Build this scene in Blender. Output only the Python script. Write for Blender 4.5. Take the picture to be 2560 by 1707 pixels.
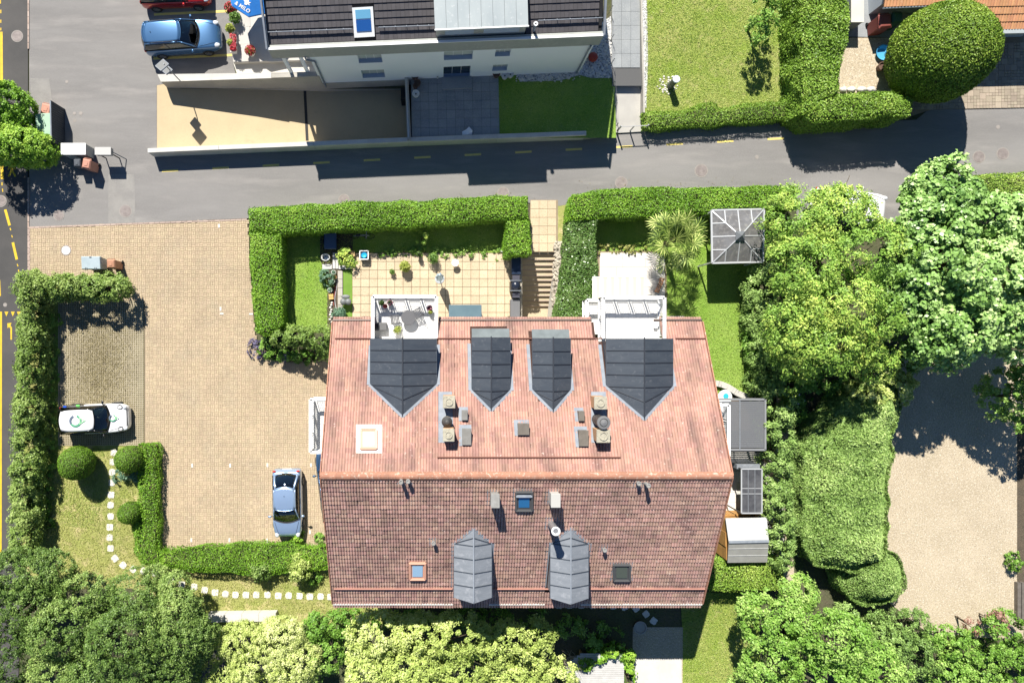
import bpy, math, random
import numpy as np
from mathutils import Vector, Matrix, noise
from mathutils.geometry import tessellate_polygon

for _o in list(bpy.data.objects): bpy.data.objects.remove(_o)
sc = bpy.context.scene
COL = sc.collection
# ------------------------------------------------------------------ camera: hovering drone looking straight down
H, F, CX, CY = 39.7, 1706.0, 1095.0, 853.5      # height above the lane, focal length and nadir (photo pixels)
cam_d = bpy.data.cameras.new('camera'); cam = bpy.data.objects.new('camera', cam_d); COL.objects.link(cam)
cam.location = (0, 0, H); cam.rotation_euler = (0, 0, 0)
cam_d.sensor_width = 36; cam_d.lens = F/2560*36; cam_d.shift_x = (1280-CX)/2560; cam_d.shift_y = 0
cam_d.clip_start = 1; cam_d.clip_end = 600
sc.camera = cam
# ------------------------------------------------------------------ sky, sun, exposure
KX, KY = 0.30, 0.94                             # shadow offset per metre of height
w = bpy.data.worlds.new('World'); sc.world = w; w.use_nodes = True
nt = w.node_tree; bg = nt.nodes['Background']
sky = nt.nodes.new('ShaderNodeTexSky'); sky.sky_type = 'NISHITA'; sky.sun_disc = False
EL = math.atan(1/math.hypot(KX, KY))
sky.sun_elevation = EL; sky.sun_rotation = math.atan2(-KX, KY); sky.air_density = 1.0; sky.dust_density = .0; sky.ozone_density = 7.0
nt.links.new(sky.outputs[0], bg.inputs[0]); bg.inputs[1].default_value = 0.05
sd = bpy.data.lights.new('sun', 'SUN'); sun = bpy.data.objects.new('sun', sd); COL.objects.link(sun)
sd.energy = 5.0; sd.angle = math.radians(0.5); sd.color = (1.0, .955, .875)
sun.rotation_euler = Vector((KX, -KY, -1)).to_track_quat('-Z', 'Y').to_euler(); sun.location = (-10, 25, 60)
sc.view_settings.view_transform = 'Standard'; sc.view_settings.look = 'None'
sc.view_settings.exposure = 0.85; sc.view_settings.gamma = 1
sc.render.engine = 'CYCLES'
sc.cycles.max_bounces = 6; sc.cycles.diffuse_bounces = 3; sc.cycles.transparent_max_bounces = 8

random.seed(7); rng = np.random.default_rng(11)
PI = math.pi
def P(x, y, z=0.0):
    s = (H-z)/F
    return Vector(((x-CX)*s, (CY-y)*s, z))
def P2(x, y, z=0.0):
    p = P(x, y, z); return (p.x, p.y)

# ------------------------------------------------------------------ object helpers
ORG = {}
def tag(o, label=None, cat=None, group=None, kind=None):
    if label: o['label'] = label
    if cat: o['category'] = cat
    if group: o['group'] = group
    if kind: o['kind'] = kind
    return o
def thing(name, label, cat, loc=(0, 0, 0), group=None):
    o = bpy.data.objects.new(name, None); COL.objects.link(o); o.location = loc; o.empty_display_size = .2
    ORG[o] = Vector(loc); tag(o, label, cat, group); return o
def link(name, me, mat, parent=None, smooth=False):
    o = bpy.data.objects.new(name, me); COL.objects.link(o)
    if mat is not None: me.materials.append(mat)
    if smooth: me.polygons.foreach_set('use_smooth', [True]*len(me.polygons))
    if parent is not None:
        o.parent = parent; ORG[o] = ORG.get(parent, Vector((0, 0, 0)))
    else: ORG[o] = Vector((0, 0, 0))
    return o
def dup(root, loc, rz=0.0, label=None, group=None, scale=None):
    r = root.copy(); COL.objects.link(r); r.location = loc; r.rotation_euler = (0, 0, rz)
    if scale: r.scale = (scale,)*3
    if label: r['label'] = label
    if group: r['group'] = group
    for ch in list(root.children):
        c = ch.copy(); COL.objects.link(c); c.parent = r
        for g in list(ch.children):
            d = g.copy(); COL.objects.link(d); d.parent = c
    return r
class M:
    def __init__(s): s.v = []; s.f = []
    def add(s, v, f):
        o = len(s.v); s.v += [tuple(p) for p in v]; s.f += [[i+o for i in q] for q in f]; return s
    def hexa(s, b, t):
        return s.add(list(b)+list(t), [[3, 2, 1, 0], [4, 5, 6, 7], [0, 1, 5, 4], [1, 2, 6, 5], [2, 3, 7, 6], [3, 0, 4, 7]])
    def box(s, c, d, rz=0.0, tp=1.0):
        cx, cy, cz = c; dx, dy, dz = d[0]/2, d[1]/2, d[2]/2; ca, sa = math.cos(rz), math.sin(rz)
        def q(k, z): return [(cx+ca*a*dx*k-sa*b*dy*k, cy+sa*a*dx*k+ca*b*dy*k, z) for a, b in ((-1, -1), (1, -1), (1, 1), (-1, 1))]
        return s.hexa(q(1, cz-dz), q(tp, cz+dz))
    def bar(s, a, b, wd, ht):
        a, b = Vector(a), Vector(b); d = (b-a); up = Vector((0, 0, 1))
        if abs(d.normalized().z) > .95: up = Vector((1, 0, 0))
        x = d.cross(up).normalized()*wd/2; y = x.cross(d).normalized()*ht/2
        return s.hexa([a-x-y, a+x-y, a+x+y, a-x+y], [b-x-y, b+x-y, b+x+y, b-x+y])
    def prism(s, pts, z0, z1):
        n = len(pts)
        ar = sum(pts[i][0]*pts[(i+1) % n][1]-pts[(i+1) % n][0]*pts[i][1] for i in range(n))
        if ar < 0: pts = pts[::-1]
        f0 = z0 if callable(z0) else (lambda x, y: z0); f1 = z1 if callable(z1) else (lambda x, y: z1)
        v = [(p[0], p[1], f0(p[0], p[1])) for p in pts]+[(p[0], p[1], f1(p[0], p[1])) for p in pts]
        return s.add(v, [list(range(n))[::-1], list(range(n, 2*n))]+[[i, (i+1) % n, n+(i+1) % n, n+i] for i in range(n)])
    def cyl(s, a, b, r0, r1=None, n=12):
        if r1 is None: r1 = r0
        return s.tube([a, b], [r0, r1], n)
    def tube(s, pts, r, n=8, caps=True):
        pts = [Vector(p) for p in pts]; m = len(pts)
        if not isinstance(r, (list, tuple)): r = [r]*m
        vs = []; x = None
        for i, p in enumerate(pts):
            d = (pts[min(i+1, m-1)]-pts[max(i-1, 0)])
            d = d.normalized() if d.length > 1e-9 else Vector((0, 0, 1))
            if x is None:
                x = d.cross(Vector((0, 0, 1)) if abs(d.z) < .9 else Vector((1, 0, 0))).normalized()
            else: x = (x-d*x.dot(d)).normalized()
            y = d.cross(x)
            vs += [p+(x*math.cos(2*PI*k/n)+y*math.sin(2*PI*k/n))*r[i] for k in range(n)]
        f = [[i*n+k, i*n+(k+1) % n, (i+1)*n+(k+1) % n, (i+1)*n+k] for i in range(m-1) for k in range(n)]
        if caps: f += [list(range(n))[::-1], list(range((m-1)*n, m*n))]
        return s.add(vs, f)
    def lathe(s, c, prof, n=18):
        c = Vector(c); vs = []; m = len(prof)
        for r, z in prof: vs += [(c.x+r*math.cos(2*PI*k/n), c.y+r*math.sin(2*PI*k/n), c.z+z) for k in range(n)]
        f = [[i*n+k, i*n+(k+1) % n, (i+1)*n+(k+1) % n, (i+1)*n+k] for i in range(m-1) for k in range(n)]
        f += [list(range(n))[::-1], list(range((m-1)*n, m*n))]
        return s.add(vs, f)
    def ell(s, c, r, nu=12, nv=8, bump=0):
        vs = []
        for j in range(nv+1):
            th = PI*j/nv
            for i in range(nu):
                ph = 2*PI*i/nu; d = Vector((math.sin(th)*math.cos(ph), math.sin(th)*math.sin(ph), -math.cos(th)))
                k = 1+bump*noise.noise(d*2.3+Vector(c)) if bump else 1
                vs.append((c[0]+d.x*r[0]*k, c[1]+d.y*r[1]*k, c[2]+d.z*r[2]*k))
        return s.add(vs, [[j*nu+i, j*nu+(i+1) % nu, (j+1)*nu+(i+1) % nu, (j+1)*nu+i] for j in range(nv) for i in range(nu)])
    def surf(s, fn, nu, nv):
        vs = [fn(i/nu, j/nv) for j in range(nv+1) for i in range(nu+1)]
        return s.add(vs, [[j*(nu+1)+i, j*(nu+1)+i+1, (j+1)*(nu+1)+i+1, (j+1)*(nu+1)+i] for j in range(nv) for i in range(nu)])
    def mesh(s, org=(0, 0, 0), name='m'):
        me = bpy.data.meshes.new(name); o = org
        me.from_pydata([(a-o[0], b-o[1], c-o[2]) for a, b, c in s.v], [], s.f); me.update(); return me
    def obj(s, name, mat, parent=None, smooth=False, bev=0, sub=0, solid=0):
        o = link(name, s.mesh(ORG.get(parent, (0, 0, 0)) if parent is not None else (0, 0, 0), name), mat, parent, smooth)
        if solid: md = o.modifiers.new('solid', 'SOLIDIFY'); md.thickness = solid; md.offset = 0
        if bev: md = o.modifiers.new('bevel', 'BEVEL'); md.width = bev; md.segments = 2; md.limit_method = 'ANGLE'
        if sub: md = o.modifiers.new('sub', 'SUBSURF'); md.levels = sub; md.render_levels = sub
        return o
def inpoly(x, y, poly):
    x = np.asarray(x); y = np.asarray(y); c = np.zeros(x.shape, bool); n = len(poly); j = n-1
    for i in range(n):
        xi, yi = poly[i]; xj, yj = poly[j]
        c ^= ((yi > y) != (yj > y)) & (x < (xj-xi)*(y-yi)/((yj-yi) if yj != yi else 1e-12)+xi); j = i
    return c
def sheet(name, pts, z, mat, kind='structure', holes=(), parent=None, world=False):
    loops = [[(p if world else P2(p[0], p[1], z)) for p in pts]]+[[tuple(q) for q in h] for h in holes]
    vec = [[Vector((a, b, 0)) for a, b in l] for l in loops]
    tris = tessellate_polygon(vec); flat = [(p.x, p.y, z) for l in vec for p in l]
    m = M(); fs = []
    for t in tris:
        a, b, c = (Vector(flat[i]) for i in t)
        fs.append(list(t) if (b-a).cross(c-a).z > 0 else list(t)[::-1])
    m.add(flat, fs); o = m.obj(name, mat, parent)
    if kind: o['kind'] = kind
    return o

# ------------------------------------------------------------------ materials
MATS = {}
def node(nt, t, **kw):
    n = nt.nodes.new(t)
    for k, v in kw.items(): setattr(n, k, v)
    return n
def mixc(nt, fac, a, b, mode='MIX'):
    n = node(nt, 'ShaderNodeMix', data_type='RGBA', blend_type=mode)
    for sck, val in ((0, fac), (6, a), (7, b)):
        if hasattr(val, 'is_linked') or hasattr(val, 'links'): nt.links.new(val, n.inputs[sck])
        else: n.inputs[sck].default_value = (val if sck == 0 else (tuple(val)+(1,) if len(val) == 3 else val))
    return n.outputs[2]
def nz(nt, vec, scale, det=4, rough=.55, lo=.35, hi=.65):
    n = node(nt, 'ShaderNodeTexNoise'); n.inputs['Scale'].default_value = scale; n.inputs['Detail'].default_value = det; n.inputs['Roughness'].default_value = rough
    nt.links.new(vec, n.inputs['Vector'])
    r = node(nt, 'ShaderNodeMapRange'); r.inputs[1].default_value = lo; r.inputs[2].default_value = hi
    nt.links.new(n.outputs[0], r.inputs[0]); return r.outputs[0]
def mt(name, c, rough=.75, c2=None, s=1.5, lo=.35, hi=.65, c3=None, s3=25., lo3=.5, hi3=.7, c4=None, s4=6., lo4=.55, hi4=.75, vary=0.0, bump=0.0, bs=40., metal=0., spec=.4, coat=0., obj=False, stretch=None, hue=0.0):
    if name in MATS: return MATS[name]
    m = bpy.data.materials.new(name); m.use_nodes = True; nt = m.node_tree; b = nt.nodes['Principled BSDF']
    b.inputs['Roughness'].default_value = rough; b.inputs['Metallic'].default_value = metal
    b.inputs['Specular IOR Level'].default_value = spec; b.inputs['Coat Weight'].default_value = coat; b.inputs['Coat Roughness'].default_value = .05
    if obj: vec = node(nt, 'ShaderNodeTexCoord').outputs['Object']
    else: vec = node(nt, 'ShaderNodeNewGeometry').outputs['Position']
    vec0 = vec
    if stretch:
        mp = node(nt, 'ShaderNodeMapping'); mp.inputs['Scale'].default_value = stretch; nt.links.new(vec, mp.inputs[0]); vec = mp.outputs[0]
    col = None
    if c2: col = mixc(nt, nz(nt, vec, s, 5, .6, lo, hi), c, c2)
    if c4: col = mixc(nt, nz(nt, vec, s4, 4, .6, lo4, hi4), col if col else c, c4)
    if c3: col = mixc(nt, nz(nt, vec0, s3, 3, .6, lo3, hi3), col if col else c, c3)
    if vary:
        oi = node(nt, 'ShaderNodeObjectInfo'); ge = node(nt, 'ShaderNodeNewGeometry')
        ad = node(nt, 'ShaderNodeMath', operation='ADD'); nt.links.new(oi.outputs['Random'], ad.inputs[0]); nt.links.new(ge.outputs['Random Per Island'], ad.inputs[1])
        fr = node(nt, 'ShaderNodeMath', operation='FRACT'); nt.links.new(ad.outputs[0], fr.inputs[0])
        mr = node(nt, 'ShaderNodeMapRange'); mr.inputs[3].default_value = 1-vary; mr.inputs[4].default_value = 1+vary; nt.links.new(fr.outputs[0], mr.inputs[0])
        hs = node(nt, 'ShaderNodeHueSaturation'); nt.links.new(mr.outputs[0], hs.inputs['Value'])
        if hue:
            f2 = node(nt, 'ShaderNodeMath', operation='MULTIPLY'); f2.inputs[1].default_value = 7.31; nt.links.new(fr.outputs[0], f2.inputs[0])
            f3 = node(nt, 'ShaderNodeMath', operation='FRACT'); nt.links.new(f2.outputs[0], f3.inputs[0])
            m2 = node(nt, 'ShaderNodeMapRange'); m2.inputs[3].default_value = .5-hue; m2.inputs[4].default_value = .5+hue; nt.links.new(f3.outputs[0], m2.inputs[0]); nt.links.new(m2.outputs[0], hs.inputs['Hue'])
        if col: nt.links.new(col, hs.inputs['Color'])
        else: hs.inputs['Color'].default_value = tuple(c)+(1,)
        col = hs.outputs[0]
    if col: nt.links.new(col, b.inputs['Base Color'])
    else: b.inputs['Base Color'].default_value = tuple(c)+(1,)
    if bump:
        bn = node(nt, 'ShaderNodeBump'); bn.inputs['Strength'].default_value = 1; bn.inputs['Distance'].default_value = bump
        nn = node(nt, 'ShaderNodeTexNoise'); nn.inputs['Scale'].default_value = bs; nn.inputs['Detail'].default_value = 4; nt.links.new(vec, nn.inputs['Vector'])
        nt.links.new(nn.outputs[0], bn.inputs['Height']); nt.links.new(bn.outputs[0], b.inputs['Normal'])
    MATS[name] = m; return m
def leafmat(name, dark, mid, light, trans=.3, rough=.5, spec=.35):
    if name in MATS: return MATS[name]
    m = bpy.data.materials.new(name); m.use_nodes = True; nt = m.node_tree; b = nt.nodes['Principled BSDF']
    at = node(nt, 'ShaderNodeAttribute', attribute_name='tint')
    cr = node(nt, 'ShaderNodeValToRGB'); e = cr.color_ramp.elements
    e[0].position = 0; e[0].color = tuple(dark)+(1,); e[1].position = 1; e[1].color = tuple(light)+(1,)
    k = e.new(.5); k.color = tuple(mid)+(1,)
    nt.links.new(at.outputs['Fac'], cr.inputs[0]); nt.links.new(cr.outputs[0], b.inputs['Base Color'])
    b.inputs['Roughness'].default_value = rough; b.inputs['Specular IOR Level'].default_value = spec
    tr = node(nt, 'ShaderNodeBsdfTranslucent'); nt.links.new(cr.outputs[0], tr.inputs[0])
    mx = node(nt, 'ShaderNodeMixShader'); mx.inputs[0].default_value = trans
    nt.links.new(b.outputs[0], mx.inputs[1]); nt.links.new(tr.outputs[0], mx.inputs[2])
    nt.links.new(mx.outputs[0], nt.nodes['Material Output'].inputs[0])
    MATS[name] = m; return m
def glassmat(name, tint, refl=.08, rough=.02, dark=0.0):
    if name in MATS: return MATS[name]
    m = bpy.data.materials.new(name); m.use_nodes = True; nt = m.node_tree; nt.nodes.remove(nt.nodes['Principled BSDF'])
    t = node(nt, 'ShaderNodeBsdfTransparent'); t.inputs[0].default_value = tuple(tint)+(1,)
    g = node(nt, 'ShaderNodeBsdfGlossy'); g.inputs['Roughness'].default_value = rough
    fr = node(nt, 'ShaderNodeFresnel'); fr.inputs[0].default_value = 1.5
    ad = node(nt, 'ShaderNodeMath', operation='ADD'); ad.inputs[1].default_value = refl; nt.links.new(fr.outputs[0], ad.inputs[0])
    mx = node(nt, 'ShaderNodeMixShader'); nt.links.new(ad.outputs[0], mx.inputs[0]); nt.links.new(t.outputs[0], mx.inputs[1]); nt.links.new(g.outputs[0], mx.inputs[2])
    nt.links.new(mx.outputs[0], nt.nodes['Material Output'].inputs[0]); MATS[name] = m; return m

# ------------------------------------------------------------------ foliage
def unit(a): return a/np.maximum(np.linalg.norm(a, axis=1, keepdims=True), 1e-9)
def quadmesh(name, V, tint, mat, parent=None, nv=4):
    n = len(V)//nv; me = bpy.data.meshes.new(name); V = np.asarray(V, np.float64)
    o = ORG.get(parent, Vector((0, 0, 0))) if parent is not None else Vector((0, 0, 0))
    V = V-np.array([o.x, o.y, o.z])
    me.vertices.add(n*nv); me.vertices.foreach_set('co', V.astype(np.float32).ravel())
    me.loops.add(n*nv); me.loops.foreach_set('vertex_index', np.arange(n*nv, dtype=np.int32))
    me.polygons.add(n); me.polygons.foreach_set('loop_start', np.arange(0, n*nv, nv, dtype=np.int32))
    try: me.polygons.foreach_set('loop_total', np.full(n, nv, np.int32))
    except Exception: pass
    at = me.attributes.new('tint', 'FLOAT', 'POINT'); at.data.foreach_set('value', np.repeat(np.clip(tint, 0, 1), nv).astype(np.float32))
    me.update(calc_edges=True); me.validate()
    return link(name, me, mat, parent)
def leaves(name, C, N, L, W, tint, mat, parent=None, T=None):
    n = len(C); N = unit(N)
    if T is None: T = rng.normal(size=(n, 3))
    T = unit(T-N*np.sum(T*N, axis=1, keepdims=True)); B = np.cross(N, T)
    L = (np.ones(n)*L)[:, None]*.5; W = (np.ones(n)*W)[:, None]*.5
    V = np.stack([C-T*L, C+B*W+N*W*.25, C+T*L-N*L*.25, C-B*W+N*W*.25], axis=1).reshape(-1, 3)
    return quadmesh(name, V, tint, mat, parent)
def sphere_pts(n):
    d = rng.normal(size=(n, 3)); return unit(d)
def fbm(X, s, seed=0.0):
    # cheap smooth pseudo noise from sines, vectorised
    x, y, z = X[:, 0]*s+seed, X[:, 1]*s-seed*1.7, X[:, 2]*s+seed*.6
    return (np.sin(x*1.7+np.sin(y*1.3+z))+np.sin(y*2.1+np.sin(z*1.9+x*.7))+np.sin(z*1.5+x*1.1+np.sin(y*.9)))/3
def crown(name, parent, blobs, mat, nclump, per, cr, ls, aspect=1.7, upb=.55, rnd=.6, low=-.45, inner=.13, tb=0.0, rough=.12, spray=False, gap=.0, seed=None, dn=.62, rj=.08):
    seed = seed if seed is not None else rng.uniform(0, 50)
    bl = np.array(blobs, float); area = (bl[:, 3]*bl[:, 4]+bl[:, 3]*bl[:, 5]+bl[:, 4]*bl[:, 5]); pr = area/area.sum()
    k = int(nclump*2.6); bi = rng.choice(len(bl), k, p=pr); d = sphere_pts(k)
    d = d[:]; keep = d[:, 2] > low; bi, d = bi[keep], d[keep]
    c = bl[bi, :3]; r = bl[bi, 3:6]
    nclump = int(nclump*dn); per = int(per*.97); ls = ls*1.07
    rr = 1+rough*fbm(c+d*r, .9, seed)*2+rng.normal(size=len(d))*rj
    isin = rng.random(len(d)) < inner; rr = np.where(isin, rr*rng.uniform(.5, .88, len(d)), rr)
    X = c+d*r*rr[:, None]
    ok = np.ones(len(X), bool)
    for b in bl:
        q = np.sum(((X-b[:3])/b[3:6])**2, axis=1); ok &= (q > .45) | isin
    if gap: ok &= fbm(X, 1.1, seed+9) > -1+gap
    X, d, r, isin = X[ok][:nclump], d[ok][:nclump], r[ok][:nclump], isin[ok][:nclump]
    m = len(X); Nrm = unit(d/r)
    off = sphere_pts(m*per); rad = rng.random(m*per)**.45; cs = np.repeat(cr*rng.uniform(.5, 1.5, m), per)
    ND = np.repeat(unit(Nrm+np.array([0, 0, .4])), per, axis=0); side = np.sum(off*ND, axis=1, keepdims=True); off = np.where(side < -.15, off-ND*side*1.4, off)
    Cc = np.repeat(X, per, axis=0)+off*(rad*cs)[:, None]*np.array([1, 1, .75])
    N = off*.7+np.repeat(Nrm, per, axis=0)*.5+np.array([0, 0, upb])+rng.normal(size=(m*per, 3))*rnd
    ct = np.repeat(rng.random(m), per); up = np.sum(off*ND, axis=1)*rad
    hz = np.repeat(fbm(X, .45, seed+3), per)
    tint = .45+tb+.34*(ct-.5)+.24*up+.24*hz+.28*(rng.random(m*per)-.5)-np.repeat(isin*.12, per)  # clump tops lighter, inner leaves darker: light and shade put into tint
    sz = ls*rng.uniform(.6, 1.3, m*per)
    T = None
    if spray: T = off+np.repeat(Nrm, per, axis=0)*.8+rng.normal(size=(m*per, 3))*.3
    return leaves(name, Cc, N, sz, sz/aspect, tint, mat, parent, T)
def trunk(parent, base, blobs, mat, r=.16, n=7):
    m = M(); base = Vector(base); bl = [Vector(b[:3]) for b in blobs]; c = sum(bl, Vector((0, 0, 0)))/len(bl)
    fork = Vector((base.x*.6+c.x*.4, base.y*.6+c.y*.4, max(base.z+.5, c.z*.45)))
    m.tube([base-Vector((0, 0, .1)), base.lerp(fork, .5)+Vector((.05, .03, 0)), fork], [r*1.3, r, r*.85], 9)
    tg = [b for b in bl]; k = 0
    while len(tg) < 6:
        b = blobs[k % len(blobs)]; a = k*2.1; tg.append(Vector((b[0]+b[3]*.5*math.cos(a), b[1]+b[4]*.5*math.sin(a), b[2]+b[5]*.2))); k += 1
    for t in tg[:10]:
        mid = fork.lerp(t, .55)+Vector((random.uniform(-.15, .15), random.uniform(-.15, .15), .15))
        m.tube([fork, mid, t, t+(t-mid)*.6], [r*.7, r*.42, r*.2, r*.06], 6)
    return m.obj('trunk', mat, parent, smooth=True)
# ================================================================== materials
asphalt = mt('asphalt', (.225, .215, .205), .9, (.155, .148, .142), .55, lo=.36, hi=.68, c3=(.31, .30, .285), s3=30, lo3=.54, hi3=.70, c4=(.265, .25, .235), s4=1.1, lo4=.5, hi4=.72, bump=.004, bs=70, stretch=(.22, 1.1, 1))
asphalt_dark = mt('asphalt_dark', (.085, .08, .076), .9, (.062, .06, .058), .5, c3=(.13, .125, .12), s3=45, lo3=.57, hi3=.75, bump=.004, bs=70)
asphalt_patch = mt('asphalt_patch', (.25, .238, .22), .9, (.2, .19, .18), 1.2, c3=(.34, .33, .31), s3=34, lo3=.52, hi3=.68, bump=.004, bs=60)
yellow_paint = mt('yellow_paint', (.68, .47, .02), .7, (.55, .37, .03), 4, c3=(.25, .2, .1), s3=22, lo3=.66, hi3=.8)
pale_paint = mt('pale_paint', (.72, .57, .16), .8, (.62, .5, .17), 5, c3=(.35, .3, .18), s3=20, lo3=.62, hi3=.78)
soil = mt('soil', (.10, .075, .05), .95, (.06, .05, .035), 2, c3=(.16, .13, .09), s3=18, bump=.03, bs=14)
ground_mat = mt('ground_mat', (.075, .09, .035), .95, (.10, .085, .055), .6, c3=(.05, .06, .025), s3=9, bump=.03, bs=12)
brickpave = mt('brickpave', (.47, .37, .245), .85, (.40, .315, .21), .45, c3=(.28, .225, .155), s3=16, lo3=.58, hi3=.8, c4=(.40, .325, .225), s4=.8, lo4=.5, hi4=.75, vary=.085, hue=.006)
joint = mt('joint', (.24, .19, .125), .95, (.3, .24, .16), 3)
white_stone = mt('white_stone', (.68, .66, .6), .8, (.58, .55, .5), 8, vary=.06)
gridstone = mt('gridstone', (.42, .365, .26), .9, (.33, .28, .2), .9, c3=(.27, .23, .16), s3=20, lo3=.5, hi3=.7)
drygrass = mt('drygrass', (.25, .21, .11), .95, (.16, .15, .07), .8, c3=(.34, .3, .18), s3=22, lo3=.5, hi3=.65, c4=(.12, .12, .05), s4=9, bump=.03, bs=40)
terrace_tile = mt('terrace_tile', (.56, .455, .31), .85, (.50, .40, .27), .8, c3=(.31, .235, .145), s3=19, lo3=.55, hi3=.72, vary=.07)
white_tile = mt('white_tile', (.69, .65, .6), .7, (.62, .58, .53), .8, vary=.06)
grey_slab = mt('grey_slab', (.27, .285, .29), .8, (.22, .235, .245), 1.2, c3=(.33, .34, .34), s3=25, vary=.07)
grey_joint = mt('grey_joint', (.1, .1, .1), .95)
pale_slab = mt('pale_slab', (.5, .48, .44), .8, (.44, .42, .39), 1.2, vary=.04)
concrete = mt('concrete', (.44, .415, .36), .85, (.36, .34, .3), .9, c3=(.28, .265, .235), s3=9, lo3=.58, hi3=.75, bump=.004, bs=30)
concrete_pale = mt('concrete_pale', (.58, .56, .51), .85, (.5, .48, .44), 1.1, c3=(.4, .38, .34), s3=9, lo3=.6, hi3=.8)
ramp_mat = mt('ramp_mat', (.50, .40, .245), .85, (.46, .365, .225), .7, c3=(.38, .30, .19), s3=26, lo3=.56, hi3=.74, c4=(.4, .33, .21), s4=2.2, lo4=.6, hi4=.8)
lawn_mat = mt('lawn_mat', (.22, .30, .04), .95, (.33, .34, .10), .55, c3=(.075, .14, .015), s3=14, lo3=.48, hi3=.68, c4=(.42, .38, .17), s4=2.2, lo4=.56, hi4=.76, bump=.04, bs=26)
lawn_green = mt('lawn_green', (.18, .31, .035), .95, (.26, .37, .07), .5, c3=(.10, .20, .02), s3=16, lo3=.5, hi3=.7, c4=(.2, .3, .07), s4=2.5, bump=.03, bs=28)
lawn_dry = mt('lawn_dry', (.38, .36, .13), .95, (.24, .29, .06), .4, c3=(.18, .2, .05), s3=15, lo3=.52, hi3=.7, c4=(.55, .45, .24), s4=1.6, lo4=.5, hi4=.72, bump=.04, bs=24)
turf = mt('turf', (.13, .24, .03), .9, (.16, .27, .04), 3, bump=.01, bs=60)
gravel = mt('gravel', (.50, .42, .30), .95, (.42, .35, .245), .5, c3=(.27, .22, .16), s3=17, lo3=.52, hi3=.66, c4=(.6, .53, .42), s4=11, lo4=.52, hi4=.64, bump=.03, bs=22)
gravel_white = mt('gravel_white', (.5, .5, .49), .9, (.62, .62, .6), 6, c3=(.18, .18, .18), s3=11, lo3=.5, hi3=.62, bump=.05, bs=14)
kerbstone = mt('kerbstone', (.36, .27, .22), .85, (.42, .33, .28), 2, vary=.15)
iron = mt('iron', (.2, .17, .16), .7, (.27, .235, .22), 4, metal=.2, bump=.004, bs=60)
iron_pale = mt('iron_pale', (.3, .27, .245), .8, (.24, .22, .2), 5, bump=.004, bs=60)
bark = mt('bark', (.10, .075, .05), .95, (.06, .045, .03), 5, bump=.02, bs=18)
white_paint = mt('white_paint', (.78, .78, .77), .5)
stone = mt('stone', (.46, .41, .33), .85, (.35, .31, .25), 4, c3=(.25, .22, .17), s3=16, lo3=.58, hi3=.75, vary=.2)
step_mat = mt('step_mat', (.52, .43, .29), .85, (.45, .37, .25), 1.5, c3=(.3, .24, .16), s3=18, lo3=.56, hi3=.74, vary=.05)

# ================================================================== setting
# openings in the ground: garage ramp and the stair pit
RAMP_UP = [(-15.9, 14.72), (-2.0, 14.9)]
ramp_hole = [P2(392, 216), (-15.9, 14.72), (-6.6, 14.70), (-1.75, 14.70), P2(1022, 358), P2(392, 390)]
pit = [P2(1305, 624), P2(1393, 624), P2(1393, 835), P2(1305, 835)]
G = 130
ground = sheet('ground', [(-G, -G), (G, -G), (G, G), (-G, G)], -.05, ground_mat, holes=[ramp_hole, pit], world=True)
lane = sheet('lane', [(73, -120), (600, -120), (583, 158), (590, 190), (418, 208), (392, 214), (392, 391), (1030, 364), (1545, 336), (1612, 326), (1995, 296), (2060, 312), (2290, 300), (2330, 268), (2700, 262), (2700, 452), (2380, 445), (2300, 470), (2300, 570), (1995, 560), (1985, 492), (1470, 500), (1400, 515), (1300, 505), (640, 545), (73, 568)], 0.0, asphalt)
road = sheet('main_road', [(-300, -300), (70, -300), (70, 470), (69, 700), (50, 1500), (40, 2000), (-300, 2000)], 0.0, asphalt_dark)
# patches of newer asphalt
for q in ([(271, 436), (336, 436), (338, 556), (271, 559)], [(76, 196), (122, 196), (132, 262), (78, 265)]): sheet('patch', q, .004, asphalt_patch, None, parent=lane)
# kerb line between main road and lane
m = M()
for i in range(52):
    y0 = -100+i*16
    if 112 < y0 < 430: continue
    a = P(71.5, y0, 0); b = P(71.5, y0+15, 0); m.box(((a.x+b.x)/2, (a.y+b.y)/2, .012), (.085, abs(b.y-a.y), .05))
o = m.obj('kerb', kerbstone); o['kind'] = 'structure'
# yellow markings
def mark(name, pts, par, mat=yellow_paint, z=.006): return sheet(name, pts, z, mat, None, parent=par)
def dash(par, x0, y0, x1, y1, wd, mat, name='dash'):
    a, b = Vector((x0, y0)), Vector((x1, y1)); n = (b-a).normalized(); n = Vector((-n.y, n.x))*wd/2
    return mark(name, [tuple(a+n), tuple(b+n), tuple(b-n), tuple(a-n)], par, mat)
for i in range(14):
    x = 425+i*126.2; y = 427-.0527*(x-425)
    if i in (13,): continue
    dash(lane, x-20.5, y+1.1, x+20.5, y-1.1, 5.2, pale_paint, 'lane_dash')
for (y, x0, x1) in ((31, 385, 578), (141, 383, 580)): dash(lane, x0, y+6, x1, y-3, 6, pale_paint, 'parking_line')
dash(lane, 371, 55, 385, 145, 3.5, pale_paint, 'parking_line')
dash(road, 3, 80, 4, 208, 7, yellow_paint, 'edge_line'); dash(road, 4, 380, 6, 448, 8, yellow_paint, 'edge_line')
for (a, b, c, d) in ((13, 524, 24, 564), (32, 606, 42, 649), (46, 690, 52, 728), (-3, 700, -1, 740)): dash(road, a, b, c, d, 6.5, yellow_paint)
for (a, b, c, d) in ((1, 0, 1, 10), (2, 25, 2, 34), (2, 50, 2, 58), (2, 70, 2, 77), (5, 456, 5, 464), (6, 472, 7, 480), (25, 570, 27, 576), (29, 588, 31, 594), (43, 660, 45, 666), (46, 674, 47, 680), (8, 490, 11, 500)): dash(road, a, b, c, d, 2.5, yellow_paint, 'thin_dash')
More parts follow.
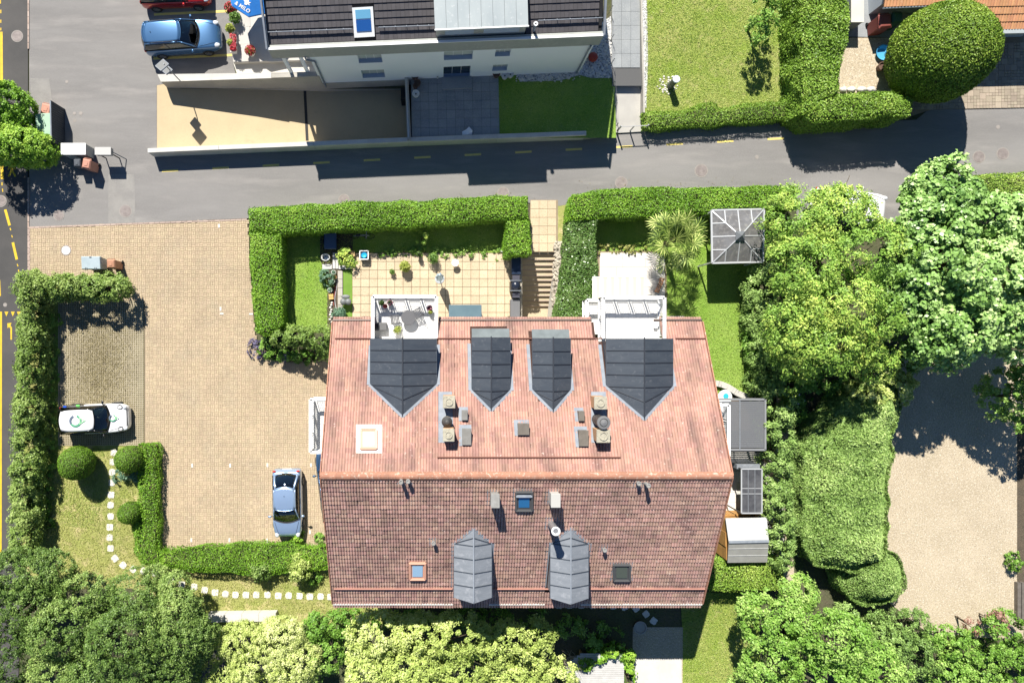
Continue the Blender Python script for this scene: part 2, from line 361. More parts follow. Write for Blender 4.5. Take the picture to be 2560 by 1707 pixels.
dash(road, 2, 779, 1, 1380, 6, yellow_paint, 'edge_line')
for x in (16, 32, 47): mark('triangle_mark', [(x-5, 779), (x+5, 779), (x, 791)], road)
# pedestrian figure and bent arrow
mark('pedestrian_head', [(26, 404), (30, 402), (33, 405), (33, 409), (29, 411), (26, 408)], road)
mark('pedestrian_mark', [(26, 411), (33, 411), (40, 423), (38, 425), (33, 419), (33, 427), (41, 441), (37, 443), (30, 431), (23, 443), (19, 441), (26, 427), (26, 419), (21, 426), (18, 424)], road)
mark('arrow_mark', [(18, 808), (29, 807), (26, 813), (30, 819), (30, 849), (26, 849), (26, 821), (22, 817), (19, 821)], road)

def manhole(x, y, r, label, mat=iron, z=.0):
    p = P(x, y, z); r = r/43.; t = thing('manhole_cover', label, 'manhole', p, 'manhole covers')
    M().lathe(p, [(r, 0), (r, .008), (r*.86, .008), (r*.86, .003)], 28).obj('frame', iron_pale if mat is iron else iron, t)
    q = M().lathe(p, [(r*.84, 0), (r*.84, .009), (r*.7, .011), (r*.62, .009), (.04, .009)], 28); lid = q.obj('lid', mat, t)
    for a in range(4): M().box((p.x+r*.4*math.cos(a*PI/2+.3), p.y+r*.4*math.sin(a*PI/2+.3), .012), (.10, .04, .004), a*PI/2+.3).obj('rib', mat, lid)
for a in ((43, 91, 15, 'round grey manhole cover in the dark road near the top left corner'), (2, 503, 15, 'manhole cover cut by the left photo edge beside yellow dashes'),
          (314, 528, 16, 'brown manhole cover in a pale asphalt patch above the brick car park'), (147, 538, 14, 'manhole cover at the tip of the shrub shadow on the lane'),
          (860, 499, 14, 'pinkish manhole cover at the edge of the hedge, left of the building shadow'), (1258, 482, 15, 'pinkish manhole cover just below the tall building shadow'),
          (1553, 457, 16, 'manhole cover touching the hedge right of the paved garden entrance'), (1753, 427, 17, 'manhole cover alone in the middle of the sunny lane'),
          (2447, 393, 16, 'left of the two manhole covers at the right end of the lane'), (2507, 385, 16, 'right of the two manhole covers at the right end of the lane')): manhole(*a)
manhole(165, 626, 13, 'round white manhole cover with dark ring in the brick car park', white_stone, .03)
for (x, y, r, lb) in ((186, 284, 4, 'small round valve cap on the asphalt, left of two'), (202, 284, 5, 'pale round patch cap on the asphalt, top right of three'), (187, 302, 4, 'small ringed valve cap below two others on the asphalt'), (167, 205, 4, 'lone small valve cap on the asphalt above the slatted screen'), (13, 762, 5, 'small valve cap on the dark road above the yellow triangles'), (1892, 393, 5, 'small valve cap on the lane right of the single manhole'), (2495, 318, 5, 'square street gully cap on the lane right of the big tree shadow')):
    p = P(x, y); k = M().lathe(p, [(r/43, 0), (r/43, .008), (r/60, .010)], 14).obj('valve_cap', iron_pale); tag(k, lb, 'valve cap', 'valve caps')

# ---------------------------------------------------------------- brick car park
lot_poly = [(75, 571), (618, 550), (626, 690), (640, 862), (705, 905), (830, 900), (846, 1000), (846, 1372), (393, 1372), (393, 1112), (361, 1112), (361, 751), (245, 751), (310, 700), (310, 690), (75, 690)]
lot = sheet('car_park', lot_poly, .012, joint)
def brickfield(poly_px, z, unit_m, gap, ht, rot=0.0, mode='basket'):
    pw = [P2(a, b, z) for a, b in poly_px]; xs = [p[0] for p in pw]; ys = [p[1] for p in pw]
    x0, y0 = min(xs), max(ys); nx = int((max(xs)-x0)/unit_m)+1; ny = int((y0-min(ys))/unit_m)+1
    I, J = np.meshgrid(np.arange(nx), np.arange(ny)); I = I.ravel(); J = J.ravel()
    out = []
    hor = ((I+J) % 2 == 0)
    if mode == 'parquet': hor = ((I+(J//1)*1) % 3 != 0)
    for k in (0, 1):
        cx = x0+(I+.5)*unit_m; cy = y0-(J+.5)*unit_m; o = (k-.5)*unit_m/2
        out.append(np.stack([cx+np.where(hor, 0, o), cy+np.where(hor, o, 0), np.where(hor, unit_m, unit_m/2)-gap, np.where(hor, unit_m/2, unit_m)-gap], 1))
    B = np.concatenate(out); return B[inpoly(B[:, 0], B[:, 1], pw)]
def bricks_mesh(name, B, z, ht, mat, parent, jit=.0015):
    n = len(B); hx, hy = B[:, 2]/2, B[:, 3]/2; zt = z+ht+rng.normal(size=n)*jit; tl = rng.normal(size=(n, 2))*.0015
    sg = [(-1, -1), (1, -1), (1, 1), (-1, 1)]; V = np.zeros((n, 8, 3)); ch = .006
    for i, (a, b) in enumerate(sg):
        V[:, i] = np.stack([B[:, 0]+a*hx, B[:, 1]+b*hy, np.full(n, z)], 1)
        V[:, 4+i] = np.stack([B[:, 0]+a*(hx-ch), B[:, 1]+b*(hy-ch), zt+a*tl[:, 0]+b*tl[:, 1]], 1)
    Fq = np.array([[4, 5, 6, 7], [0, 1, 5, 4], [1, 2, 6, 5], [2, 3, 7, 6], [3, 0, 4, 7]])
    me = bpy.data.meshes.new(name); me.vertices.add(n*8)
    o = ORG.get(parent, Vector((0, 0, 0))); V = V.reshape(-1, 3)-np.array(o[:]); me.vertices.foreach_set('co', V.astype(np.float32).ravel())
    L = (Fq[None]+np.arange(n)[:, None, None]*8).astype(np.int32).ravel(); me.loops.add(len(L)); me.loops.foreach_set('vertex_index', L)
    me.polygons.add(n*5); me.polygons.foreach_set('loop_start', np.arange(0, n*20, 4, dtype=np.int32))
    me.update(calc_edges=True); me.validate(); me.polygons.foreach_set('use_smooth', [False]*len(me.polygons))
    return link(name, me, mat, parent)
B = brickfield(lot_poly, .03, .2235, .009, .03)
tag(bricks_mesh('paving_bricks', B, .012, .014, brickpave, lot), kind='stuff')
wb = M().box((0, 0, .02), (.10, .215, .04)).mesh(name='white_brick')
for (x, y, a) in ((481, 1163, 0), (576, 1163, 0), (669, 1162, 0), (778, 1162, 0), (479, 1349, 0), (574, 1349, 0), (668, 1350, 0), (775, 1329, 0), (548, 565, 0), (552, 772, 0), (555, 784, 1), (628, 785, 1)):
    p = P(x, y); o = link('white_brick', wb, white_stone if not wb.materials else None, lot); o.location = (p.x, p.y, .004); o.rotation_euler.z = a*PI/2
m = M()
for i in range(40):
    t0, t1 = i/40, (i+.96)/40; a = P(73+545*t0, 569.5-20.5*t0); b = P(73+545*t1, 569.5-20.5*t1); m.bar((a.x, a.y, .014), (b.x, b.y, .014), .09, .05)
for i in range(12):
    a = P(74.5, 572+i*10); b = P(74.5, 581+i*10); m.bar((a.x, a.y, .014), (b.x, b.y, .014), .075, .06)
tag(m.obj('edging_stones', kerbstone, lot), kind='stuff')
# grass-grid pavers
gp = [(147, 752), (360, 752), (360, 1112), (147, 1112)]
bed = sheet('grid_parking', gp, .004, drygrass)
m = M(); a0 = P(*gp[0]); a1 = P(*gp[2]); pit_ = .128
x = a0.x
while x < a1.x: m.box((x, (a0.y+a1.y)/2, .010), (.044, a0.y-a1.y, .034)); x += pit_
y = a1.y
while y < a0.y: m.box(((a0.x+a1.x)/2, y, .009), (a1.x-a0.x, .044, .030)); y += pit_
tag(m.obj('grid_paver', gridstone, bed), kind='stuff')
# dry tufts swallowing the grid in the middle of the bays
n = 15000; X = np.stack([rng.normal(250, 42, n), rng.normal(920, 95, n)], 1); ok = (X[:, 0] > 165) & (X[:, 0] < 345) & (X[:, 1] > 770) & (X[:, 1] < 1100); X = X[ok]
s_ = H/F; C = np.stack([(X[:, 0]-CX)*s_, (CY-X[:, 1])*s_, np.full(len(X), .03)], 1)
straw = leafmat('straw', (.2, .165, .08), (.33, .28, .15), (.43, .38, .24), .15, .8, .1)
tag(leaves('dry_grass', C, np.array([0, 0, 1.])+rng.normal(size=C.shape)*.5, .09, .035, rng.random(len(C)), straw, bed), kind='stuff')

# ---------------------------------------------------------------- lawns and beds
sheet('lawn', [(60, 690), (148, 690), (148, 1112), (395, 1112), (395, 1420), (870, 1420), (1000, 1560), (500, 1560), (330, 1470), (110, 1470), (40, 1400)], -.012, lawn_dry)
sheet('lawn', [(120, 690), (146, 690), (146, 1120), (110, 1400), (60, 1400)], -.004, lawn_mat)
sheet('lawn', [(1612, -120), (1998, -120), (2000, 300), (1612, 300)], .05, lawn_mat)
sheet('lawn', [(700, 560), (1280, 560), (1280, 634), (880, 634), (858, 650), (828, 668), (828, 830), (700, 830)], -.008, lawn_green)
sheet('lawn', [(1480, 530), (1900, 530), (1900, 985), (1740, 985), (1640, 800), (1640, 690), (1660, 630), (1480, 630)], -.008, lawn_green)
sheet('lawn', [(1700, 1480), (1900, 1480), (1900, 1800), (1705, 1800), (1705, 1560)], -.010, lawn_mat)
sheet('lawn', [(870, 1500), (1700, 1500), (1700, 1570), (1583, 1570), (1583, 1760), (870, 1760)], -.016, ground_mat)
sheet('bed', [(1395, 515), (1432, 508), (1418, 610), (1395, 606)], -.004, lawn_dry)
sheet('bed', [(2000, -40), (2012, -40), (2012, 300), (1999, 300)], .06, lawn_dry)
sheet('gravel_yard', [(2190, 880), (2700, 880), (2700, 1600), (2330, 1590), (2190, 1480)], -.008, gravel)
sheet('bed', [(2543, 1040), (2700, 1040), (2700, 1600), (2543, 1560)], .004, soil)  # shadow along the yard's right edge, put in as a dark sheet
sheet('bed', [(1940, 980), (1985, 1060), (1985, 1450), (1955, 1450)], -.004, gravel)
sheet('gravel_path', [(1582, 1567), (1707, 1567), (1706, 1800), (1580, 1800)], -.004, gravel)
sheet('sunlit_path', [(1580, 1646), (1704, 1646), (1704, 1800), (1578, 1800)], .004, concrete_pale)  # pale sheet from the eave's shadow edge on: sunlight put into its colour
sheet('asphalt_ground', [(560, 1590), (700, 1590), (700, 1800), (430, 1800)], -.004, asphalt_dark)  # patch of dark road asphalt

# stepping stones
path = sheet('stepping_path', [(230, 1120), (300, 1120), (300, 1380), (345, 1425), (860, 1470), (860, 1510), (480, 1500), (250, 1410)], -.004, lawn_dry)
sp = [(285, 1131), (283, 1154), (281, 1180), (280, 1206), (278, 1236), (277, 1262), (277, 1290), (275, 1317), (275, 1343), (277, 1370), (288, 1395), (308, 1412), (333, 1422), (360, 1427), (388, 1432), (425, 1450), (455, 1460), (486, 1466), (512, 1474), (538, 1480), (564, 1484), (589, 1486), (615, 1486), (641, 1486), (669, 1486), (696, 1488), (722, 1488), (749, 1489), (775, 1490), (802, 1490), (826, 1491), (1320, 1512), (1345, 1512), (1372, 1511), (1397, 1512), (1424, 1512), (1453, 1512), (1482, 1512), (1508, 1512), (1533, 1514), (1561, 1516), (1590, 1520), (1615, 1534), (1634, 1551), (1606, 1508)]
ssm = []
for k in range(3):
    m = M(); pts = []
    for i in range(12):
        a = 2*PI*i/12+.13; r = .2/max(abs(math.cos(a)), abs(math.sin(a)))*random.uniform(.88, 1.02); pts.append((r*math.cos(a), r*math.sin(a)))
    me = m.prism(pts, 0, .035).mesh(name='stepping_stone'); me.materials.append(white_stone); ssm.append(me)
for i, (x, y) in enumerate(sp):
    p = P(x, y); o = link('stepping_stone', ssm[i % 3], None, path); o.location = (p.x, p.y, -.008); ang = 0
    if 9 < i < 16: ang = -.9+.12*(i-10)
    if i > 38: ang = .2*(i-38)
    o.rotation_euler.z = ang+random.uniform(-.08, .08)

# ---------------------------------------------------------------- slab terraces
def slabs(root, poly, z, sx, sy, x0, y0, mat, gap=.012, ht=.03, name='slab', rot=0.0, zf=None, half=0.0):
    pw = [P2(a, b, z) for a, b in poly]; o0 = P(x0, y0, z); me = M().box((0, 0, ht/2), (sx-gap, sy-gap, ht)).mesh(name=name); me.materials.append(mat)
    ca, sa = math.cos(rot), math.sin(rot); n = 0
    for j in range(-60, 60):
        for i in range(-60, 60):
            lx, ly = (i+.5+(half if j % 2 else 0))*sx, (j+.5)*sy; X = o0.x+ca*lx-sa*ly; Y = o0.y+sa*lx+ca*ly
            if inpoly([X], [Y], pw)[0]:
                o = link(name, me, None, root); zz = zf(X, Y) if zf else z
                o.location = Vector((X, Y, zz))-ORG[root]; o.rotation_euler = (random.uniform(-.004, .004), random.uniform(-.004, .004), rot); n += 1
    return n
terrace_joint = mt('terrace_joint', (.13, .10, .065), .95, (.2, .16, .1), 4)
ter = sheet('terrace', [(880, 632), (1290, 632), (1290, 840), (880, 840)], 0.0, terrace_joint)
slabs(ter, [(880, 632), (1288, 632), (1288, 822), (880, 822)], 0.004, .492, .492, 881, 633, terrace_tile, .024)
pt = sheet('patio', [(1028, 175), (1245, 172), (1245, 345), (1028, 350)], .75, grey_joint)
slabs(pt, [(1030, 178), (1240, 176), (1240, 342), (1030, 346)], .755, .5, .5, 1030, 343, grey_slab, rot=.02)
sheet('lawn', [(1243, 172), (1536, 160), (1540, 345), (1243, 345)], .74, lawn_green)
def pathz(X, Y): return .05+.75*min(1, max(0, (Y-11.9)/4.5))
pp = sheet('garden_path', [(1528, -140), (1595, -140), (1604, 180), (1604, 215), (1530, 215)], .79, grey_joint)
slabs(pp, [(1526, -140), (1596, -140), (1598, 170), (1530, 172)], .795, .53, .8, 1530, 100, grey_slab, rot=.0)
m = M().prism([P2(1533, 172, .79), P2(1603, 172, .79), P2(1610, 330), P2(1540, 334)], -.05, lambda x, y: pathz(x, y)); m.obj('path_ramp', pale_slab)['kind'] = 'structure'
rt = sheet('garden_terrace', [(1480, 628), (1665, 628), (1668, 760), (1668, 830), (1480, 830)], 0.0, joint)
# random-size white slabs
m = 0; y = P(0, 632).y; rows = [.33, .5, .66, .5, .5, .5, .5]
x_l, x_r = P(1499, 0).x, P(1662, 0).x
for h in rows:
    x = x_l
    while x < x_r-.1:
        wd = min(random.choice([.5, .66, .83, 1.0]), x_r-x)
        o = M().box((x+wd/2, y-h/2, .014), (wd-.014, h-.014, .03)).obj('slab', white_tile, rt); x += wd
    y -= h
slabs(rt, [(1668, 790), (1708, 790), (1708, 806), (1668, 806)], .004, .5, .4, 1668, 790, white_tile)
en = sheet('entrance_path', [(1326, 500), (1395, 500), (1395, 624), (1322, 624)], .002, joint)
slabs(en, [(1327, 501), (1393, 501), (1393, 624), (1327, 624)], .004, .5, .5, 1326, 501, terrace_tile, .02)
drive = sheet('cobbled_drive', [(2250, 60), (2700, 40), (2700, 268), (2330, 274), (2250, 300)], .02, joint)
# cobbles of three sizes
cob = mt('cobble', (.36, .30, .225), .85, (.30, .25, .19), .7, c3=(.22, .185, .14), s3=20, lo3=.56, hi3=.75, vary=.16, hue=.01)
me1 = M().box((0, 0, .02), (.165, .165, .04)).mesh(name='cobble'); me1.materials.append(cob)
me2 = M().box((0, 0, .02), (.345, .345, .04)).mesh(name='cobble'); me2.materials.append(cob)
pw = [P2(a, b) for a, b in [(2262, 120), (2570, 108), (2570, 266), (2330, 272), (2262, 280)]]
U = .18; o0 = P(2262, 276); big = set(); cnt = 0; rest = []
used = set()
for j in range(30):
    for i in range(45):
        if (i, j) in used: continue
        X, Y = o0.x+i*U, o0.y+j*U+.02*i*U
        if random.random() < .16 and (i+1, j) not in used:
            if inpoly([X+U], [Y+U], pw)[0]:
                for a in ((0, 0), (1, 0), (0, 1), (1, 1)): used.add((i+a[0], j+a[1]))
                o = link('cobble', me2, None, drive); o.location = (X+U, Y+U, .016); cnt += 1; continue
        if inpoly([X+U/2], [Y+U/2], pw)[0]:
            used.add((i, j))
            if cnt < 300: o = link('cobble', me1, None, drive); o.location = (X+U/2, Y+U/2, .016); cnt += 1
            else: rest.append((X+U/2, Y+U/2, .165, .165))
if rest: tag(bricks_mesh('cobbles', np.array(rest), .02, .036, cob, drive), kind='stuff')
sheet('bed', [(2085, 95), (2260, 95), (2260, 245), (2085, 245)], .03, gravel)
sheet('yard', [(2110, -120), (2400, -120), (2260, 95), (2110, 92)], .03, grey_slab)
for i, (x, r) in enumerate(((2106, 9), (2126, 11), (2152, 12), (2175, 11))):
    p = P(x, 226); k = M().ell((p.x, p.y, .1), (r/43, .17, .15), 12, 8, .25).obj('boulder', white_stone, smooth=True)
    tag(k, ('leftmost', 'second from the left', 'third from the left', 'rightmost')[i]+' of the white boulders edging the gravel bed', 'boulder', 'white boulders at the gravel bed')

# ---------------------------------------------------------------- ramp, retaining walls
rp = M(); xs = [-16.35, -10.5, -7, -1.6]; zs = [0.0, -.22, -.45, -.75]
for i in range(3): rp.add([(xs[i], 10.4, zs[i]), (xs[i+1], 10.9, zs[i+1]), (xs[i+1], 15.2, zs[i+1]), (xs[i], 15.2, zs[i])], [[0, 1, 2, 3]])
ramp = rp.obj('garage_ramp', ramp_mat); ramp['kind'] = 'structure'
a = P(762, 222, -.4); b = P(768, 352, -.4); M().bar((a.x, a.y, -.405), (b.x, b.y, -.405), .16, .03).obj('drain_channel', mt('drain', (.03, .03, .03), .8), ramp)
M().box((-1.9, 14.3, -.2), (.5, .7, 1.1)).obj('opening_shade', mt('dark_gap', (.02, .02, .02), .9), ramp)  # near-black box: the shade inside the opening put into its colour
lw = thing('retaining_wall', 'long low concrete wall between the lane and the ramp, garden and patio', 'wall', P(390, 390))
top = lambda x, y: .9
segs = [((386, 393), (560, 385.5)), ((560, 385.5), (792, 376)), ((792, 376), (1022, 366)), ((1022, 366), (1240, 358)), ((1240, 358), (1458, 350))]
for i, (p, q) in enumerate(segs):
    a, b = P(*p), P(*q); d = (b-a).normalized(); n = Vector((-d.y, d.x, 0))*.25; b = b-d*.012
    M().hexa([(v.x, v.y, -1.0) for v in (a, b, b+n, a+n)], [(v.x, v.y, .92) for v in (a, b, b+n, a+n)]).obj('panel', concrete_pale, lw, bev=.015)
a, b = P(1459, 350), P(1537, 338); d = (b-a).normalized(); n = Vector((-d.y, d.x, 0))*.25
M().hexa([(v.x, v.y, -.3) for v in (a, b, b+n, a+n)], [(v.x, v.y, .5) for v in (a, b, b+n, a+n)]).obj('low_end', concrete, lw, bev=.015)
uw = thing('ramp_wall', 'concrete wall rising along the upper side of the beige garage ramp', 'wall', (-15.9, 14.75, 0))
A, B_ = (-15.75, 14.75), (-6.6, 14.72)
M().add([(-15.75, 14.75, -.1), (-6.6, 14.70, -.6), (-6.6, 14.95, -.6), (-15.9, 15.1, -.1), (-15.75, 14.75, .95), (-6.6, 14.70, 1.85), (-6.6, 14.95, 1.85), (-15.9, 15.1, .98)], [[0, 1, 5, 4], [1, 2, 6, 5], [2, 3, 7, 6], [3, 0, 4, 7], [4, 5, 6, 7]]).obj('panel', concrete, uw)
M().add([(-15.72, 14.72, .955), (-9.3, 14.68, 1.585), (-9.3, 14.98, 1.585), (-15.9, 15.13, .985), (-15.72, 14.72, .99), (-9.3, 14.68, 1.62), (-9.3, 14.98, 1.62), (-15.9, 15.13, 1.02)], [[0, 1, 5, 4], [1, 2, 6, 5], [2, 3, 7, 6], [3, 0, 4, 7], [4, 5, 6, 7]]).obj('coping', concrete_pale, uw)
pw_ = thing('patio_wall', 'thin concrete wall with metal cap between the garage ramp and the grey patio', 'wall', P(1022, 345))
a, b = P(1023, 352, .9), P(1016, 190, .9)
M().bar((a.x, a.y, .1), (b.x, b.y, .1), .2, 1.9).obj('panel', concrete, pw_)
M().bar((a.x-.03, a.y+.15, 1.08), (b.x-.03, b.y, 1.08), .07, .05).obj('cap_rail', mt('zincpale', (.5, .5, .48), .4, metal=.5), pw_)
a, b = P(1600, -60, .9), P(1607, 285, .6)
k = M().bar((a.x, a.y, .5), (b.x, b.y, .32), .09, 1.1).obj('path_edge_wall', concrete); tag(k, 'thin concrete edge wall between the grey slab path and the lawn', 'wall')
sheet('gravel_strip', [(1602, -80), (1616, -80), (1620, 150), (1616, 270), (1606, 270)], .07, gravel_white)
sheet('gravel_strip', [(1285, 178), (1440, 174), (1450, 80), (1500, 60), (1528, 40), (1530, 195), (1480, 196), (1450, 188), (1400, 202), (1300, 205)], .78, gravel_white)
# white pebbles as real stones on the strips and round the bollard
pm = M()
for i in range(260):
    if i < 150: x, y, z = random.uniform(1446, 1528), random.uniform(95, 195), .79
    elif i < 205: x, y, z = random.uniform(1290, 1445), random.uniform(182, 204), .79
    else:
        a = random.uniform(0, 2*PI); r = 26*math.sqrt(random.random()); x, y, z = 1668+r*math.cos(a), 212+r*.95*math.sin(a), .06
    p = P(x, y, z); s = random.uniform(.04, .085); pm.ell((p.x, p.y, p.z), (s, s*random.uniform(.6, 1), s*.6), 6, 4)
tag(pm.obj('white_pebbles', white_stone, smooth=True), 'loose white pebbles around the white building corner and garden bollard', 'pebbles', kind='stuff')
# stair pit
st = thing('garden_stairs', 'paved stair of twelve steps going down beside the cobble retaining wall', 'stairs', P(1350, 624))
ys = [624.5, 636.7, 650, 664, 676, 690, 702, 715, 728, 740, 753, 765, 835]; NR = 12; RH = .145
xL, xR = P(1305, 0).x, P(1393, 0).x
for i in range(NR):
    z = -(i+1)*RH; ya, yb = P(0, ys[i], z).y, P(0, ys[i+1], z).y
    M().box(((xL+xR)/2, (ya+yb)/2+.02, z-.3), (xR-xL, ya-yb+.04, .6)).obj('step' if i < NR-1 else 'landing', step_mat, st, bev=.008)
    M().box(((xL+xR)/2, yb+.02, z+.002), (xR-xL-.004, .05, .012)).obj('nosing', kerbstone, st) if i < NR-1 else None
sw = thing('stair_wall', 'narrow rough stone wall between the terrace and the garden stairs', 'wall', P(1306, 700))
a, b = P(1310, 628), P(1307, 838)
M().box((xL-.09, (a.y+b.y)/2, -.85), (.17, a.y-b.y, 1.95)).obj('core', concrete, sw)
me = M().ell((0, 0, 0), (.095, .075, .05), 8, 5, .3).mesh(name='stone'); me.materials.append(stone)
for i in range(46):
    o = link('stone', me, None, sw); y = a.y-(i+.5)*(a.y-b.y)/46; o.location = Vector((xL-.09+random.uniform(-.02, .02), y, .13))-ORG[sw]; o.rotation_euler.z = random.uniform(0, 6); o.scale = (random.uniform(.8, 1.2),)*3
cw = thing('cobble_wall', 'sloping retaining wall of rounded pale cobbles right of the garden stairs', 'wall', P(1395, 620))
m = M(); yy0, yy1 = P(0, 604).y, P(0, 800).y
m.add([(xR, yy0, .15), (xR, yy1, -1.8), (xR-.32, yy1, -1.85), (xR-.05, yy0, .0), (xR+.6, yy0, .2), (xR+.6, yy1, .15), (xR+.02, yy0, -2), (xR+.02, yy1, -2)], [[3, 2, 1, 0], [0, 1, 5, 4]]).obj('core', concrete, cw)
M().hexa([(xR, yy1-1.2, -2), (xR+.2, yy1-1.2, -2), (xR+.2, yy0, -2), (xR, yy0, -2)], [(xR, yy1-1.2, .05), (xR+.2, yy1-1.2, .05), (xR+.2, yy0, .1), (xR, yy0, .1)]).obj('backing', concrete, cw)
me = [M().ell((0, 0, 0), (.12, .10, .08), 9, 6, .35).mesh(name='stone') for _ in range(3)]
for q in me: q.materials.append(stone); q.polygons.foreach_set('use_smooth', [True]*len(q.polygons))
for i in range(165):
    t = random.random(); py = 606+t*160; wd = 21-t*8; px = 1386-t*6+random.random()*wd; f = (px-(1386-t*6))/wd
    z = -.15*t-.25*(1-f)*t*6*.35+.18; o = link('stone', me[i % 3], None, cw); o.location = P(px, py, z)-ORG[cw]; o.rotation_euler = (random.uniform(-.5, .5), random.uniform(-.5, .5), random.uniform(0, 6)); s = random.uniform(.6, 1.15); o.scale = (s, s, s)
# ================================================================== main house
XL, XR, YE, YR, YB, ZE, ZR = -5.27, 13.22, .97, -6.05, -13.07, 5.5, 9.0
SL = (ZR-ZE)/(YE-YR); PITCH = math.atan(SL)
def roofz(Y): return ZR-abs(Y-YR)*SL
def PR(x, y, up=True, off=0.0):
    dx, dy = (x-CX)/F, (CY-y)/F
    t = (H-ZR-off-YR*SL)/(1-dy*SL) if up else (H-ZR-off+YR*SL)/(1+dy*SL)
    return Vector((dx*t, dy*t, H-t))
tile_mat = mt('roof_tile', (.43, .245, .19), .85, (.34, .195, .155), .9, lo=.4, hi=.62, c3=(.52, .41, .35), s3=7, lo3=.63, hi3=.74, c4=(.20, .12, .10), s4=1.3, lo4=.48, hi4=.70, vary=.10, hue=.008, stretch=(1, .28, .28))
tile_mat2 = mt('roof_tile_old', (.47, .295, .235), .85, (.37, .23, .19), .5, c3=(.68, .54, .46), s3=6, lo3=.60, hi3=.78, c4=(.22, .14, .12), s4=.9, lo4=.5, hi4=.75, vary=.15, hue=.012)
ridge_mat = mt('ridge_tile', (.38, .18, .115), .85, (.3, .15, .10), 2, c3=(.5, .38, .3), s3=8, lo3=.55, hi3=.7, vary=.08)
plaster = mt('plaster', (.72, .70, .65), .9, (.68, .66, .61), .8)
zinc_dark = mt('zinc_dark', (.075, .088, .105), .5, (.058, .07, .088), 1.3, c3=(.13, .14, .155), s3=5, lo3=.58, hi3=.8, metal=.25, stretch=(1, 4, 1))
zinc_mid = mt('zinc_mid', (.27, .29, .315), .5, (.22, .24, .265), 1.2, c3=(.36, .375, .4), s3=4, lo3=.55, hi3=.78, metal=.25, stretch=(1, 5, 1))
zinc_flash = mt('zinc_flash', (.26, .285, .32), .8, (.20, .225, .26), 3, spec=.25)
seam_mat = mt('seam', (.03, .035, .045), .5)
darkmetal = mt('darkmetal', (.05, .05, .05), .5, metal=.3)
gutter_mat = mt('gutter', (.10, .075, .065), .5, metal=.3)
chim_cap = mt('chimney_cap', (.44, .41, .32), .95, (.34, .315, .245), 4, c3=(.2, .18, .14), s3=14, lo3=.55, hi3=.7, bump=.012, bs=22)
white_rail = mt('white_rail', (.80, .80, .79), .5)
bal_floor = mt('balcony_floor', (.70, .69, .67), .6, (.66, .65, .63), 1.5)
window_glass = mt('window_glass', (.05, .09, .13), .05, spec=.9)
house = thing('house', 'long house with red tiled gable roof, six zinc dormers and white balconies', 'house', ((XL+XR)/2, YR, 0))
hx0, hx1, hy0, hy1 = XL+.75, XR-.75, YB+.75, YE-.85
m = M().prism([(hx0, hy0), (hx1, hy0), (hx1, hy1), (hx0, hy1)], -2.0, ZE+.15); m.obj('wall', plaster, house)
for X, nm in ((hx0, 1), (hx1, -1)):
    M().hexa([(X, hy0, ZE+.15), (X+.3*nm, hy0, ZE+.15), (X+.3*nm, hy1, ZE+.15), (X, hy1, ZE+.15)], [(X, YR-.02, ZR-.25), (X+.3*nm, YR-.02, ZR-.25), (X+.3*nm, YR+.02, ZR-.25), (X, YR+.02, ZR-.25)]).obj('gable', plaster, house)
def slope_slab(y0, z0, y1, z1, x0, x1, th):
    return M().hexa([(x0, y0, z0-th), (x1, y0, z0-th), (x1, y1, z1-th), (x0, y1, z1-th)], [(x0, y0, z0), (x1, y0, z0), (x1, y1, z1), (x0, y1, z1)])
underlay = mt('underlay', (.06, .03, .022), .95)
roofN = slope_slab(YB, ZE, YR, ZR, XL, XR, .16).obj('roof', underlay, house)
# windows and door on the house walls
wm = M().box((0, 0, 0), (1.1, .08, 1.3)); 
for X in (-2.5, 1.5, 8.5, 11):
    for yy in (hy1, hy0):
        for z in (1.3, 4.0):
            if yy == hy1 and z > 3 and X < 9: continue
            f = M().box((X, yy, z), (1.2, .12, 1.4)).obj('window', white_rail, house); M().box((X, yy, z), (1.0, .15, 1.2)).obj('pane', window_glass, f)
f = M().box((xL+.9, hy1, -.75), (1.0, .12, 2.1)).obj('door', mt('doorwood', (.18, .1, .05), .6), house); M().box((xL+1.25, hy1+.08, -.75), (.03, .08, .14)).obj('handle', zinc_flash, f)
# ---- pantiles
TW, TE = .264, .252
def tile_geom(lip=.022, roll=.032):
    hw_ = TW/2; us = np.array([0, .018, .042, .088, .110, hw_, hw_+.018, hw_+.042, hw_+.088, hw_+.110, TW]); h = roll*np.array([0, .75, 1, 1, .7, 0, .75, 1, 1, .7, 0])
    v = []
    for (vv, dz) in ((0.0, .004), (TE+.03, .004+lip), (TE+.03, .004+lip-.03)):
        for u, hh in zip(us, h): v.append((u, vv, hh+dz if dz > -.02 else hh+dz))
    v = np.array(v); f = [[i, 11+i, 12+i, i+1] for i in range(10)]+[[11+i, 22+i, 23+i, 12+i] for i in range(10)]
    return v, f
TV, TF = tile_geom()
TV2, _ = tile_geom(.036, .052)
dorm = []      # footprint polygons (world xy) kept free of tiles, filled below
def place_frame(up):
    sgn = 1 if up else -1           # down-slope direction +Y for the upper half
    e_u = np.array([1.0, 0, 0]); e_v = np.array([0, sgn*math.cos(PITCH), -math.sin(PITCH)]); e_n = np.array([0, sgn*math.sin(PITCH), math.cos(PITCH)])
    return e_u, e_v, e_n
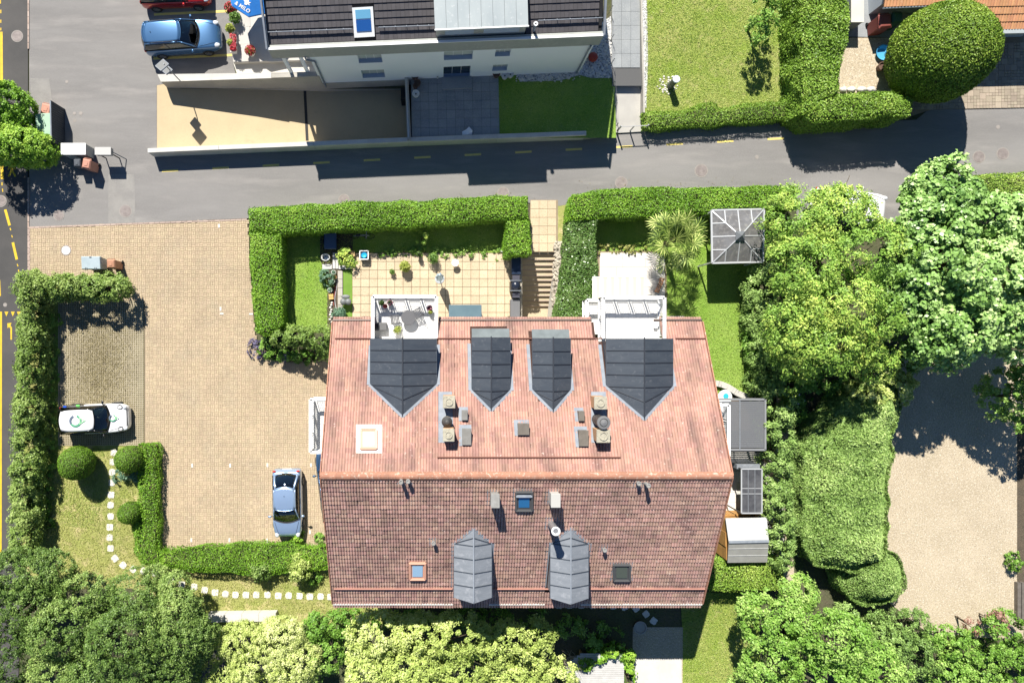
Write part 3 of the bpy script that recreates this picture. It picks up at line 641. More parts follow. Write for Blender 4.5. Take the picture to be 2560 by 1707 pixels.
# ---- dormers (px outlines on the roof)
def dormer(up, xl, xr, xm, yfront, yval, yapex, rows, mat, front_px=None, lead=False):
    sg = 1 if up else -1
    ap = PR(xm, yapex, up, .04); zc = (PR(xl, yval, up, .04)+PR(xr, yval, up, .04))/2; ze, zr = zc.z, ap.z
    x0, x1 = PR(xl, yval, up, .04).x, PR(xr, yval, up, .04).x; xm_ = ap.x; yv = zc.y; yf = P(xm, yfront, (ze+zr)/2).y
    d = M(); ov = 0.0
    rl = M().add([(x0, yv, ze), (x0, yf, ze), (xm_, yf+(.12*sg if not up else 0), zr), (xm_, ap.y, zr)], [[0, 1, 2, 3][::(-1 if up else 1)]])
    root = M().hexa([(x0+.06, yf-.12*sg, ZE-.3), (x1-.06, yf-.12*sg, ZE-.3), (x1-.06, yv, ze-.25), (x0+.06, yv, ze-.25)], [(x0+.06, yf-.12*sg, ze-.02), (x1-.06, yf-.12*sg, ze-.02), (x1-.06, yv, ze-.02), (x0+.06, yv, ze-.02)]).obj('dormer', mat, house)
    root['label'] = 'zinc clad dormer'
    gb = M().add([(x0+.06, yf-.12*sg, ze-.02), (x1-.06, yf-.12*sg, ze-.02), (xm_, yf-.12*sg, zr-.04)], [[0, 1, 2]]); gb.obj('gable', mat, root)
    wz = max(roofz(yf)+.2, ze-1.3)
    # roof sheets between standing seams, each a slab of its own
    ysr = [yf+(ap.y-yf)*0.0]; nrow = rows
    for side, (xa, xb) in enumerate(((x0, xm_), (xm_, x1))):
        for i in range(nrow):
            k_ = nrow-2
            if i < k_: e0 = r0 = yf+(yv-yf)*i/k_; e1 = r1 = yf+(yv-yf)*(i+1)/k_
            elif i == k_: e0 = r0 = yv; e1 = yv; r1 = yv+(ap.y-yv)*.45
            else: e0 = e1 = yv; r0 = yv+(ap.y-yv)*.45; r1 = ap.y
            if i == 0 and not up: r0 = yf+.12*sg
            g = .008*sg
            g = g if i < k_ else 0.0
            if e0 == e1: e1 = e1-.004*sg
            q = [(xa, e0-g, ze), (xa, e1+g, ze), (xb, r1+g, zr), (xb, r0-g, zr)] if side == 0 else [(xa, r0-g, zr), (xa, r1+g, zr), (xb, e1+g, ze), (xb, e0-g, ze)]
            if (q[1][1]-q[0][1])*(q[3][0]-q[0][0]) > 0: q = q[::-1]
            M().hexa([(a, b, c-.03) for a, b, c in q], q).obj('sheet', mat, root)
            pe, pr_ = ((x0 if side == 0 else x1), e1, ze+.012), (xm_, r1, zr+.012)
            if i < nrow-1 or True: M().bar(pe, pr_, .035, .035).obj('seam', seam_mat if mat is zinc_dark else zinc_dark, root)
    M().bar((xm_, yf+.05*sg, zr+.01), (xm_, ap.y, zr+.01), .055, .045).obj('ridge_seam', seam_mat if mat is zinc_dark else zinc_flash, root)
    # pale flashing along both cheeks and valley
    for (xe, o_) in ((x0, -.09), (x1, .09)):
        zf = roofz(yf)+.055; zv = roofz(yv)+.055
        fy = yf-.3*sg if up else yf-.1*sg
        M().bar((xe+o_, fy, roofz(fy)+.05), (xe+o_, yv, zv), .16, .03).obj('flashing', zinc_flash, root)
        M().bar((xe+o_*.6, yv, zv+.0), (xm_, ap.y, roofz(ap.y)+.06), .12, .03).obj('flashing', zinc_flash, root)
        M().bar((xe, yf, ze-.03), (xe, yv, ze-.03), .05, .06).obj('eave_trim', zinc_dark, root)
    if up:
        f = M().box(((x0+x1)/2, yf-.11*sg, (wz+ze)/2), (abs(x1-x0)*.7, .08, max(.4, ze-wz-.1))).obj('window', white_rail, root)
    else:
        f = M().box(((x0+x1)/2, yf-.11*sg, (wz+ze)/2), (abs(x1-x0)*.7, .08, max(.4, ze-wz-.1))).obj('window', white_rail, root)
    dorm.append([(x0+.02, yf+.3*sg), (x1-.02, yf+.3*sg), (x1-.02, yv), (xm_, ap.y), (x0+.02, yv)])
    return root, x0, x1, yf, ze
D1 = dormer(True, 926, 1091, 1006, 846, 962, 1042, 6, zinc_dark)
D2 = dormer(True, 1180, 1275, 1228, 843, 976, 1027, 6, zinc_dark)
D3 = dormer(True, 1332, 1426, 1383, 845, 976, 1030, 6, zinc_dark)
D4 = dormer(True, 1516, 1682, 1611, 846, 966, 1049, 6, zinc_dark)
D5 = dormer(False, 1135, 1229, 1184, 1498, 1358, 1319, 6, zinc_mid)
D6 = dormer(False, 1376, 1471, 1427, 1500, 1358, 1318, 6, zinc_mid)
for D in (D2, D3):   # front apron of the small dormers
    rt_, x0, x1, yf, ze = D
    M().hexa([(x0, yf, ze-.25), (x1, yf, ze-.25), (x1, yf+.42, ze-.42), (x0, yf+.42, ze-.42)], [(x0, yf, ze-.2), (x1, yf, ze-.2), (x1, yf+.42, ze-.37), (x0, yf+.42, ze-.37)]).obj('apron', mt('apron_zinc', (.17, .195, .20), .8, (.13, .15, .155), 2, spec=.2), rt_)
    dorm.append([(x0, yf), (x1, yf), (x1, yf+.45), (x0, yf+.45)])
# cut-outs in front of the two balcony dormers
for D in (D1, D4):
    rt_, x0, x1, yf, ze = D; dorm.append([(x0+.0, yf-.2), (x1-.0, yf-.2), (x1-.0, YE+.3), (x0+.0, YE+.3)])
dorm.append([(D4[1]-.25, D4[3]), (D4[2], D4[3]), (D4[2], YE+.3), (D4[1]-.25, YE+.3)])
roofm = M(); cuts = sorted([(D1[1], D1[2], D1[3]), (D4[1]-.25, D4[2], D4[3])]); xx = XL
def strip(x0, x1, ye):
    z = roofz(ye); roofm.hexa([(x0, YR, ZR-.16), (x1, YR, ZR-.16), (x1, ye, z-.16), (x0, ye, z-.16)], [(x0, YR, ZR), (x1, YR, ZR), (x1, ye, z), (x0, ye, z)])
for (a, b, yf) in cuts: strip(xx, a, YE); strip(a, b, yf-.15); xx = b
strip(xx, XR, YE)
roofS = roofm.obj('roof', underlay, house)
def lay(up):
    e_u, e_v, e_n = place_frame(up); n_c = int((XR-XL)/TW); n_r = int(math.hypot(YE-YR, ZR-ZE)/TE)
    org = np.array([XL+((XR-XL)-n_c*TW)/2, YR, ZR]); C = []
    for r in range(n_r+1):
        for c in range(n_c): C.append((c*TW, r*TE+.02, r, c))
    C = np.array(C); ctr = org+np.outer(C[:, 0]+TW/2, e_u)+np.outer(C[:, 1]+TE*.6, e_v)
    keep = np.ones(len(C), bool)
    for poly in dorm: keep &= ~inpoly(ctr[:, 0], ctr[:, 1], poly)
    return C[keep], org, (e_u, e_v, e_n)
parts = []
for up, mat in ((True, tile_mat), (False, tile_mat2)):
    C, org, (e_u, e_v, e_n) = lay(up); R = np.stack([e_u, e_v, e_n], 1)
    TV_ = TV if up else TV2; base = TV_@R.T; me = bpy.data.meshes.new('tile'); ff = TF if not up else [q[::-1] for q in TF]
    ff = [q[::-1] for q in TF] if up else TF
    me.from_pydata([tuple(p) for p in base], [], ff); me.materials.append(mat); me.update()
    ind = C[:, 2] < 2; first = C[ind][:150]; others = np.concatenate([C[ind][150:], C[~ind]])
    par = roofS if up else roofN
    for t in first:
        o = link('tile', me, None, par); o.location = Vector(org+t[0]*e_u+t[1]*e_v)-ORG[par]; o.rotation_euler = (random.uniform(-.008, .008), random.uniform(-.012, .012), random.uniform(-.008, .008))
    n = len(others); jit = rng.normal(size=(n, 1))*.003
    V = (base[None]+(org+np.outer(others[:, 0], e_u)+np.outer(others[:, 1], e_v)+jit*e_n)[:, None, :])
    tilt = rng.normal(size=(n, 1, 1))*.012; V = V+tilt*(TV[None, :, 1:2])*e_n
    side = rng.normal(size=(n, 1, 1))*.004; V = V+side*e_u
    V = V.reshape(-1, 3)-np.array(ORG[par][:]); Fa = np.array(ff)[None]+np.arange(n)[:, None, None]*33
    me2 = bpy.data.meshes.new('tiles'); me2.vertices.add(len(V)); me2.vertices.foreach_set('co', V.astype(np.float32).ravel())
    L = Fa.astype(np.int32).ravel(); me2.loops.add(len(L)); me2.loops.foreach_set('vertex_index', L); me2.polygons.add(n*20); me2.polygons.foreach_set('loop_start', np.arange(0, n*80, 4, dtype=np.int32)); me2.update(calc_edges=True); me2.validate(); me2.polygons.foreach_set('use_smooth', [False]*len(me2.polygons))
    tag(link('tiles', me2, mat, par), kind='stuff')
# ridge caps
k = int((XR-XL)/.34)
rm = M(); prof = [(-.2, -.10), (-.17, .0), (-.09, .065), (0, .085), (.09, .065), (.17, .0), (.2, -.10)]
v = [(x, y, z+(.012 if x > 0 else 0)) for x in (-.18, .18) for (y, z) in prof]; rm.add(v, [[i, i+7, i+8, i+1] for i in range(6)]+[list(range(7)), list(range(7, 14))[::-1]])
rme = rm.mesh(name='ridge_tile'); rme.materials.append(ridge_mat)
for i in range(k+1):
    o = link('ridge_tile', rme, None, house); o.location = Vector((XL+.17+i*((XR-XL-.34)/k), YR, ZR+.03+random.uniform(-.004, .004)))-ORG[house]; o.rotation_euler.z = random.uniform(-.012, .012)
# verge boards, gutters
for X in (XL-.02, XR+.02):
    for y in (YE, YB): M().bar((X, y, ZE+.02), (X, YR, ZR+.02), .05, .2).obj('verge', ridge_mat, house)
def gutter(x0, x1, y, mat):
    M().tube([(x0, y, ZE-.0), (x1, y, ZE-.0)], .065, 8).obj('gutter', mat, house)
for (a, b) in ((XL, D1[1]-.02), (D1[2]+.1, D4[1]-.35), (D4[2]-.4, XR)): gutter(a, b, YE+.09, gutter_mat)
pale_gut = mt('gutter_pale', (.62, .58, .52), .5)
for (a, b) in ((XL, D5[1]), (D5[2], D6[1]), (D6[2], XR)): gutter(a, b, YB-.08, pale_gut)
# snow guards
def guard(x0, x1, py, up, mat, off=.11):
    a, b = PR(x0, py, up, off), PR(x1, py, up, off); g = M().tube([a, b], .035, 6).obj('snow_guard', mat, house); n = max(2, int((b-a).length/.6)); s = M()
    for i in range(n+1):
        p = a.lerp(b, i/n); s.box((p.x, p.y, p.z-.06), (.03, .05, .14))
    s.obj('bracket', mat, g); s2 = M().tube([a-Vector((0, 0, .055)), b-Vector((0, 0, .055))], .02, 6).obj('lower_bar', mat, g)
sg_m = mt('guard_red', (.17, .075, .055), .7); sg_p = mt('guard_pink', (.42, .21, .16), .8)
guard(1094, 1551, 1143, True, sg_m)
for (a, b) in ((838, 925), (1093, 1176), (1277, 1328), (1428, 1505), (1690, 1764)): guard(a, b, 846, True, sg_m)
for (a, b) in ((835, 1130), (1232, 1372), (1474, 1762)): guard(a, b, 1472, False, sg_p, .14)
# ---- roof furniture
def roofbox(x0, x1, y0, y1, up, ht, mat, name, capm=None, flash=True, taper=1.0):
    c = PR((x0+x1)/2, (y0+y1)/2, up, ht); s = (H-c.z)/F; wx, wy = (x1-x0)*s, (y1-y0)*s; zb = min(roofz(c.y-wy/2), roofz(c.y+wy/2))-.1
    r = M().box((c.x, c.y, (c.z+zb)/2), (wx*.9, wy*.9, c.z-zb)).obj(name, mat, house)
    cp = M().box((c.x, c.y, c.z+.02), (wx, wy, .07)).obj('cap', capm or mat, r, bev=.012)
    if flash:
        q = [(c.x+a*(wx/2+.08)-.05, c.y+b*(wy/2+.08)+.03*(1 if up else 0)) for a, b in ((-1, -1), (1, -1), (1, 1), (-1, 1))]
        M().hexa([(a, b, roofz(b)-.02) for a, b in q], [(a, b, roofz(b)+.065) for a, b in q]).obj('flashing', zinc_flash, r)
    return r, c, wx, wy
stucco_warm = mt('chimney_side', (.5, .3, .16), .9, (.42, .26, .15), 3)
for (x0, x1, y0, y1) in ((1107, 1138, 989, 1020), (1107, 1136, 1071, 1103), (1485, 1517, 991, 1023), (1491, 1525, 1073, 1106)):
    r, c, wx, wy = roofbox(x0, x1, y0, y1, True, .9, stucco_warm, 'chimney', chim_cap, False)
    M().lathe((c.x, c.y, c.z+.05), [(wx*.3, 0), (wx*.32, .05), (wx*.24, .05), (wx*.22, .02), (.05, .03)], 16).obj('flue_ring', chim_cap, r)
for (x0, x1) in ((1096, 1130), (1478, 1514)):
    a = [PR(x, y, True, .05) for x, y in ((x0, 979), (x1, 979), (x1+4, 1106), (x0, 1106))]
    M().hexa([v-Vector((0, 0, .05)) for v in a][::-1], [v+Vector((0, 0, .02)) for v in a][::-1]).obj('chimney_flashing', zinc_flash, house)
black_pipe = mt('black_pipe', (.05, .05, .05), .5, (.09, .085, .08), 4, metal=.2); steel = mt('steel', (.42, .42, .42), .35, metal=.6)
c = PR(1117, 1050, True, .0); q = M().cyl(c-Vector((0, 0, .2)), c+Vector((.0, 0, .65)), .2, .2, 18).obj('vent_pipe', black_pipe, house, smooth=False)
M().lathe(c+Vector((0, 0, .55)), [(.24, 0), (.25, .1), (.1, .26), (.02, .28)], 18).obj('cowl', black_pipe, q); M().lathe(c+Vector((0, 0, .5)), [(.245, 0), (.245, .05)], 18).obj('collar', chim_cap, q)
c = PR(1492, 1048, True, .0); q = M().cyl(c-Vector((0, 0, .2)), c+Vector((0, 0, 1.3)), .25, .25, 20).obj('vent_pipe', black_pipe, house)
M().lathe(c+Vector((0, 0, 1.25)), [(.29, 0), (.31, .06), (.29, .12), (.2, .13), (.18, .08), (.15, .14), (.02, .16)], 22).obj('cowl', mt('cowl_grey', (.2, .2, .2), .5, metal=.3), q)
cowl2 = mt('cowl_brown', (.17, .15, .125), .7, (.13, .115, .095), 3)
cowl1 = mt('cowl_stone', (.22, .215, .2), .7, (.18, .175, .16), 4)
roofbox(1154, 1169, 1025, 1050, True, .3, cowl1, 'vent_box'); roofbox(1155, 1178, 1071, 1112, True, .32, cowl1, 'vent_box'); roofbox(1294, 1323, 1058, 1087, True, .3, cowl2, 'vent_box')
roofbox(1446, 1461, 1027, 1052, True, .3, cowl2, 'vent_box'); roofbox(1447, 1471, 1075, 1115, True, .32, cowl2, 'vent_box')
vg = mt('vent_grey', (.30, .295, .28), .7, (.24, .235, .22), 5)
roofbox(1227, 1249, 1234, 1269, False, .75, vg, 'vent_box'); roofbox(1377, 1401, 1233, 1268, False, .75, mt('vent_pale', (.44, .43, .4), .6), 'vent_box')
def skylight(x0, x1, y0, y1, up, frame, pane, flash, bigflash=(0, 0, 0, 0), blind=None):
    pts = [PR(x, y, up, .10) for x, y in ((x0, y0), (x1, y0), (x1, y1), (x0, y1))]
    ex = (pts[1]-pts[0]); ey = (pts[3]-pts[0]); n = ey.cross(ex).normalized(); n = n if n.z > 0 else -n
    f = bigflash; fl = [PR(x, y, up, .07) for x, y in ((x0-f[0], y0-f[1]), (x1+f[2], y0-f[1]), (x1+f[2], y1+f[3]), (x0-f[0], y1+f[3]))]
    r = M().hexa([p-n*.1 for p in pts][::-1], [p+n*.03 for p in pts][::-1]).obj('skylight', frame, house)
    M().hexa([p-n*.08 for p in fl][::-1], [p for p in fl][::-1]).obj('flashing', flash, r)
    fw = .16; b = []
    for u, v in ((fw, fw), (1-fw, fw), (1-fw, 1-fw), (fw, 1-fw)): b.append(pts[0]+ex*u+ey*v)
    M().hexa([p for p in b][::-1], [p+n*.045 for p in b][::-1]).obj('pane', pane, r)
    for i in range(4): M().bar(pts[i]+n*.04, pts[(i+1) % 4]+n*.04, .10, .07).obj('frame_bar', frame, r)
    if blind: M().bar(pts[0].lerp(pts[3], .2)+n*.07, pts[1].lerp(pts[2], .2)+n*.07, .12, .05).obj('blind_box', blind, r)
    return r
terracotta = mt('terracotta_frame', (.67, .36, .25), .55); pane_glare = mt('pane_glare', (.66, .72, .74), .12, spec=.8); pane_blue = mt('pane_blue', (.03, .16, .36), .06, spec=.9); pane_pale = mt('pane_pale', (.36, .55, .72), .1, spec=.9); pane_grey = mt('pane_grey', (.1, .11, .07), .04, spec=1.0)  # white pane: glare on the glass put into the colour
frame_grey = mt('frame_grey', (.09, .09, .09), .5)
skylight(902, 941, 1074, 1122, True, terracotta, pane_glare, mt('flash_cream', (.74, .62, .54), .6, (.76, .72, .68), 3), (12, 13, 14, 10))
skylight(1025, 1063, 1406, 1446, False, terracotta, pane_pale, terracotta, (3, 2, 3, 2))
skylight(1290, 1330, 1228, 1274, False, frame_grey, pane_blue, zinc_mid, (7, 6, 3, 4), zinc_flash)
skylight(1534, 1574, 1410, 1449, False, frame_grey, pane_grey, zinc_flash, (8, 4, 8, 2))
def flue(x, y, r, ht, mat, up=False, ring=True):
    c = PR(x, y, up, 0); q = M().cyl(c-Vector((0, 0, .1)), c+Vector((0, 0, ht)), r, r, 14).obj('flue_pipe', mat, house)
    M().lathe(c+Vector((0, 0, ht)), [(r*1.15, -.03), (r*1.2, .03), (r*.75, .035), (r*.6, -.05)], 16).obj('rim', white_rail if ring else mat, q)
    a = [(c.x+u*(r+.13), c.y+v*(r+.16)) for u, v in ((-1, -1), (1, -1), (1, 1), (-1, 1))]
    M().hexa([(p, s, roofz(s)-.02) for p, s in a], [(p, s, roofz(s)+.06) for p, s in a]).obj('flashing', zinc_flash, q); return q
flue(1377, 1307, .17, 1.35, steel)
for (x, y, h_) in ((1004, 1199, .5), (1021, 1199, .35), (1593, 1205, .3), (1612, 1207, .55), (1084, 1353, .3), (1508, 1370, .3)): flue(x, y, .085, h_, vg, False, False)
# ---- balconies
def balcony(x0, x1, y0, y1, zf, name_lbl, sides=('n', 'w', 'e'), npan=5, wallx=None, rail=.95):
    """x0..x1, y0(far, outer)..y1 in photo px measured at rail height."""
    a, b = P(x0, y0, zf+rail), P(x1, y1, zf+rail); X0, X1, Y1, Y0 = a.x, b.x, a.y, b.y
    r = M().box(((X0+X1)/2, (Y0+Y1)/2, zf-.1), (X1-X0, Y1-Y0, .2)).obj('balcony', bal_floor, house); r['label'] = name_lbl
    i = 0
    tl = .33; fm = M().box((0, 0, .008), (tl-.008, tl-.008, .016)).mesh(name='floor_tile'); fm.materials.append(bal_floor)
    X = X0+.2
    while X+tl < X1-.1:
        Y = Y0+.05
        while Y+tl < Y1-.15:
            o = link('floor_tile', fm, None, r); o.location = Vector((X+tl/2, Y+tl/2, zf+.004))-ORG[r]; Y += tl
        X += tl
    runs = []
    if 'n' in sides: runs.append(((X0, Y1), (X1, Y1)))
    if 's' in sides: runs.append(((X0, Y0), (X1, Y0)))
    if 'w' in sides: runs.append(((X0, Y0), (X0, Y1)))
    if 'e' in sides: runs.append(((X1, Y0), (X1, Y1)))
    for (p, q) in runs:
        p3, q3 = Vector((p[0], p[1], zf)), Vector((q[0], q[1], zf)); d = (q3-p3); n = max(1, round(d.length/.85)); rl = M().bar(p3+Vector((0, 0, rail)), q3+Vector((0, 0, rail)), .16, .06).obj('hand_rail', white_rail, r)
        M().bar(p3+Vector((0, 0, .07)), q3+Vector((0, 0, .07)), .10, .06).obj('bottom_rail', white_rail, r)
        for i in range(n+1):
            c = p3+d*(i/n); M().box((c.x, c.y, zf+rail/2), (.06, .06, rail)).obj('post', white_rail, r)
        for i in range(n):
            u, v = p3+d*((i+.14)/n), p3+d*((i+.86)/n); pn = M()
            for (s, e) in (((u, .2), (v, .2)), ((u, .82), (v, .82)), ((u, .2), (u, .82)), ((v, .2), (v, .82))): pn.bar(s[0]+Vector((0, 0, s[1])), e[0]+Vector((0, 0, e[1])), .03, .03)
            for k in range(1, 6): w_ = u.lerp(v, k/6); pn.bar(w_+Vector((0, 0, .2)), w_+Vector((0, 0, .82)), .010, .010)
            for k in range(1, 6): pn.bar(u+Vector((0, 0, .2+k*.103)), v+Vector((0, 0, .2+k*.103)), .009, .009)
            pn.obj('railing_panel', white_rail, r)
    return r, X0, X1, Y0, Y1
ZB = 5.0
BA = balcony(932, 1091, 741, 846, ZB, 'white balcony with bistro set in front of a wide dormer')
BB = balcony(1508, 1661, 744, 846, ZB, 'empty white balcony in front of the right wide dormer')
BC = balcony(1467, 1640, 750, 835, 2.55, 'lower white balcony half hidden under the one above', sides=('n', 'w'))
BD = balcony(776, 850, 998, 1130, 2.6, 'white side balcony showing past the left roof edge', sides=('w', 'n', 's'))
BE = balcony(1765, 1822, 1012, 1140, 2.6, 'white side balcony showing past the right roof edge', sides=('e', 'n', 's'))
# cream striped awning below the right balcony
aw = thing('awning', 'pale cream striped awning rolled out below the right balcony', 'awning', P(1545, 760, 2.4))
awm = [mt('awning_cream', (.72, .69, .58), .8), mt('awning_stripe', (.64, .58, .36), .8)]
for i in range(14):
    x0, x1 = 1481+i*9.2, 1481+(i+1)*9.2; a, b = P(x0, 694, 2.1), P(x1, 694, 2.1); c, d = P(x1, 800, 2.45), P(x0, 800, 2.45)
    M().hexa([v-Vector((0, 0, .015)) for v in (a, d, c, b)], [a, d, c, b]).obj('stripe', awm[1 if i % 2 else 0], aw)
a, b = P(1481, 693, 2.1), P(1610, 693, 2.1); M().tube([a, b], .03, 8).obj('front_bar', white_rail, aw)
a, b = P(1481, 801, 2.47), P(1610, 801, 2.47); M().tube([a, b], .06, 8).obj('cassette', white_rail, aw)
for x in (1490, 1600): M().bar(P(x, 695, 2.06), P(x, 800, 2.4), .03, .03).obj('arm', white_rail, aw)
# ================================================================== white building beyond the lane
WO = Vector((-6.67, 14.73, 0)); WA = math.radians(2.4); wu = Vector((math.cos(WA), math.sin(WA), 0)); wv = Vector((-math.sin(WA), math.cos(WA), 0))
def Wp(a, b, z): q = WO+wu*a+wv*b; return Vector((q.x, q.y, z))
def Wray(px, py, b=0.0, zplane=None):
    dx, dy = (px-CX)/F, (CY-py)/F; o = WO+wv*b
    t = (o.dot(wv))/(dx*wv.x+dy*wv.y); p = Vector((dx*t, dy*t, H-t)); return (p-WO).dot(wu), p.z
white_wall = mt('white_wall', (.83, .855, .885), .8, (.80, .83, .86), .5)  # white tinted blue: the sky's cast put into the wall colour
fascia_m = mt('fascia', (.36, .37, .34), .6, (.31, .32, .30), .8, c3=(.42, .43, .4), s3=6, lo3=.55, hi3=.8)
tile_black = mt('tile_black', (.085, .078, .082), .7, (.07, .065, .07), 2, c3=(.16, .15, .15), s3=9, lo3=.66, hi3=.8, vary=.12)
zinc_pale = mt('zinc_pale', (.40, .44, .44), .45, (.33, .37, .38), .9, c3=(.48, .5, .5), s3=5, lo3=.58, hi3=.8, metal=.2, stretch=(1, .3, 1))
wb_ = thing('white_building', 'white rendered building with dark tiled roof, zinc dormer and grey cornice', 'building', Wp(0, 0, 0))
WL, WD, WZ = 14.75, 10.0, 4.45
openings = [(892, 138, 953, 158), (902, 177, 960, 195), (1110, 130, 1183, 150), (1240, 125, 1278, 141), (1233, 163, 1270, 177), (1109, 168, 1177, 199)]
rects = []
for (x0, y0, x1, y1) in openings:
    a0, zt = Wray(x0, y0); a1, _ = Wray(x1, y0); _, zb = Wray(x0, y1); rects.append((a0, a1, max(zb, .8), zt))
loops = [[Vector((0, -.6, 0)), Vector((WL, -.6, 0)), Vector((WL, WZ, 0)), Vector((0, WZ, 0))]]+[[Vector((a, c, 0)), Vector((a, d, 0)), Vector((b, d, 0)), Vector((b, c, 0))] for a, b, c, d in rects]
tr = tessellate_polygon(loops); fl = [p for l in loops for p in l]; m = M(); fs = []
for t in tr:
    A, B2, C2 = (fl[i] for i in t); fs.append(list(t) if (B2-A).cross(C2-A).z > 0 else list(t)[::-1])
m.add([Wp(p.x, 0, p.y) for p in fl], fs)
for (p, q) in (((WL, 0), (WL, WD)), ((WL, WD), (0, WD)), ((0, WD), (0, 0))): m.add([Wp(p[0], p[1], -.6), Wp(q[0], q[1], -.6), Wp(q[0], q[1], WZ), Wp(p[0], p[1], WZ)], [[0, 1, 2, 3]])
m.obj('wall', white_wall, wb_)
blind = mt('blind', (.52, .55, .52), .6, (.47, .5, .47), 3); sill_m = mt('sill', (.33, .40, .52), .5); dkglass = mt('dkglass', (.03, .05, .07), .08, spec=.8)
for i, (a, b, c, d) in enumerate(rects):
    r = M(); D = .22
    for (p, q) in (((a, c), (b, c)), ((b, c), (b, d)), ((b, d), (a, d)), ((a, d), (a, c))): r.add([Wp(p[0], 0, p[1]), Wp(q[0], 0, q[1]), Wp(q[0], D, q[1]), Wp(p[0], D, p[1])], [[0, 1, 2, 3]])
    w_ = r.obj('window' if i < 5 else 'door', white_wall, wb_)
    M().add([Wp(a, D, c), Wp(b, D, c), Wp(b, D, d), Wp(a, D, d)], [[0, 1, 2, 3]]).obj('pane', blind if i < 5 else dkglass, w_)
    M().hexa([Wp(a, .0, c-.03), Wp(b, .0, c-.03), Wp(b, D, c-.03), Wp(a, D, c-.03)], [Wp(a, -.03, c+.02), Wp(b, -.03, c+.02), Wp(b, D-.01, c+.02), Wp(a, D-.01, c+.02)]).obj('sill', sill_m, w_)
    for k in (.33, .66): M().bar(Wp(a+(b-a)*k, D-.02, c), Wp(a+(b-a)*k, D-.02, d), .025, .02).obj('mullion', white_rail, w_)
# cornice band, roof
for (a0, a1) in ((-1.87, 15.0),):
    M().hexa([Wp(a0, -.05, 4.42), Wp(a1, -.05, 4.42), Wp(a1, .3, 4.42), Wp(a0, .3, 4.42)], [Wp(a0, -.02, 5.46), Wp(a1, -.02, 5.46), Wp(a1, .2, 5.46), Wp(a0, .2, 5.46)]).obj('cornice', fascia_m, wb_)
    M().hexa([Wp(a0-.02, -.06, 5.465), Wp(a1+.02, -.06, 5.465), Wp(a1+.02, .06, 5.465), Wp(a0-.02, .06, 5.465)], [Wp(a0-.02, -.06, 5.52), Wp(a1+.02, -.06, 5.52), Wp(a1+.02, .06, 5.52), Wp(a0-.02, .06, 5.52)]).obj('cornice_edge', white_rail, wb_)
RS = .42; rb0, rz0 = .32, 5.33
def rz_(b): return rz0+(b-rb0)*RS
# soffit over the cafe terrace and roof deck
M().hexa([Wp(-1.87, .3, 4.42), Wp(0, .3, 4.42), Wp(0, 6, 4.42), Wp(-1.87, 6, 4.42)], [Wp(-1.87, .3, 4.5), Wp(0, .3, 4.5), Wp(0, 6, 4.5), Wp(-1.87, 6, 4.5)]).obj('soffit', concrete_pale, wb_)
bdk = M().hexa([Wp(-1.85, .15, 5.2), Wp(14.95, .15, 5.2), Wp(14.95, 5.5, rz_(5.5)-.1), Wp(-1.85, 5.5, rz_(5.5)-.1)], [Wp(-1.85, .15, rz_(.15)-.02), Wp(14.95, .15, rz_(.15)-.02), Wp(14.95, 5.5, rz_(5.5)), Wp(-1.85, 5.5, rz_(5.5))]).obj('roof', mt('underlay_black', (.02, .02, .022), .9), wb_)
M().hexa([Wp(-1.85, 5.5, rz_(5.5)-2), Wp(14.95, 5.5, rz_(5.5)-2), Wp(14.95, 10.8, 4.4), Wp(-1.85, 10.8, 4.4)], [Wp(-1.85, 5.5, rz_(5.5)), Wp(14.95, 5.5, rz_(5.5)), Wp(14.95, 10.8, 5.3), Wp(-1.85, 10.8, 5.3)]).obj('roof', tile_black, wb_)
for a in (-1.9, 15.0): M().bar(Wp(a, -.02, 5.5), Wp(a, 5.5, rz_(5.5)+.12), .09, .22).obj('verge', zinc_flash, wb_)
tw, te = .215, .335; n_c = int(16.7/tw)
za0, za1 = (P(1090, 64, 6.2)-WO).dot(wu), (P(1316, 60, 6.2)-WO).dot(wu)
s0, s1 = (P(884, 60, 5.7)-WO).dot(wu), (P(935, 60, 5.7)-WO).dot(wu)
cs, sn = math.cos(math.atan(RS)), math.sin(math.atan(RS)); ev = wv*cs+Vector((0, 0, sn)); en_ = -wv*sn+Vector((0, 0, cs))
def tb(a, l, h): return Wp(a, rb0, rz0)+ev*l+en_*h
tm = M(); p0 = Wp(0, rb0, rz0)
vv = [(wu*x+ev*y+en_*z) for (x, y, z) in ((.004, -.03, .03), (tw-.004, -.03, .03), (tw-.004, -.03, .062), (.004, -.03, .062), (.004, te+.02, .0), (tw-.004, te+.02, .0), (tw-.004, te+.02, .018), (.004, te+.02, .018))]
tm.add(vv, [[0, 1, 2, 3], [3, 2, 6, 7], [1, 5, 6, 2], [4, 0, 3, 7]]); tme = tm.mesh(name='tile'); tme.materials.append(tile_black); cnt = 0; rest = M()
for r in range(15):
    for c in range(n_c):
        a = -1.8+c*tw+(tw/2 if r % 2 else 0)*0
        if za0-.1 < a+tw/2 < za1+.1 or (s0-.05 < a+tw/2 < s1+.05 and r < 5): continue
        q = Wp(a, rb0, rz0)+ev*(r*te)+en_*random.uniform(0, .006)
        if cnt < 300:
            o = link('tile', tme, None, bdk); o.location = q-ORG[bdk]; cnt += 1
        else: rest.add([v+q for v in vv], [[0, 1, 2, 3], [3, 2, 6, 7], [1, 5, 6, 2], [4, 0, 3, 7]])
tag(rest.obj('tiles', tile_black, bdk), kind='stuff')
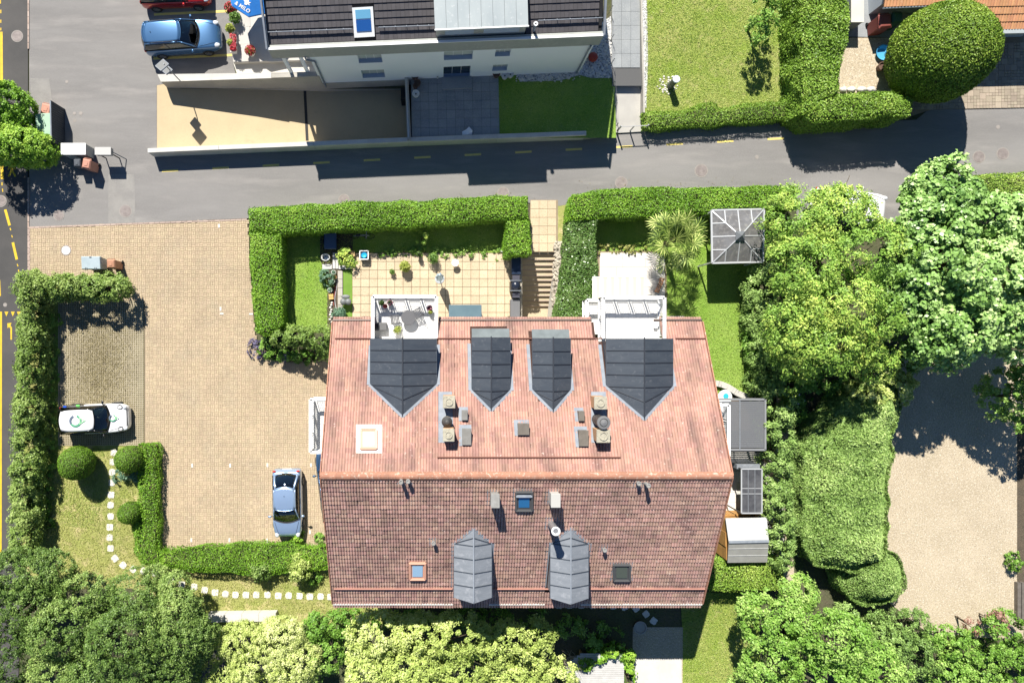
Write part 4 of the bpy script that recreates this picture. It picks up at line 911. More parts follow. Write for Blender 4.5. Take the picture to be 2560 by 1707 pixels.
# zinc box dormer
zd = M().hexa([Wp(za0, .28, 5.2), Wp(za1, .28, 5.2), Wp(za1, 5.4, 5.2), Wp(za0, 5.4, 5.2)], [Wp(za0, .28, 6.4), Wp(za1, .28, 6.4), Wp(za1, 5.4, 7.0), Wp(za0, 5.4, 7.0)]).obj('zinc_dormer', fascia_m, wb_)
n = 8
for i in range(n):
    a, b = za0-.06+(za1-za0+.12)*i/n, za0-.06+(za1-za0+.12)*(i+1)/n-.012
    M().hexa([Wp(a, .2, 6.41), Wp(b, .2, 6.41), Wp(b, 5.4, 7.02), Wp(a, 5.4, 7.02)], [Wp(a, .2, 6.46), Wp(b, .2, 6.46), Wp(b, 5.4, 7.08), Wp(a, 5.4, 7.08)]).obj('sheet', zinc_pale, zd)
M().bar(Wp(za0-.08, .16, 6.43), Wp(za1+.08, .16, 6.43), .06, .1).obj('edge_trim', white_rail, zd)
for (f0, f1) in ((.1, .42), (.53, .93)):
    a, b = za0+(za1-za0)*f0, za0+(za1-za0)*f1
    M().box(tuple((Wp(a, .28, 5.95)+Wp(b, .28, 5.95))/2), (b-a, .08, .55), WA).obj('window', sill_m, zd)
# roof window with blue panes
def RW(px, py, h):    # ray onto the black roof plane raised by h
    dx, dy = (px-CX)/F, (CY-py)/F; o = Wp(0, rb0, rz0)+en_*h; c = Vector((0, 0, H)); d = Vector((dx, dy, -1)); t = (o-c).dot(en_)/d.dot(en_); return c+d*t
q = [RW(*p, .09) for p in ((880, 20), (932, 17), (937, 92), (886, 95))]
rw = M().hexa([v-en_*.12 for v in q][::-1], [v for v in q][::-1]).obj('roof_window', white_rail, wb_)
for (t0, t1, mm) in ((.08, .38, mt('pane_sky', (.16, .42, .62), .08, spec=.9)), (.42, .80, mt('pane_deep', (.02, .10, .34), .05, spec=.9))):
    l = [q[0].lerp(q[3], t0), q[1].lerp(q[2], t0), q[1].lerp(q[2], t1), q[0].lerp(q[3], t1)]; l = [l[0].lerp(l[1], .14), l[1].lerp(l[0], .14), l[2].lerp(l[3], .14), l[3].lerp(l[2], .14)]
    M().hexa([v for v in l][::-1], [v+en_*.03 for v in l][::-1]).obj('pane', mm, rw)
for (x0, y0, x1, y1) in ((669, 81, 879, 73), (946, 69, 1086, 64), (1345, 52, 1507, 45)):
    a, b = RW(x0, y0, .16), RW(x1, y1, .16); g = M().tube([a, b], .025, 6).obj('snow_guard', zinc_flash, wb_)
    for i in range(5):
        p = a.lerp(b, (i+.5)/5); M().bar(p, p-en_*.16+ev*.05, .03, .03).obj('bracket', zinc_flash, g)
c = RW(1334, 78, 0); g = M().cyl(c, c+Vector((0, 0, .75)), .075, .075, 12).obj('vent_pipe', zinc_flash, wb_); M().lathe(c+Vector((0, 0, .75)), [(.11, -.02), (.11, .05), (.05, .05), (.04, 0)], 14).obj('rim', white_rail, g)
for (px, py) in ((759, 137), (1490, 92)):
    a, z = Wray(px, py, -.12); M().tube([Wp(a, -.1, 4.5), Wp(a, -.1, 4.25), Wp(min(max(a, .2), WL-.1), -.06, 3.9), Wp(min(max(a, .2), WL-.1), -.06, .3)], .05, 8).obj('downpipe', zinc_flash, wb_)
for a in (-1.5, -.6): M().box(tuple(Wp(a, .35, 2.2)), (.16, .16, 4.4), WA).obj('column', white_wall, wb_)
# doorstep, garage plinth, cafe terrace
M().hexa([Wp(rects[5][0]-.1, -.7, .6), Wp(rects[5][1]+.1, -.7, .6), Wp(rects[5][1]+.1, -.02, .6), Wp(rects[5][0]-.1, -.02, .6)], [Wp(rects[5][0]-.1, -.7, .92), Wp(rects[5][1]+.1, -.7, .92), Wp(rects[5][1]+.1, -.02, .92), Wp(rects[5][0]-.1, -.02, .92)]).obj('doorstep', grey_slab, wb_)
M().hexa([Wp(-.02, -.035, -.9), Wp(4.95, -.035, -.9), Wp(4.95, .0, -.9), Wp(-.02, .0, -.9)], [Wp(-.02, -.035, .75), Wp(4.95, -.035, .75), Wp(4.95, .0, .75), Wp(-.02, .0, .75)]).obj('plinth', concrete, wb_)
ct = M().prism([P2(580, -200, .42), P2(800, -200, .42), P2(800, 150, .42), P2(700, 152, .42), P2(583, 157, .42)], -.04, .42).obj('cafe_terrace', pale_slab); ct['kind'] = 'structure'
pw2 = [P2(a, b, .42) for a, b in [(582, -40), (700, -40), (730, 146), (584, 152)]]
me = M().box((0, 0, .012), (.99, .99, .024)).mesh(name='slab'); me.materials.append(pale_slab); o0 = P(582, 155, .42)
for i in range(4):
    for j in range(5):
        X, Y = o0.x+.5+i*1.0, o0.y+.5+j*1.0
        if inpoly([X], [Y], pw2)[0]: o = link('slab', me, None, ct); o.location = (X, Y, .424); o.rotation_euler.z = WA
M().prism([P2(584, 158), P2(806, 150), P2(812, 200), P2(600, 205)], -.04, .12).obj('cafe_apron', concrete_pale)['kind'] = 'structure'

# ================================================================== tiled outbuilding, top right
ob = thing('tiled_outbuilding', 'low building with bright orange tiled roofs in the top right corner', 'building', P(2380, 30))
orange = mt('tile_orange', (.58, .29, .14), .8, (.5, .25, .125), 2, c3=(.64, .37, .21), s3=8, lo3=.55, hi3=.75, vary=.09, hue=.006)
def orange_roof(e0, e1, ze, rows, depth, cols):
    a, b = P(*e0, ze), P(*e1, ze); u = (b-a).normalized(); v = Vector((-u.y, u.x, 0)); ps = .42; e_v = (v+Vector((0, 0, ps))).normalized(); n_ = u.cross(e_v); L = (b-a).length; twd = L/cols
    rd = M().hexa([a-n_*.1, b-n_*.1, b+e_v*depth-n_*.1, a+e_v*depth-n_*.1], [a, b, b+e_v*depth, a+e_v*depth]).obj('roof', mt('orange_under', (.12, .06, .035), .9), ob)
    us = np.linspace(0, twd, 6); hh = [0, .03, .04, .03, .0, .0]; vs = []
    for (l, lift) in ((-.02, .035), (.40, .0)):
        for x, h_ in zip(us, hh): vs.append(u*x+e_v*l+n_*(h_+lift))
    for x, h_ in zip(us, hh): vs.append(u*x+e_v*(-.02)+n_*(h_+.0))
    f = [[i, i+1, i+7, i+6] for i in range(5)]+[[12+i, 13+i, 1+i, i] for i in range(5)]
    mm = M().add(vs, f).mesh(name='tile'); mm.materials.append(orange)
    for r in range(rows):
        for c in range(cols):
            o = link('tile', mm, None, rd); o.location = a+u*(c*twd)+e_v*(r*.385)+n_*random.uniform(.0, .006)-ORG[rd]
    M().tube([a-v*.07-Vector((0, 0, .04)), b-v*.07-Vector((0, 0, .04))], .06, 8).obj('gutter', zinc_flash, ob)
    return a, b, u, v
a, b, u, v = orange_roof((2209, 17), (2363, 11), 1.8, 5, 3.0, 19)
M().hexa([(a+v*.4+u*.3)*1 - Vector((0, 0, 1.8)), b+v*.4-Vector((0, 0, 1.8)), b+v*4-Vector((0, 0, 1.8)), a+v*4+u*.3-Vector((0, 0, 1.8))], [a+v*.4+u*.3+Vector((0, 0, .0)), b+v*.4, b+v*4+Vector((0, 0, 1.2)), a+v*4+u*.3+Vector((0, 0, 1.2))]).obj('wall', mt('wall_blue', (.42, .46, .5), .85), ob)
M().bar(b+u*.08, b+u*.08+v*3+Vector((0, 0, 1.26)), .2, .12).obj('verge', white_rail, ob)
a, b, u, v = orange_roof((2383, 76), (2640, 70), 2.25, 7, 3.2, 36)
M().hexa([a+v*.5-Vector((0, 0, 2.3)), b+v*.5-Vector((0, 0, 2.3)), b+v*4-Vector((0, 0, 2.3)), a+v*4-Vector((0, 0, 2.3))], [a+v*.5, b+v*.5, b+v*4+Vector((0, 0, 1.2)), a+v*4+Vector((0, 0, 1.2))]).obj('wall', mt('wall_blue', (.42, .46, .5), .85), ob)
M().bar(a-v*.12-Vector((0, 0, .02)), b-v*.12-Vector((0, 0, .02)), .28, .1).obj('fascia', zinc_pale, ob)
fr_ = thing('garden_locker', 'low cabinet with flat pale roof beside the tall clipped hedge', 'cabinet', P(2142, 20))
a, b = P(2128, -60, 1.1), P(2160, 56, 1.1)
M().box(((a.x+b.x)/2, (a.y+b.y)/2, .52), (b.x-a.x-.06, a.y-b.y-.06, 1.02)).obj('body', mt('locker', (.2, .22, .24), .7), fr_)
M().box(((a.x+b.x)/2, (a.y+b.y)/2, 1.07), (b.x-a.x, a.y-b.y, .06)).obj('roof', concrete_pale, fr_)

# ================================================================== gazebo
gz = thing('gazebo', 'square garden gazebo with smoky panel roof and pale frame beside the palm', 'gazebo', P(1842, 590))
gc = [P(1778, 526, 2.15), P(1910, 523, 2.15), P(1907, 655, 2.15), P(1780, 658, 2.15)]; gap_ = P(1851, 590, 2.75)
smoky = mt('smoky_panel', (.17, .17, .175), .2, (.12, .115, .11), 1.2, c3=(.22, .21, .2), s3=5, spec=.8); frame_pale = mt('frame_pale', (.55, .56, .57), .4, metal=.3)
for i in range(4):
    p, q = gc[i], gc[(i+1) % 4]; dv = Vector((0, 0, -.02))
    for k in range(4):
        t0, t1 = k/4, (k+1)/4; a, b = p.lerp(q, t0), p.lerp(q, t1)
        A, B2 = a.lerp(gap_, .0), b.lerp(gap_, .0); l = [A, B2]
        # panel strip runs up to the hip line
        def up(t): s = 1-abs(2*t-1); return p.lerp(q, t).lerp(p.lerp(gap_, s) if t <= .5 else q.lerp(gap_, s), 1.0)
        M().add([a, b, up(t1), up(t0)], [[0, 1, 2, 3]]).obj('panel', smoky, gz)
        if k: M().bar(a+Vector((0, 0, .015)), up(t0)+Vector((0, 0, .015)), .05, .03).obj('rafter', frame_pale, gz)
    M().bar(p, gap_, .055, .05).obj('hip', frame_pale, gz); M().bar(p, q, .09, .09).obj('beam', frame_pale, gz)
    M().box((p.x+(gap_.x-p.x)*.04, p.y+(gap_.y-p.y)*.04, 1.07), (.08, .08, 2.14)).obj('post', frame_pale, gz)
M().add([gap_+Vector((-.25, -.25, -.02)), gap_+Vector((.25, -.25, -.02)), gap_+Vector((.25, .25, -.02)), gap_+Vector((-.25, .25, -.02)), gap_+Vector((0, 0, .22))], [[0, 1, 4], [1, 2, 4], [2, 3, 4], [3, 0, 4]]).obj('finial', mt('finial', (.13, .14, .15), .5), gz)

# ================================================================== right side of the house: pergola, cold frame, shed
pg = thing('pergola', 'grey louvred pergola roof on posts beside the right gable', 'pergola', P(1850, 1060))
a, b = P(1786, 998, 2.35), P(1913, 1124, 2.35); lou = mt('louvre', (.24, .245, .255), .5, metal=.1); X0, X1, Y1, Y0 = a.x, b.x, a.y, b.y
nl = 23
for i in range(nl):
    y = Y0+.1+(Y1-Y0-.2)*(i+.5)/nl; c = ((X0+X1)/2, y, 2.33)
    q = [(X0+.06, y-.055, 2.31), (X1-.06, y-.055, 2.31), (X1-.06, y+.05, 2.35), (X0+.06, y+.05, 2.35)]; M().hexa([(x, yy, z-.02) for x, yy, z in q], q).obj('louvre', lou, pg)
for (p, q) in (((X0, Y0), (X1, Y0)), ((X1, Y0), (X1, Y1)), ((X1, Y1), (X0, Y1)), ((X0, Y1), (X0, Y0))): M().bar((p[0], p[1], 2.3), (q[0], q[1], 2.3), .1, .16).obj('beam', lou, pg)
xm = P(1850, 0, 2.4).x; M().bar((xm, Y0, 2.365), (xm, Y1, 2.365), .05, .05).obj('cross_beam', zinc_mid, pg)
for (x, y) in ((X1-.08, Y0+.08), (X1-.08, Y1-.08), (X0+.1, Y0+.08), (X0+.1, Y1-.08)): M().box((x, y, 1.12), (.1, .1, 2.26)).obj('post', lou, pg)
cf = thing('glazed_lean_to', 'dark glazed lean-to roof panel in a pale frame beside the conifer hedge', 'glass roof', P(1880, 1230))
a, b, c, d = P(1853, 1172, 2.0), P(1904, 1172, 2.0), P(1904, 1282, 2.0), P(1853, 1282, 2.0)
M().hexa([v-Vector((0, 0, .03)) for v in (d, c, b, a)], [d, c, b, a]).obj('glass', mt('lean_glass', (.055, .055, .06), .12, (.11, .11, .115), 2.2, spec=.9), cf)
for (p, q) in ((a, b), (b, c), (c, d), (d, a)): M().bar(p+Vector((0, 0, .02)), q+Vector((0, 0, .02)), .06, .07).obj('frame_bar', frame_pale, cf)
for t in (.33, .66): M().bar(a.lerp(b, t)+Vector((0, 0, .02)), d.lerp(c, t)+Vector((0, 0, .02)), .025, .03).obj('glazing_bar', zinc_mid, cf)
for t in (.44, .56): M().bar(a.lerp(d, t)+Vector((0, 0, .02)), b.lerp(c, t)+Vector((0, 0, .02)), .03, .03).obj('glazing_bar', frame_pale, cf)
for v in (a, d): M().box((v.x, v.y, 1.0), (.06, .06, 2.0)).obj('post', darkmetal, cf)
a, b = P(1842, 1166, 1.7), P(1900, 1166, 1.7); k = M().box(((a.x+b.x)/2, a.y, .85), (b.x-a.x, .25, 1.7)).obj('narrow_cupboard', zinc_mid); tag(k, 'narrow grey cupboard standing just above the dark glazed lean-to', 'cupboard')
dk = sheet('side_yard', [(1800, 1120), (1960, 1120), (1960, 1420), (1780, 1420), (1780, 1200)], .0, pale_slab)
slabs(dk, [(1806, 1190), (1856, 1190), (1840, 1410), (1780, 1410)], .004, .6, .6, 1790, 1410, white_tile)
sheet('pergola_floor', [(1770, 990), (1930, 990), (1930, 1130), (1770, 1130)], .0, mt('brownfloor', (.12, .085, .055), .8, (.09, .065, .04), 2))
sh = thing('garden_shed', 'wooden garden shed with grey felt double-pitch roof beside the hedge', 'shed', P(1860, 1350))
ra, rb = P(1814, 1295, 1.75), P(1917, 1293, 1.75); rc, rd_ = P(1922, 1352, 2.3), P(1822, 1354, 2.3); re, rf = P(1918, 1405, 1.8), P(1819, 1406, 1.8)
felt = mt('felt', (.42, .425, .42), .8, (.37, .375, .37), 2, c3=(.48, .48, .48), s3=8); felt_shade = mt('felt_shaded', (.33, .325, .30), .8, (.28, .275, .255), 2)  # darker felt: shade of the slope facing away from the sun, painted in
M().hexa([v-Vector((0, 0, .05)) for v in (rd_, rc, rb, ra)], [rd_, rc, rb, ra]).obj('roof', felt, sh); M().hexa([v-Vector((0, 0, .05)) for v in (rf, re, rc, rd_)], [rf, re, rc, rd_]).obj('roof', felt_shade, sh)
M().bar(rd_+Vector((0, 0, .02)), rc+Vector((0, 0, .02)), .14, .03).obj('ridge_strip', zinc_flash, sh)
for k in (.33, .66): M().bar(rd_.lerp(rf, k)+Vector((0, 0, .01)), rc.lerp(re, k)+Vector((0, 0, .01)), .03, .015).obj('felt_lap', felt, sh)
wood = mt('shed_wood', (.44, .24, .075), .7, (.36, .19, .06), 3, c3=(.25, .13, .04), s3=9, lo3=.6, hi3=.75, vary=.12)
x0, x1 = ra.x+.1, rb.x-.1; y0, y1 = rf.y+.1, ra.y-.1; M().box(((x0+x1)/2, (y0+y1)/2, .85), (x1-x0, y1-y0, 1.7)).obj('wall', wood, sh)
for i in range(11): M().box((x0-.015, (y0+y1)/2, .1+i*.15), (.025, y1-y0, .135)).obj('plank', wood, sh)
M().hexa([(x0+.02, y0, 1.7), (x0+.06, y0, 1.7), (x0+.06, y1, 1.7), (x0+.02, y1, 1.7)], [(x0+.02, rd_.y-.02, 2.2), (x0+.06, rd_.y-.02, 2.2), (x0+.06, rd_.y+.02, 2.2), (x0+.02, rd_.y+.02, 2.2)]).obj('gable', wood, sh)
dr = M().box((x0-.045, (y0+y1)/2, .85), (.03, .8, 1.6)).obj('door', wood, sh); M().box((x0-.075, (y0+y1)/2+.3, .9), (.04, .03, .12)).obj('handle', darkmetal, dr)
wf = thing('wooden_fence_panel', 'short orange-brown plank fence between the shed and the glazed lean-to', 'fence', P(1870, 1288))
a, b = P(1806, 1288, 1.0), P(1900, 1284, 1.0)
for i in range(14): p = a.lerp(b, (i+.5)/14); M().box((p.x, p.y, .5), ((b-a).length/14-.01, .03, 1.0)).obj('plank', wood, wf)
M().bar(a+Vector((0, 0, .02)), b+Vector((0, 0, .02)), .1, .04).obj('cap', wood, wf)
# curved block edging
ce = thing('curved_block_edging', 'curved row of pale blocks edging the lawn above the pergola', 'edging', P(1830, 960))
pts = [(1786, 957), (1800, 960), (1815, 966), (1828, 974), (1840, 982), (1855, 988), (1870, 990), (1884, 990)]
for i in range(len(pts)-1):
    for k in range(2):
        t = (k+.5)/2; x, y = pts[i][0]+(pts[i+1][0]-pts[i][0])*t, pts[i][1]+(pts[i+1][1]-pts[i][1])*t; p = P(x, y); an = math.atan2(-(pts[i+1][1]-pts[i][1]), pts[i+1][0]-pts[i][0])
        M().box((p.x, p.y, .12), (.2, .34, .26), an).obj('block', pale_slab, ce, bev=.01)
# white deck with vine, bottom
dkk = thing('timber_deck', 'bleached timber deck with vine-covered edge at the bottom photo edge', 'deck', P(1500, 1680))
bleached = mt('bleached', (.52, .51, .49), .8, (.45, .44, .42), 3, vary=.06)
a, b = P(1415, 1632, .5), P(1560, 1790, .5)
for i in range(30):
    y = a.y-(i+.5)*(a.y-b.y)/30; ins = max(0, .8-.18*i); M().box(((a.x+b.x)/2+ins/2, y, .5), (b.x-a.x-ins, (a.y-b.y)/30-.012, .03)).obj('plank', bleached, dkk)
for x in (a.x+.9, b.x-.1): M().box((x, (a.y+b.y)/2, .22), (.1, a.y-b.y, .44)).obj('joist', wood, dkk)
# low garden wall bottom left
k = M(); a, b = P(520, 1545, .5), P(690, 1542, .5); gw = thing('garden_wall', 'low pale concrete wall between the stepping stone lawn and the shrubs', 'wall', P(600, 1550))
for i in range(4): M().bar(a.lerp(b, i/4)-Vector((0, 0, .25)), a.lerp(b, (i+1)/4)-Vector((0, 0, .25))-(b-a).normalized()*.015, .45, .55).obj('panel', concrete_pale, gw)
p = P(1597, 1563, .05); kk = thing('round_fire_bowl', 'round rim bowl set beside the stepping stones in the house shadow', 'bowl', p)
M().lathe(p, [(.3, 0), (.36, .25), (.36, .3), (.3, .3), (.26, .12), (.02, .1)], 24).obj('bowl', mt('rust', (.1, .06, .05), .8), kk); M().lathe(p, [(.37, .28), (.38, .32), (.31, .33), (.31, .29)], 24).obj('rim', concrete, kk)
bb = thing('timber_beam_stack', 'dark timber sleepers along the right edge of the gravel yard', 'sleepers', P(2548, 1500))
for x in (2547, 2558):
    a, b = P(x, 1456, .2), P(x, 1546, .2); M().bar((a.x, a.y, .12), (b.x, b.y, .12), .2, .24).obj('sleeper', mt('sleeper', (.16, .14, .12), .8, (.11, .095, .08), 4), bb)
# ================================================================== vehicles (local +x is the front)
def paintm(name, c, rough=.25, metal=.5): return mt(name, c, rough, metal=metal, coat=1.0, spec=.5)
tyre_m = mt('tyre', (.02, .02, .02), .85); rim_m = mt('rim', (.35, .36, .37), .3, metal=.8); blackpl = mt('blackpl', (.02, .02, .022), .5); seat_m = mt('seat_fabric', (.045, .045, .05), .9); dash_m = mt('dashboard', (.09, .105, .10), .7)
cg = glassmat('car_glass', (.30, .36, .34), .10); lamp_glass = mt('lamp_glass', (.6, .62, .64), .08, spec=.8, coat=1); tail_m = mt('tail_lamp', (.5, .02, .02), .15, coat=1)
def car(name, label, L, W, Hh, paint, roofp=None, pillar=None, xa=.20, xr1=.015, xr2=-.36, xc=-.455, belt=.64, nose=.44, rails=False, group='parked cars', rear_deck=None):
    t = thing(name, label, 'car', (0, 0, 0), group); roofp = roofp or paint; pillar = pillar or paint
    zb = belt*Hh; zr = Hh; hw = W/2
    st = [(-.5, .80, .60), (-.493, .88, .72), (-.47, .945, .97 if rear_deck is None else rear_deck), (-.42, .98, 1.0), (-.30, 1, 1.0), (-.12, 1, 1.0), (.05, 1, 1.0), (xa-.03, .995, 1.0), (xa+.06, .985, .985), (.36, .955, .93), (.43, .90, .86), (.47, .82, .76), (.492, .70, .62), (.5, .58, .52)]
    vs = []; prof_n = 0
    for (x, wf, zf) in st:
        w_ = hw*wf; zt = zb*zf; lo = .19
        pr = [(0, lo), (w_*.86, lo), (w_*.96, lo+.07), (w_, lo+.22), (w_*.995, min(zt-.10, lo+.42)), (w_*.955, zt-.035), (w_*.87, zt+.004), (w_*.5, zt+.02), (0, zt+.028)]
        ring = [(x*L, y, z) for y, z in pr]+[(x*L, -y, z) for y, z in pr[-2:0:-1]]; vs += ring; prof_n = len(ring)
    m = M(); ns = len(st); f = [[i*prof_n+k, (i+1)*prof_n+k, (i+1)*prof_n+(k+1) % prof_n, i*prof_n+(k+1) % prof_n] for i in range(ns-1) for k in range(prof_n)]
    f += [list(range(prof_n)), list(range((ns-1)*prof_n, ns*prof_n))[::-1]]
    body = m.add(vs, f).obj('body', paint, t, smooth=True, sub=2)
    yb, yr = hw*.90, hw*.70
    XA, XR1, XR2, XC = xa*L, xr1*L, xr2*L, xc*L; zt0 = zb-.01; bl = .05*L
    def arc(x, bulge, y, ymax): return x+bulge*(1-(y/ymax)**2)
    def ws(u, v):
        ym = yb*.94+(yr-yb*.94)*v; y = (2*u-1)*ym; x = arc(XA, bl, y, ym)*(1-v)+arc(XR1, bl*.6, y, ym)*v; return (x, y, zt0+(zr-.035-zt0)*v+.05*math.sin(PI*v)+.025*v*(1-(y/ym)**2))
    M().surf(ws, 10, 6).obj('windscreen', cg, t, smooth=True, solid=.008)
    def rw(u, v):
        ym = yb*.86+(yr*.88-yb*.86)*v; y = (2*u-1)*ym; x = arc(XC, -bl*.8, y, ym)*(1-v)+arc(XR2, -bl*.7, y, ym)*v; return (x, y, zt0+(zr-.05-zt0)*v+.05*math.sin(PI*v)+.02*v*(1-(y/ym)**2))
    M().surf(rw, 10, 5).obj('rear_window', cg, t, smooth=True, solid=.008)
    def rail(s, v):   # roof side rail x param
        x = XR2+(XR1-XR2)*v; return Vector((x, s*(yr-.0), zr-.04+.02*math.sin(PI*v)))
    for s in (-1, 1):
        def sw_(u, v): 
            xbt = XC+(XA-XC)*u; xt = XR2+(XR1-XR2)*u; y = (yb*.985)*(1-v)+yr*v; return (xbt*(1-v)+xt*v, s*(y+.025*math.sin(PI*v)), zt0+(zr-.04-zt0)*v)
        M().surf(lambda u, v: sw_(u, v) if s < 0 else sw_(1-u, v), 10, 4).obj('side_window', cg, t, smooth=True, solid=.008)
        ap = [Vector(ws(1 if s > 0 else 0, v)) for v in (0, .35, .7, 1)]; cp = [Vector(rw(1 if s > 0 else 0, v)) for v in (0, .35, .7, 1)]
        M().tube(ap, [.045, .035, .033, .035], 6).obj('front_pillar', pillar, t, smooth=True); M().tube(cp, [.075, .06, .055, .05], 6).obj('rear_pillar', pillar, t, smooth=True)
        M().tube([rail(s, k/6) for k in range(7)], .036, 6).obj('roof_edge', pillar, t, smooth=True)
        b0, b1 = Vector(sw_(.52, 0)), Vector(sw_(.52, 1)); M().tube([b0, b0.lerp(b1, .5)+Vector((0, s*.02, 0)), b1], .03, 6).obj('centre_pillar', blackpl, t)
        M().tube([Vector(sw_(k/6, 0))+Vector((0, 0, .0)) for k in range(7)], .022, 5).obj('waist_trim', blackpl, t)
        mr = M().ell((XA-.10*L*.5, s*(hw+.085), zb+.07), (.07, .11, .065), 10, 7).obj('mirror', pillar if pillar is not blackpl else blackpl, t, smooth=True); M().bar((XA-.05*L, s*(hw-.06), zb+.03), (XA-.05*L, s*(hw+.05), zb+.05), .05, .03).obj('stalk', blackpl, mr)
        for (xw) in (.305*L, -.305*L):
            r = .315; wt = M(); pr = [(r*.62, -.1), (r*.93, -.1), (r, -.06), (r, .06), (r*.93, .1), (r*.62, .1)]; n = 20; v = []
            for rr, yy in pr: v += [(xw+rr*math.cos(2*PI*k/n), s*(hw-.085)+yy, r+rr*math.sin(2*PI*k/n)) for k in range(n)]
            wt.add(v, [[i*n+k, i*n+(k+1) % n, (i+1)*n+(k+1) % n, (i+1)*n+k] for i in range(5) for k in range(n)]); wl = wt.obj('wheel', tyre_m, t, smooth=True)
            rm_ = M(); yy = s*(hw-.085)+s*.075
            for k in range(5):
                a = 2*PI*k/5; rm_.bar((xw, yy, r), (xw+r*.62*math.cos(a), yy, r+r*.62*math.sin(a)), .03, .07)
            rm_.tube([(xw+r*.6*math.cos(2*PI*k/16), yy, r+r*.6*math.sin(2*PI*k/16)) for k in range(17)], .022, 5, False); rm_.obj('rim', rim_m, wl)
        M().ell((.445*L, s*hw*.70, zb*.80), (.10*L*.5, .13, .06), 10, 7).obj('headlight', lamp_glass, t, smooth=True)
        M().ell((-.478*L, s*hw*.80, zb*.92), (.05, .11, .12), 10, 7).obj('tail_light', tail_m, t, smooth=True)
        if rails: M().tube([(XR2+.25, s*(yr-.02), zr+.0), (XR2+.35, s*(yr-.02), zr+.06), (XR1-.25, s*(yr-.02), zr+.06), (XR1-.12, s*(yr-.02), zr)], .018, 6).obj('roof_rail', blackpl, t)
    def roofz_(x, y): k = (x-XR2)/(XR1-XR2); return zr-.03+.045*math.sin(PI*min(1, max(0, k*.9+.05)))+.025*(1-(y/yr)**2)
    def rf(u, v):
        y = (2*u-1)*yr*(1-.13*abs(2*v-1)**5); x = arc(XR2, -bl*.7, y, yr)*(1-v)+arc(XR1, bl*.6, y, yr)*v; return (x, y, roofz_(x, y))
    M().surf(rf, 10, 10).obj('roof', roofp, t, smooth=True, solid=.01)
    # rounded edge trims of roof front and back
    M().tube([Vector(rf(k/8, 1)) for k in range(9)], .02, 6).obj('header', pillar, t, smooth=True); M().tube([Vector(rf(k/8, 0))+Vector((0, 0, .0)) for k in range(9)], .03, 6).obj('rear_spoiler', roofp, t, smooth=True)
    M().tube([Vector(ws(k/8, .02))+Vector((.01, 0, .012)) for k in range(9)], .028, 5).obj('cowl', blackpl, t)
    M().lathe((XR2+.35, 0, zr+.02), [(.02, 0), (.018, .05), (.006, .09)], 8).obj('antenna', blackpl, t)
    for s in (-1, 1):
        M().tube([(XA+bl*.7, s*hw*.80, zb+.006), (.34*L, s*hw*.70, zb*.955+.008), (.43*L, s*hw*.58, zb*.87+.02)], .008, 4).obj('bonnet_gap', blackpl, t)
        M().tube([(XR2+.05, s*yr*.86, roofz_(XR2+.05, yr*.86)+.012), (XR1-.03, s*yr*.86, roofz_(XR1-.03, yr*.86)+.012)], .008, 4).obj('roof_seam', blackpl, t)
    # cabin
    M().box((XA-.10*L, 0, zb-.10), (.14*L, W*.78, .14)).obj('dashboard', dash_m, t, bev=.03)
    for (x, y) in ((-.02*L, .36), (-.02*L, -.36), (-.24*L, .36), (-.24*L, -.36)):
        se = M().box((x, y, .42), (.5, .48, .2)).obj('seat', seat_m, t, bev=.04); M().box((x-.26, y, .72), (.14, .46, .62)).obj('backrest', seat_m, se, bev=.04); M().box((x-.29, y, 1.08), (.09, .24, .14)).obj('headrest', seat_m, se, bev=.03)
    M().box((-.03*L, 0, .27), (L*.62, W*.8, .06)).obj('floor', blackpl, t)
    for s in (-1, 1): M().bar((XA+bl*.6, s*.12+.1, zb+.045), (XA-.05*L, s*.12+.5, zb+.17), .02, .015).obj('wiper', blackpl, t)
    M().box((.497*L, 0, .38), (.02, .5, .11)).obj('number_plate', white_rail, t); M().box((-.5*L, 0, .55), (.02, .5, .11)).obj('number_plate', white_rail, t)
    g = M().box((.485*L, 0, .46), (.06, W*.42, .13)).obj('grille', blackpl, t)
    return t, dict(rf=rf, roofz=roofz_, zb=zb, hw=hw, XA=XA, XR1=XR1, XR2=XR2)
def place(t, x, y, rz, z=0.0): t.location = (x, y, z); t.rotation_euler = (0, 0, rz)
blue_p = paintm('paint_blue', (.07, .17, .33)); red_p = paintm('paint_red', (.42, .012, .012)); sil_p = paintm('paint_silverblue', (.34, .47, .68)); navy_p = paintm('paint_navy', (.045, .10, .19)); wht_p = paintm('paint_white', (.80, .80, .80), .25, 0.0); blk_p = paintm('paint_black', (.012, .012, .014), .2, .2)
c1, _ = car('hatchback_car', 'metallic blue estate car parked below the red car in the forecourt', 4.35, 1.80, 1.50, blue_p, rails=True, xc=-.475, xr2=-.42); place(c1, -14.62, 17.40, math.radians(4))
c2, _ = car('hatchback_car', 'red car cut by the top photo edge', 3.95, 1.76, 1.48, red_p, xc=-.47, xr2=-.40); place(c2, -15.05, 20.05, math.radians(2))
c3, d3 = car('small_car', 'small white car with green ring emblems on roof and bonnet', 3.82, 1.72, 1.41, wht_p, wht_p, blk_p, xa=.215, xr1=.06, xr2=-.385, xc=-.49, belt=.63)
c4, _ = car('hatchback_car', 'silver-blue hatchback parked nose down beside the house', 3.9, 1.70, 1.42, sil_p, xa=.22, xr1=.04, xr2=-.24, xc=-.42); place(c4, -8.62, -9.25, math.radians(-89))
c5, _ = car('estate_car', 'dark blue car half hidden under the left roof edge', 4.3, 1.76, 1.48, navy_p, xc=-.47, xr2=-.40); place(c5, -5.98, -8.15, math.radians(97))
c6, _ = car('parked_car', 'white car mostly hidden under the trees at the right of the lane', 4.3, 1.8, 1.48, wht_p, xa=.16); place(c6, 23.5, 7.75, math.radians(-6))
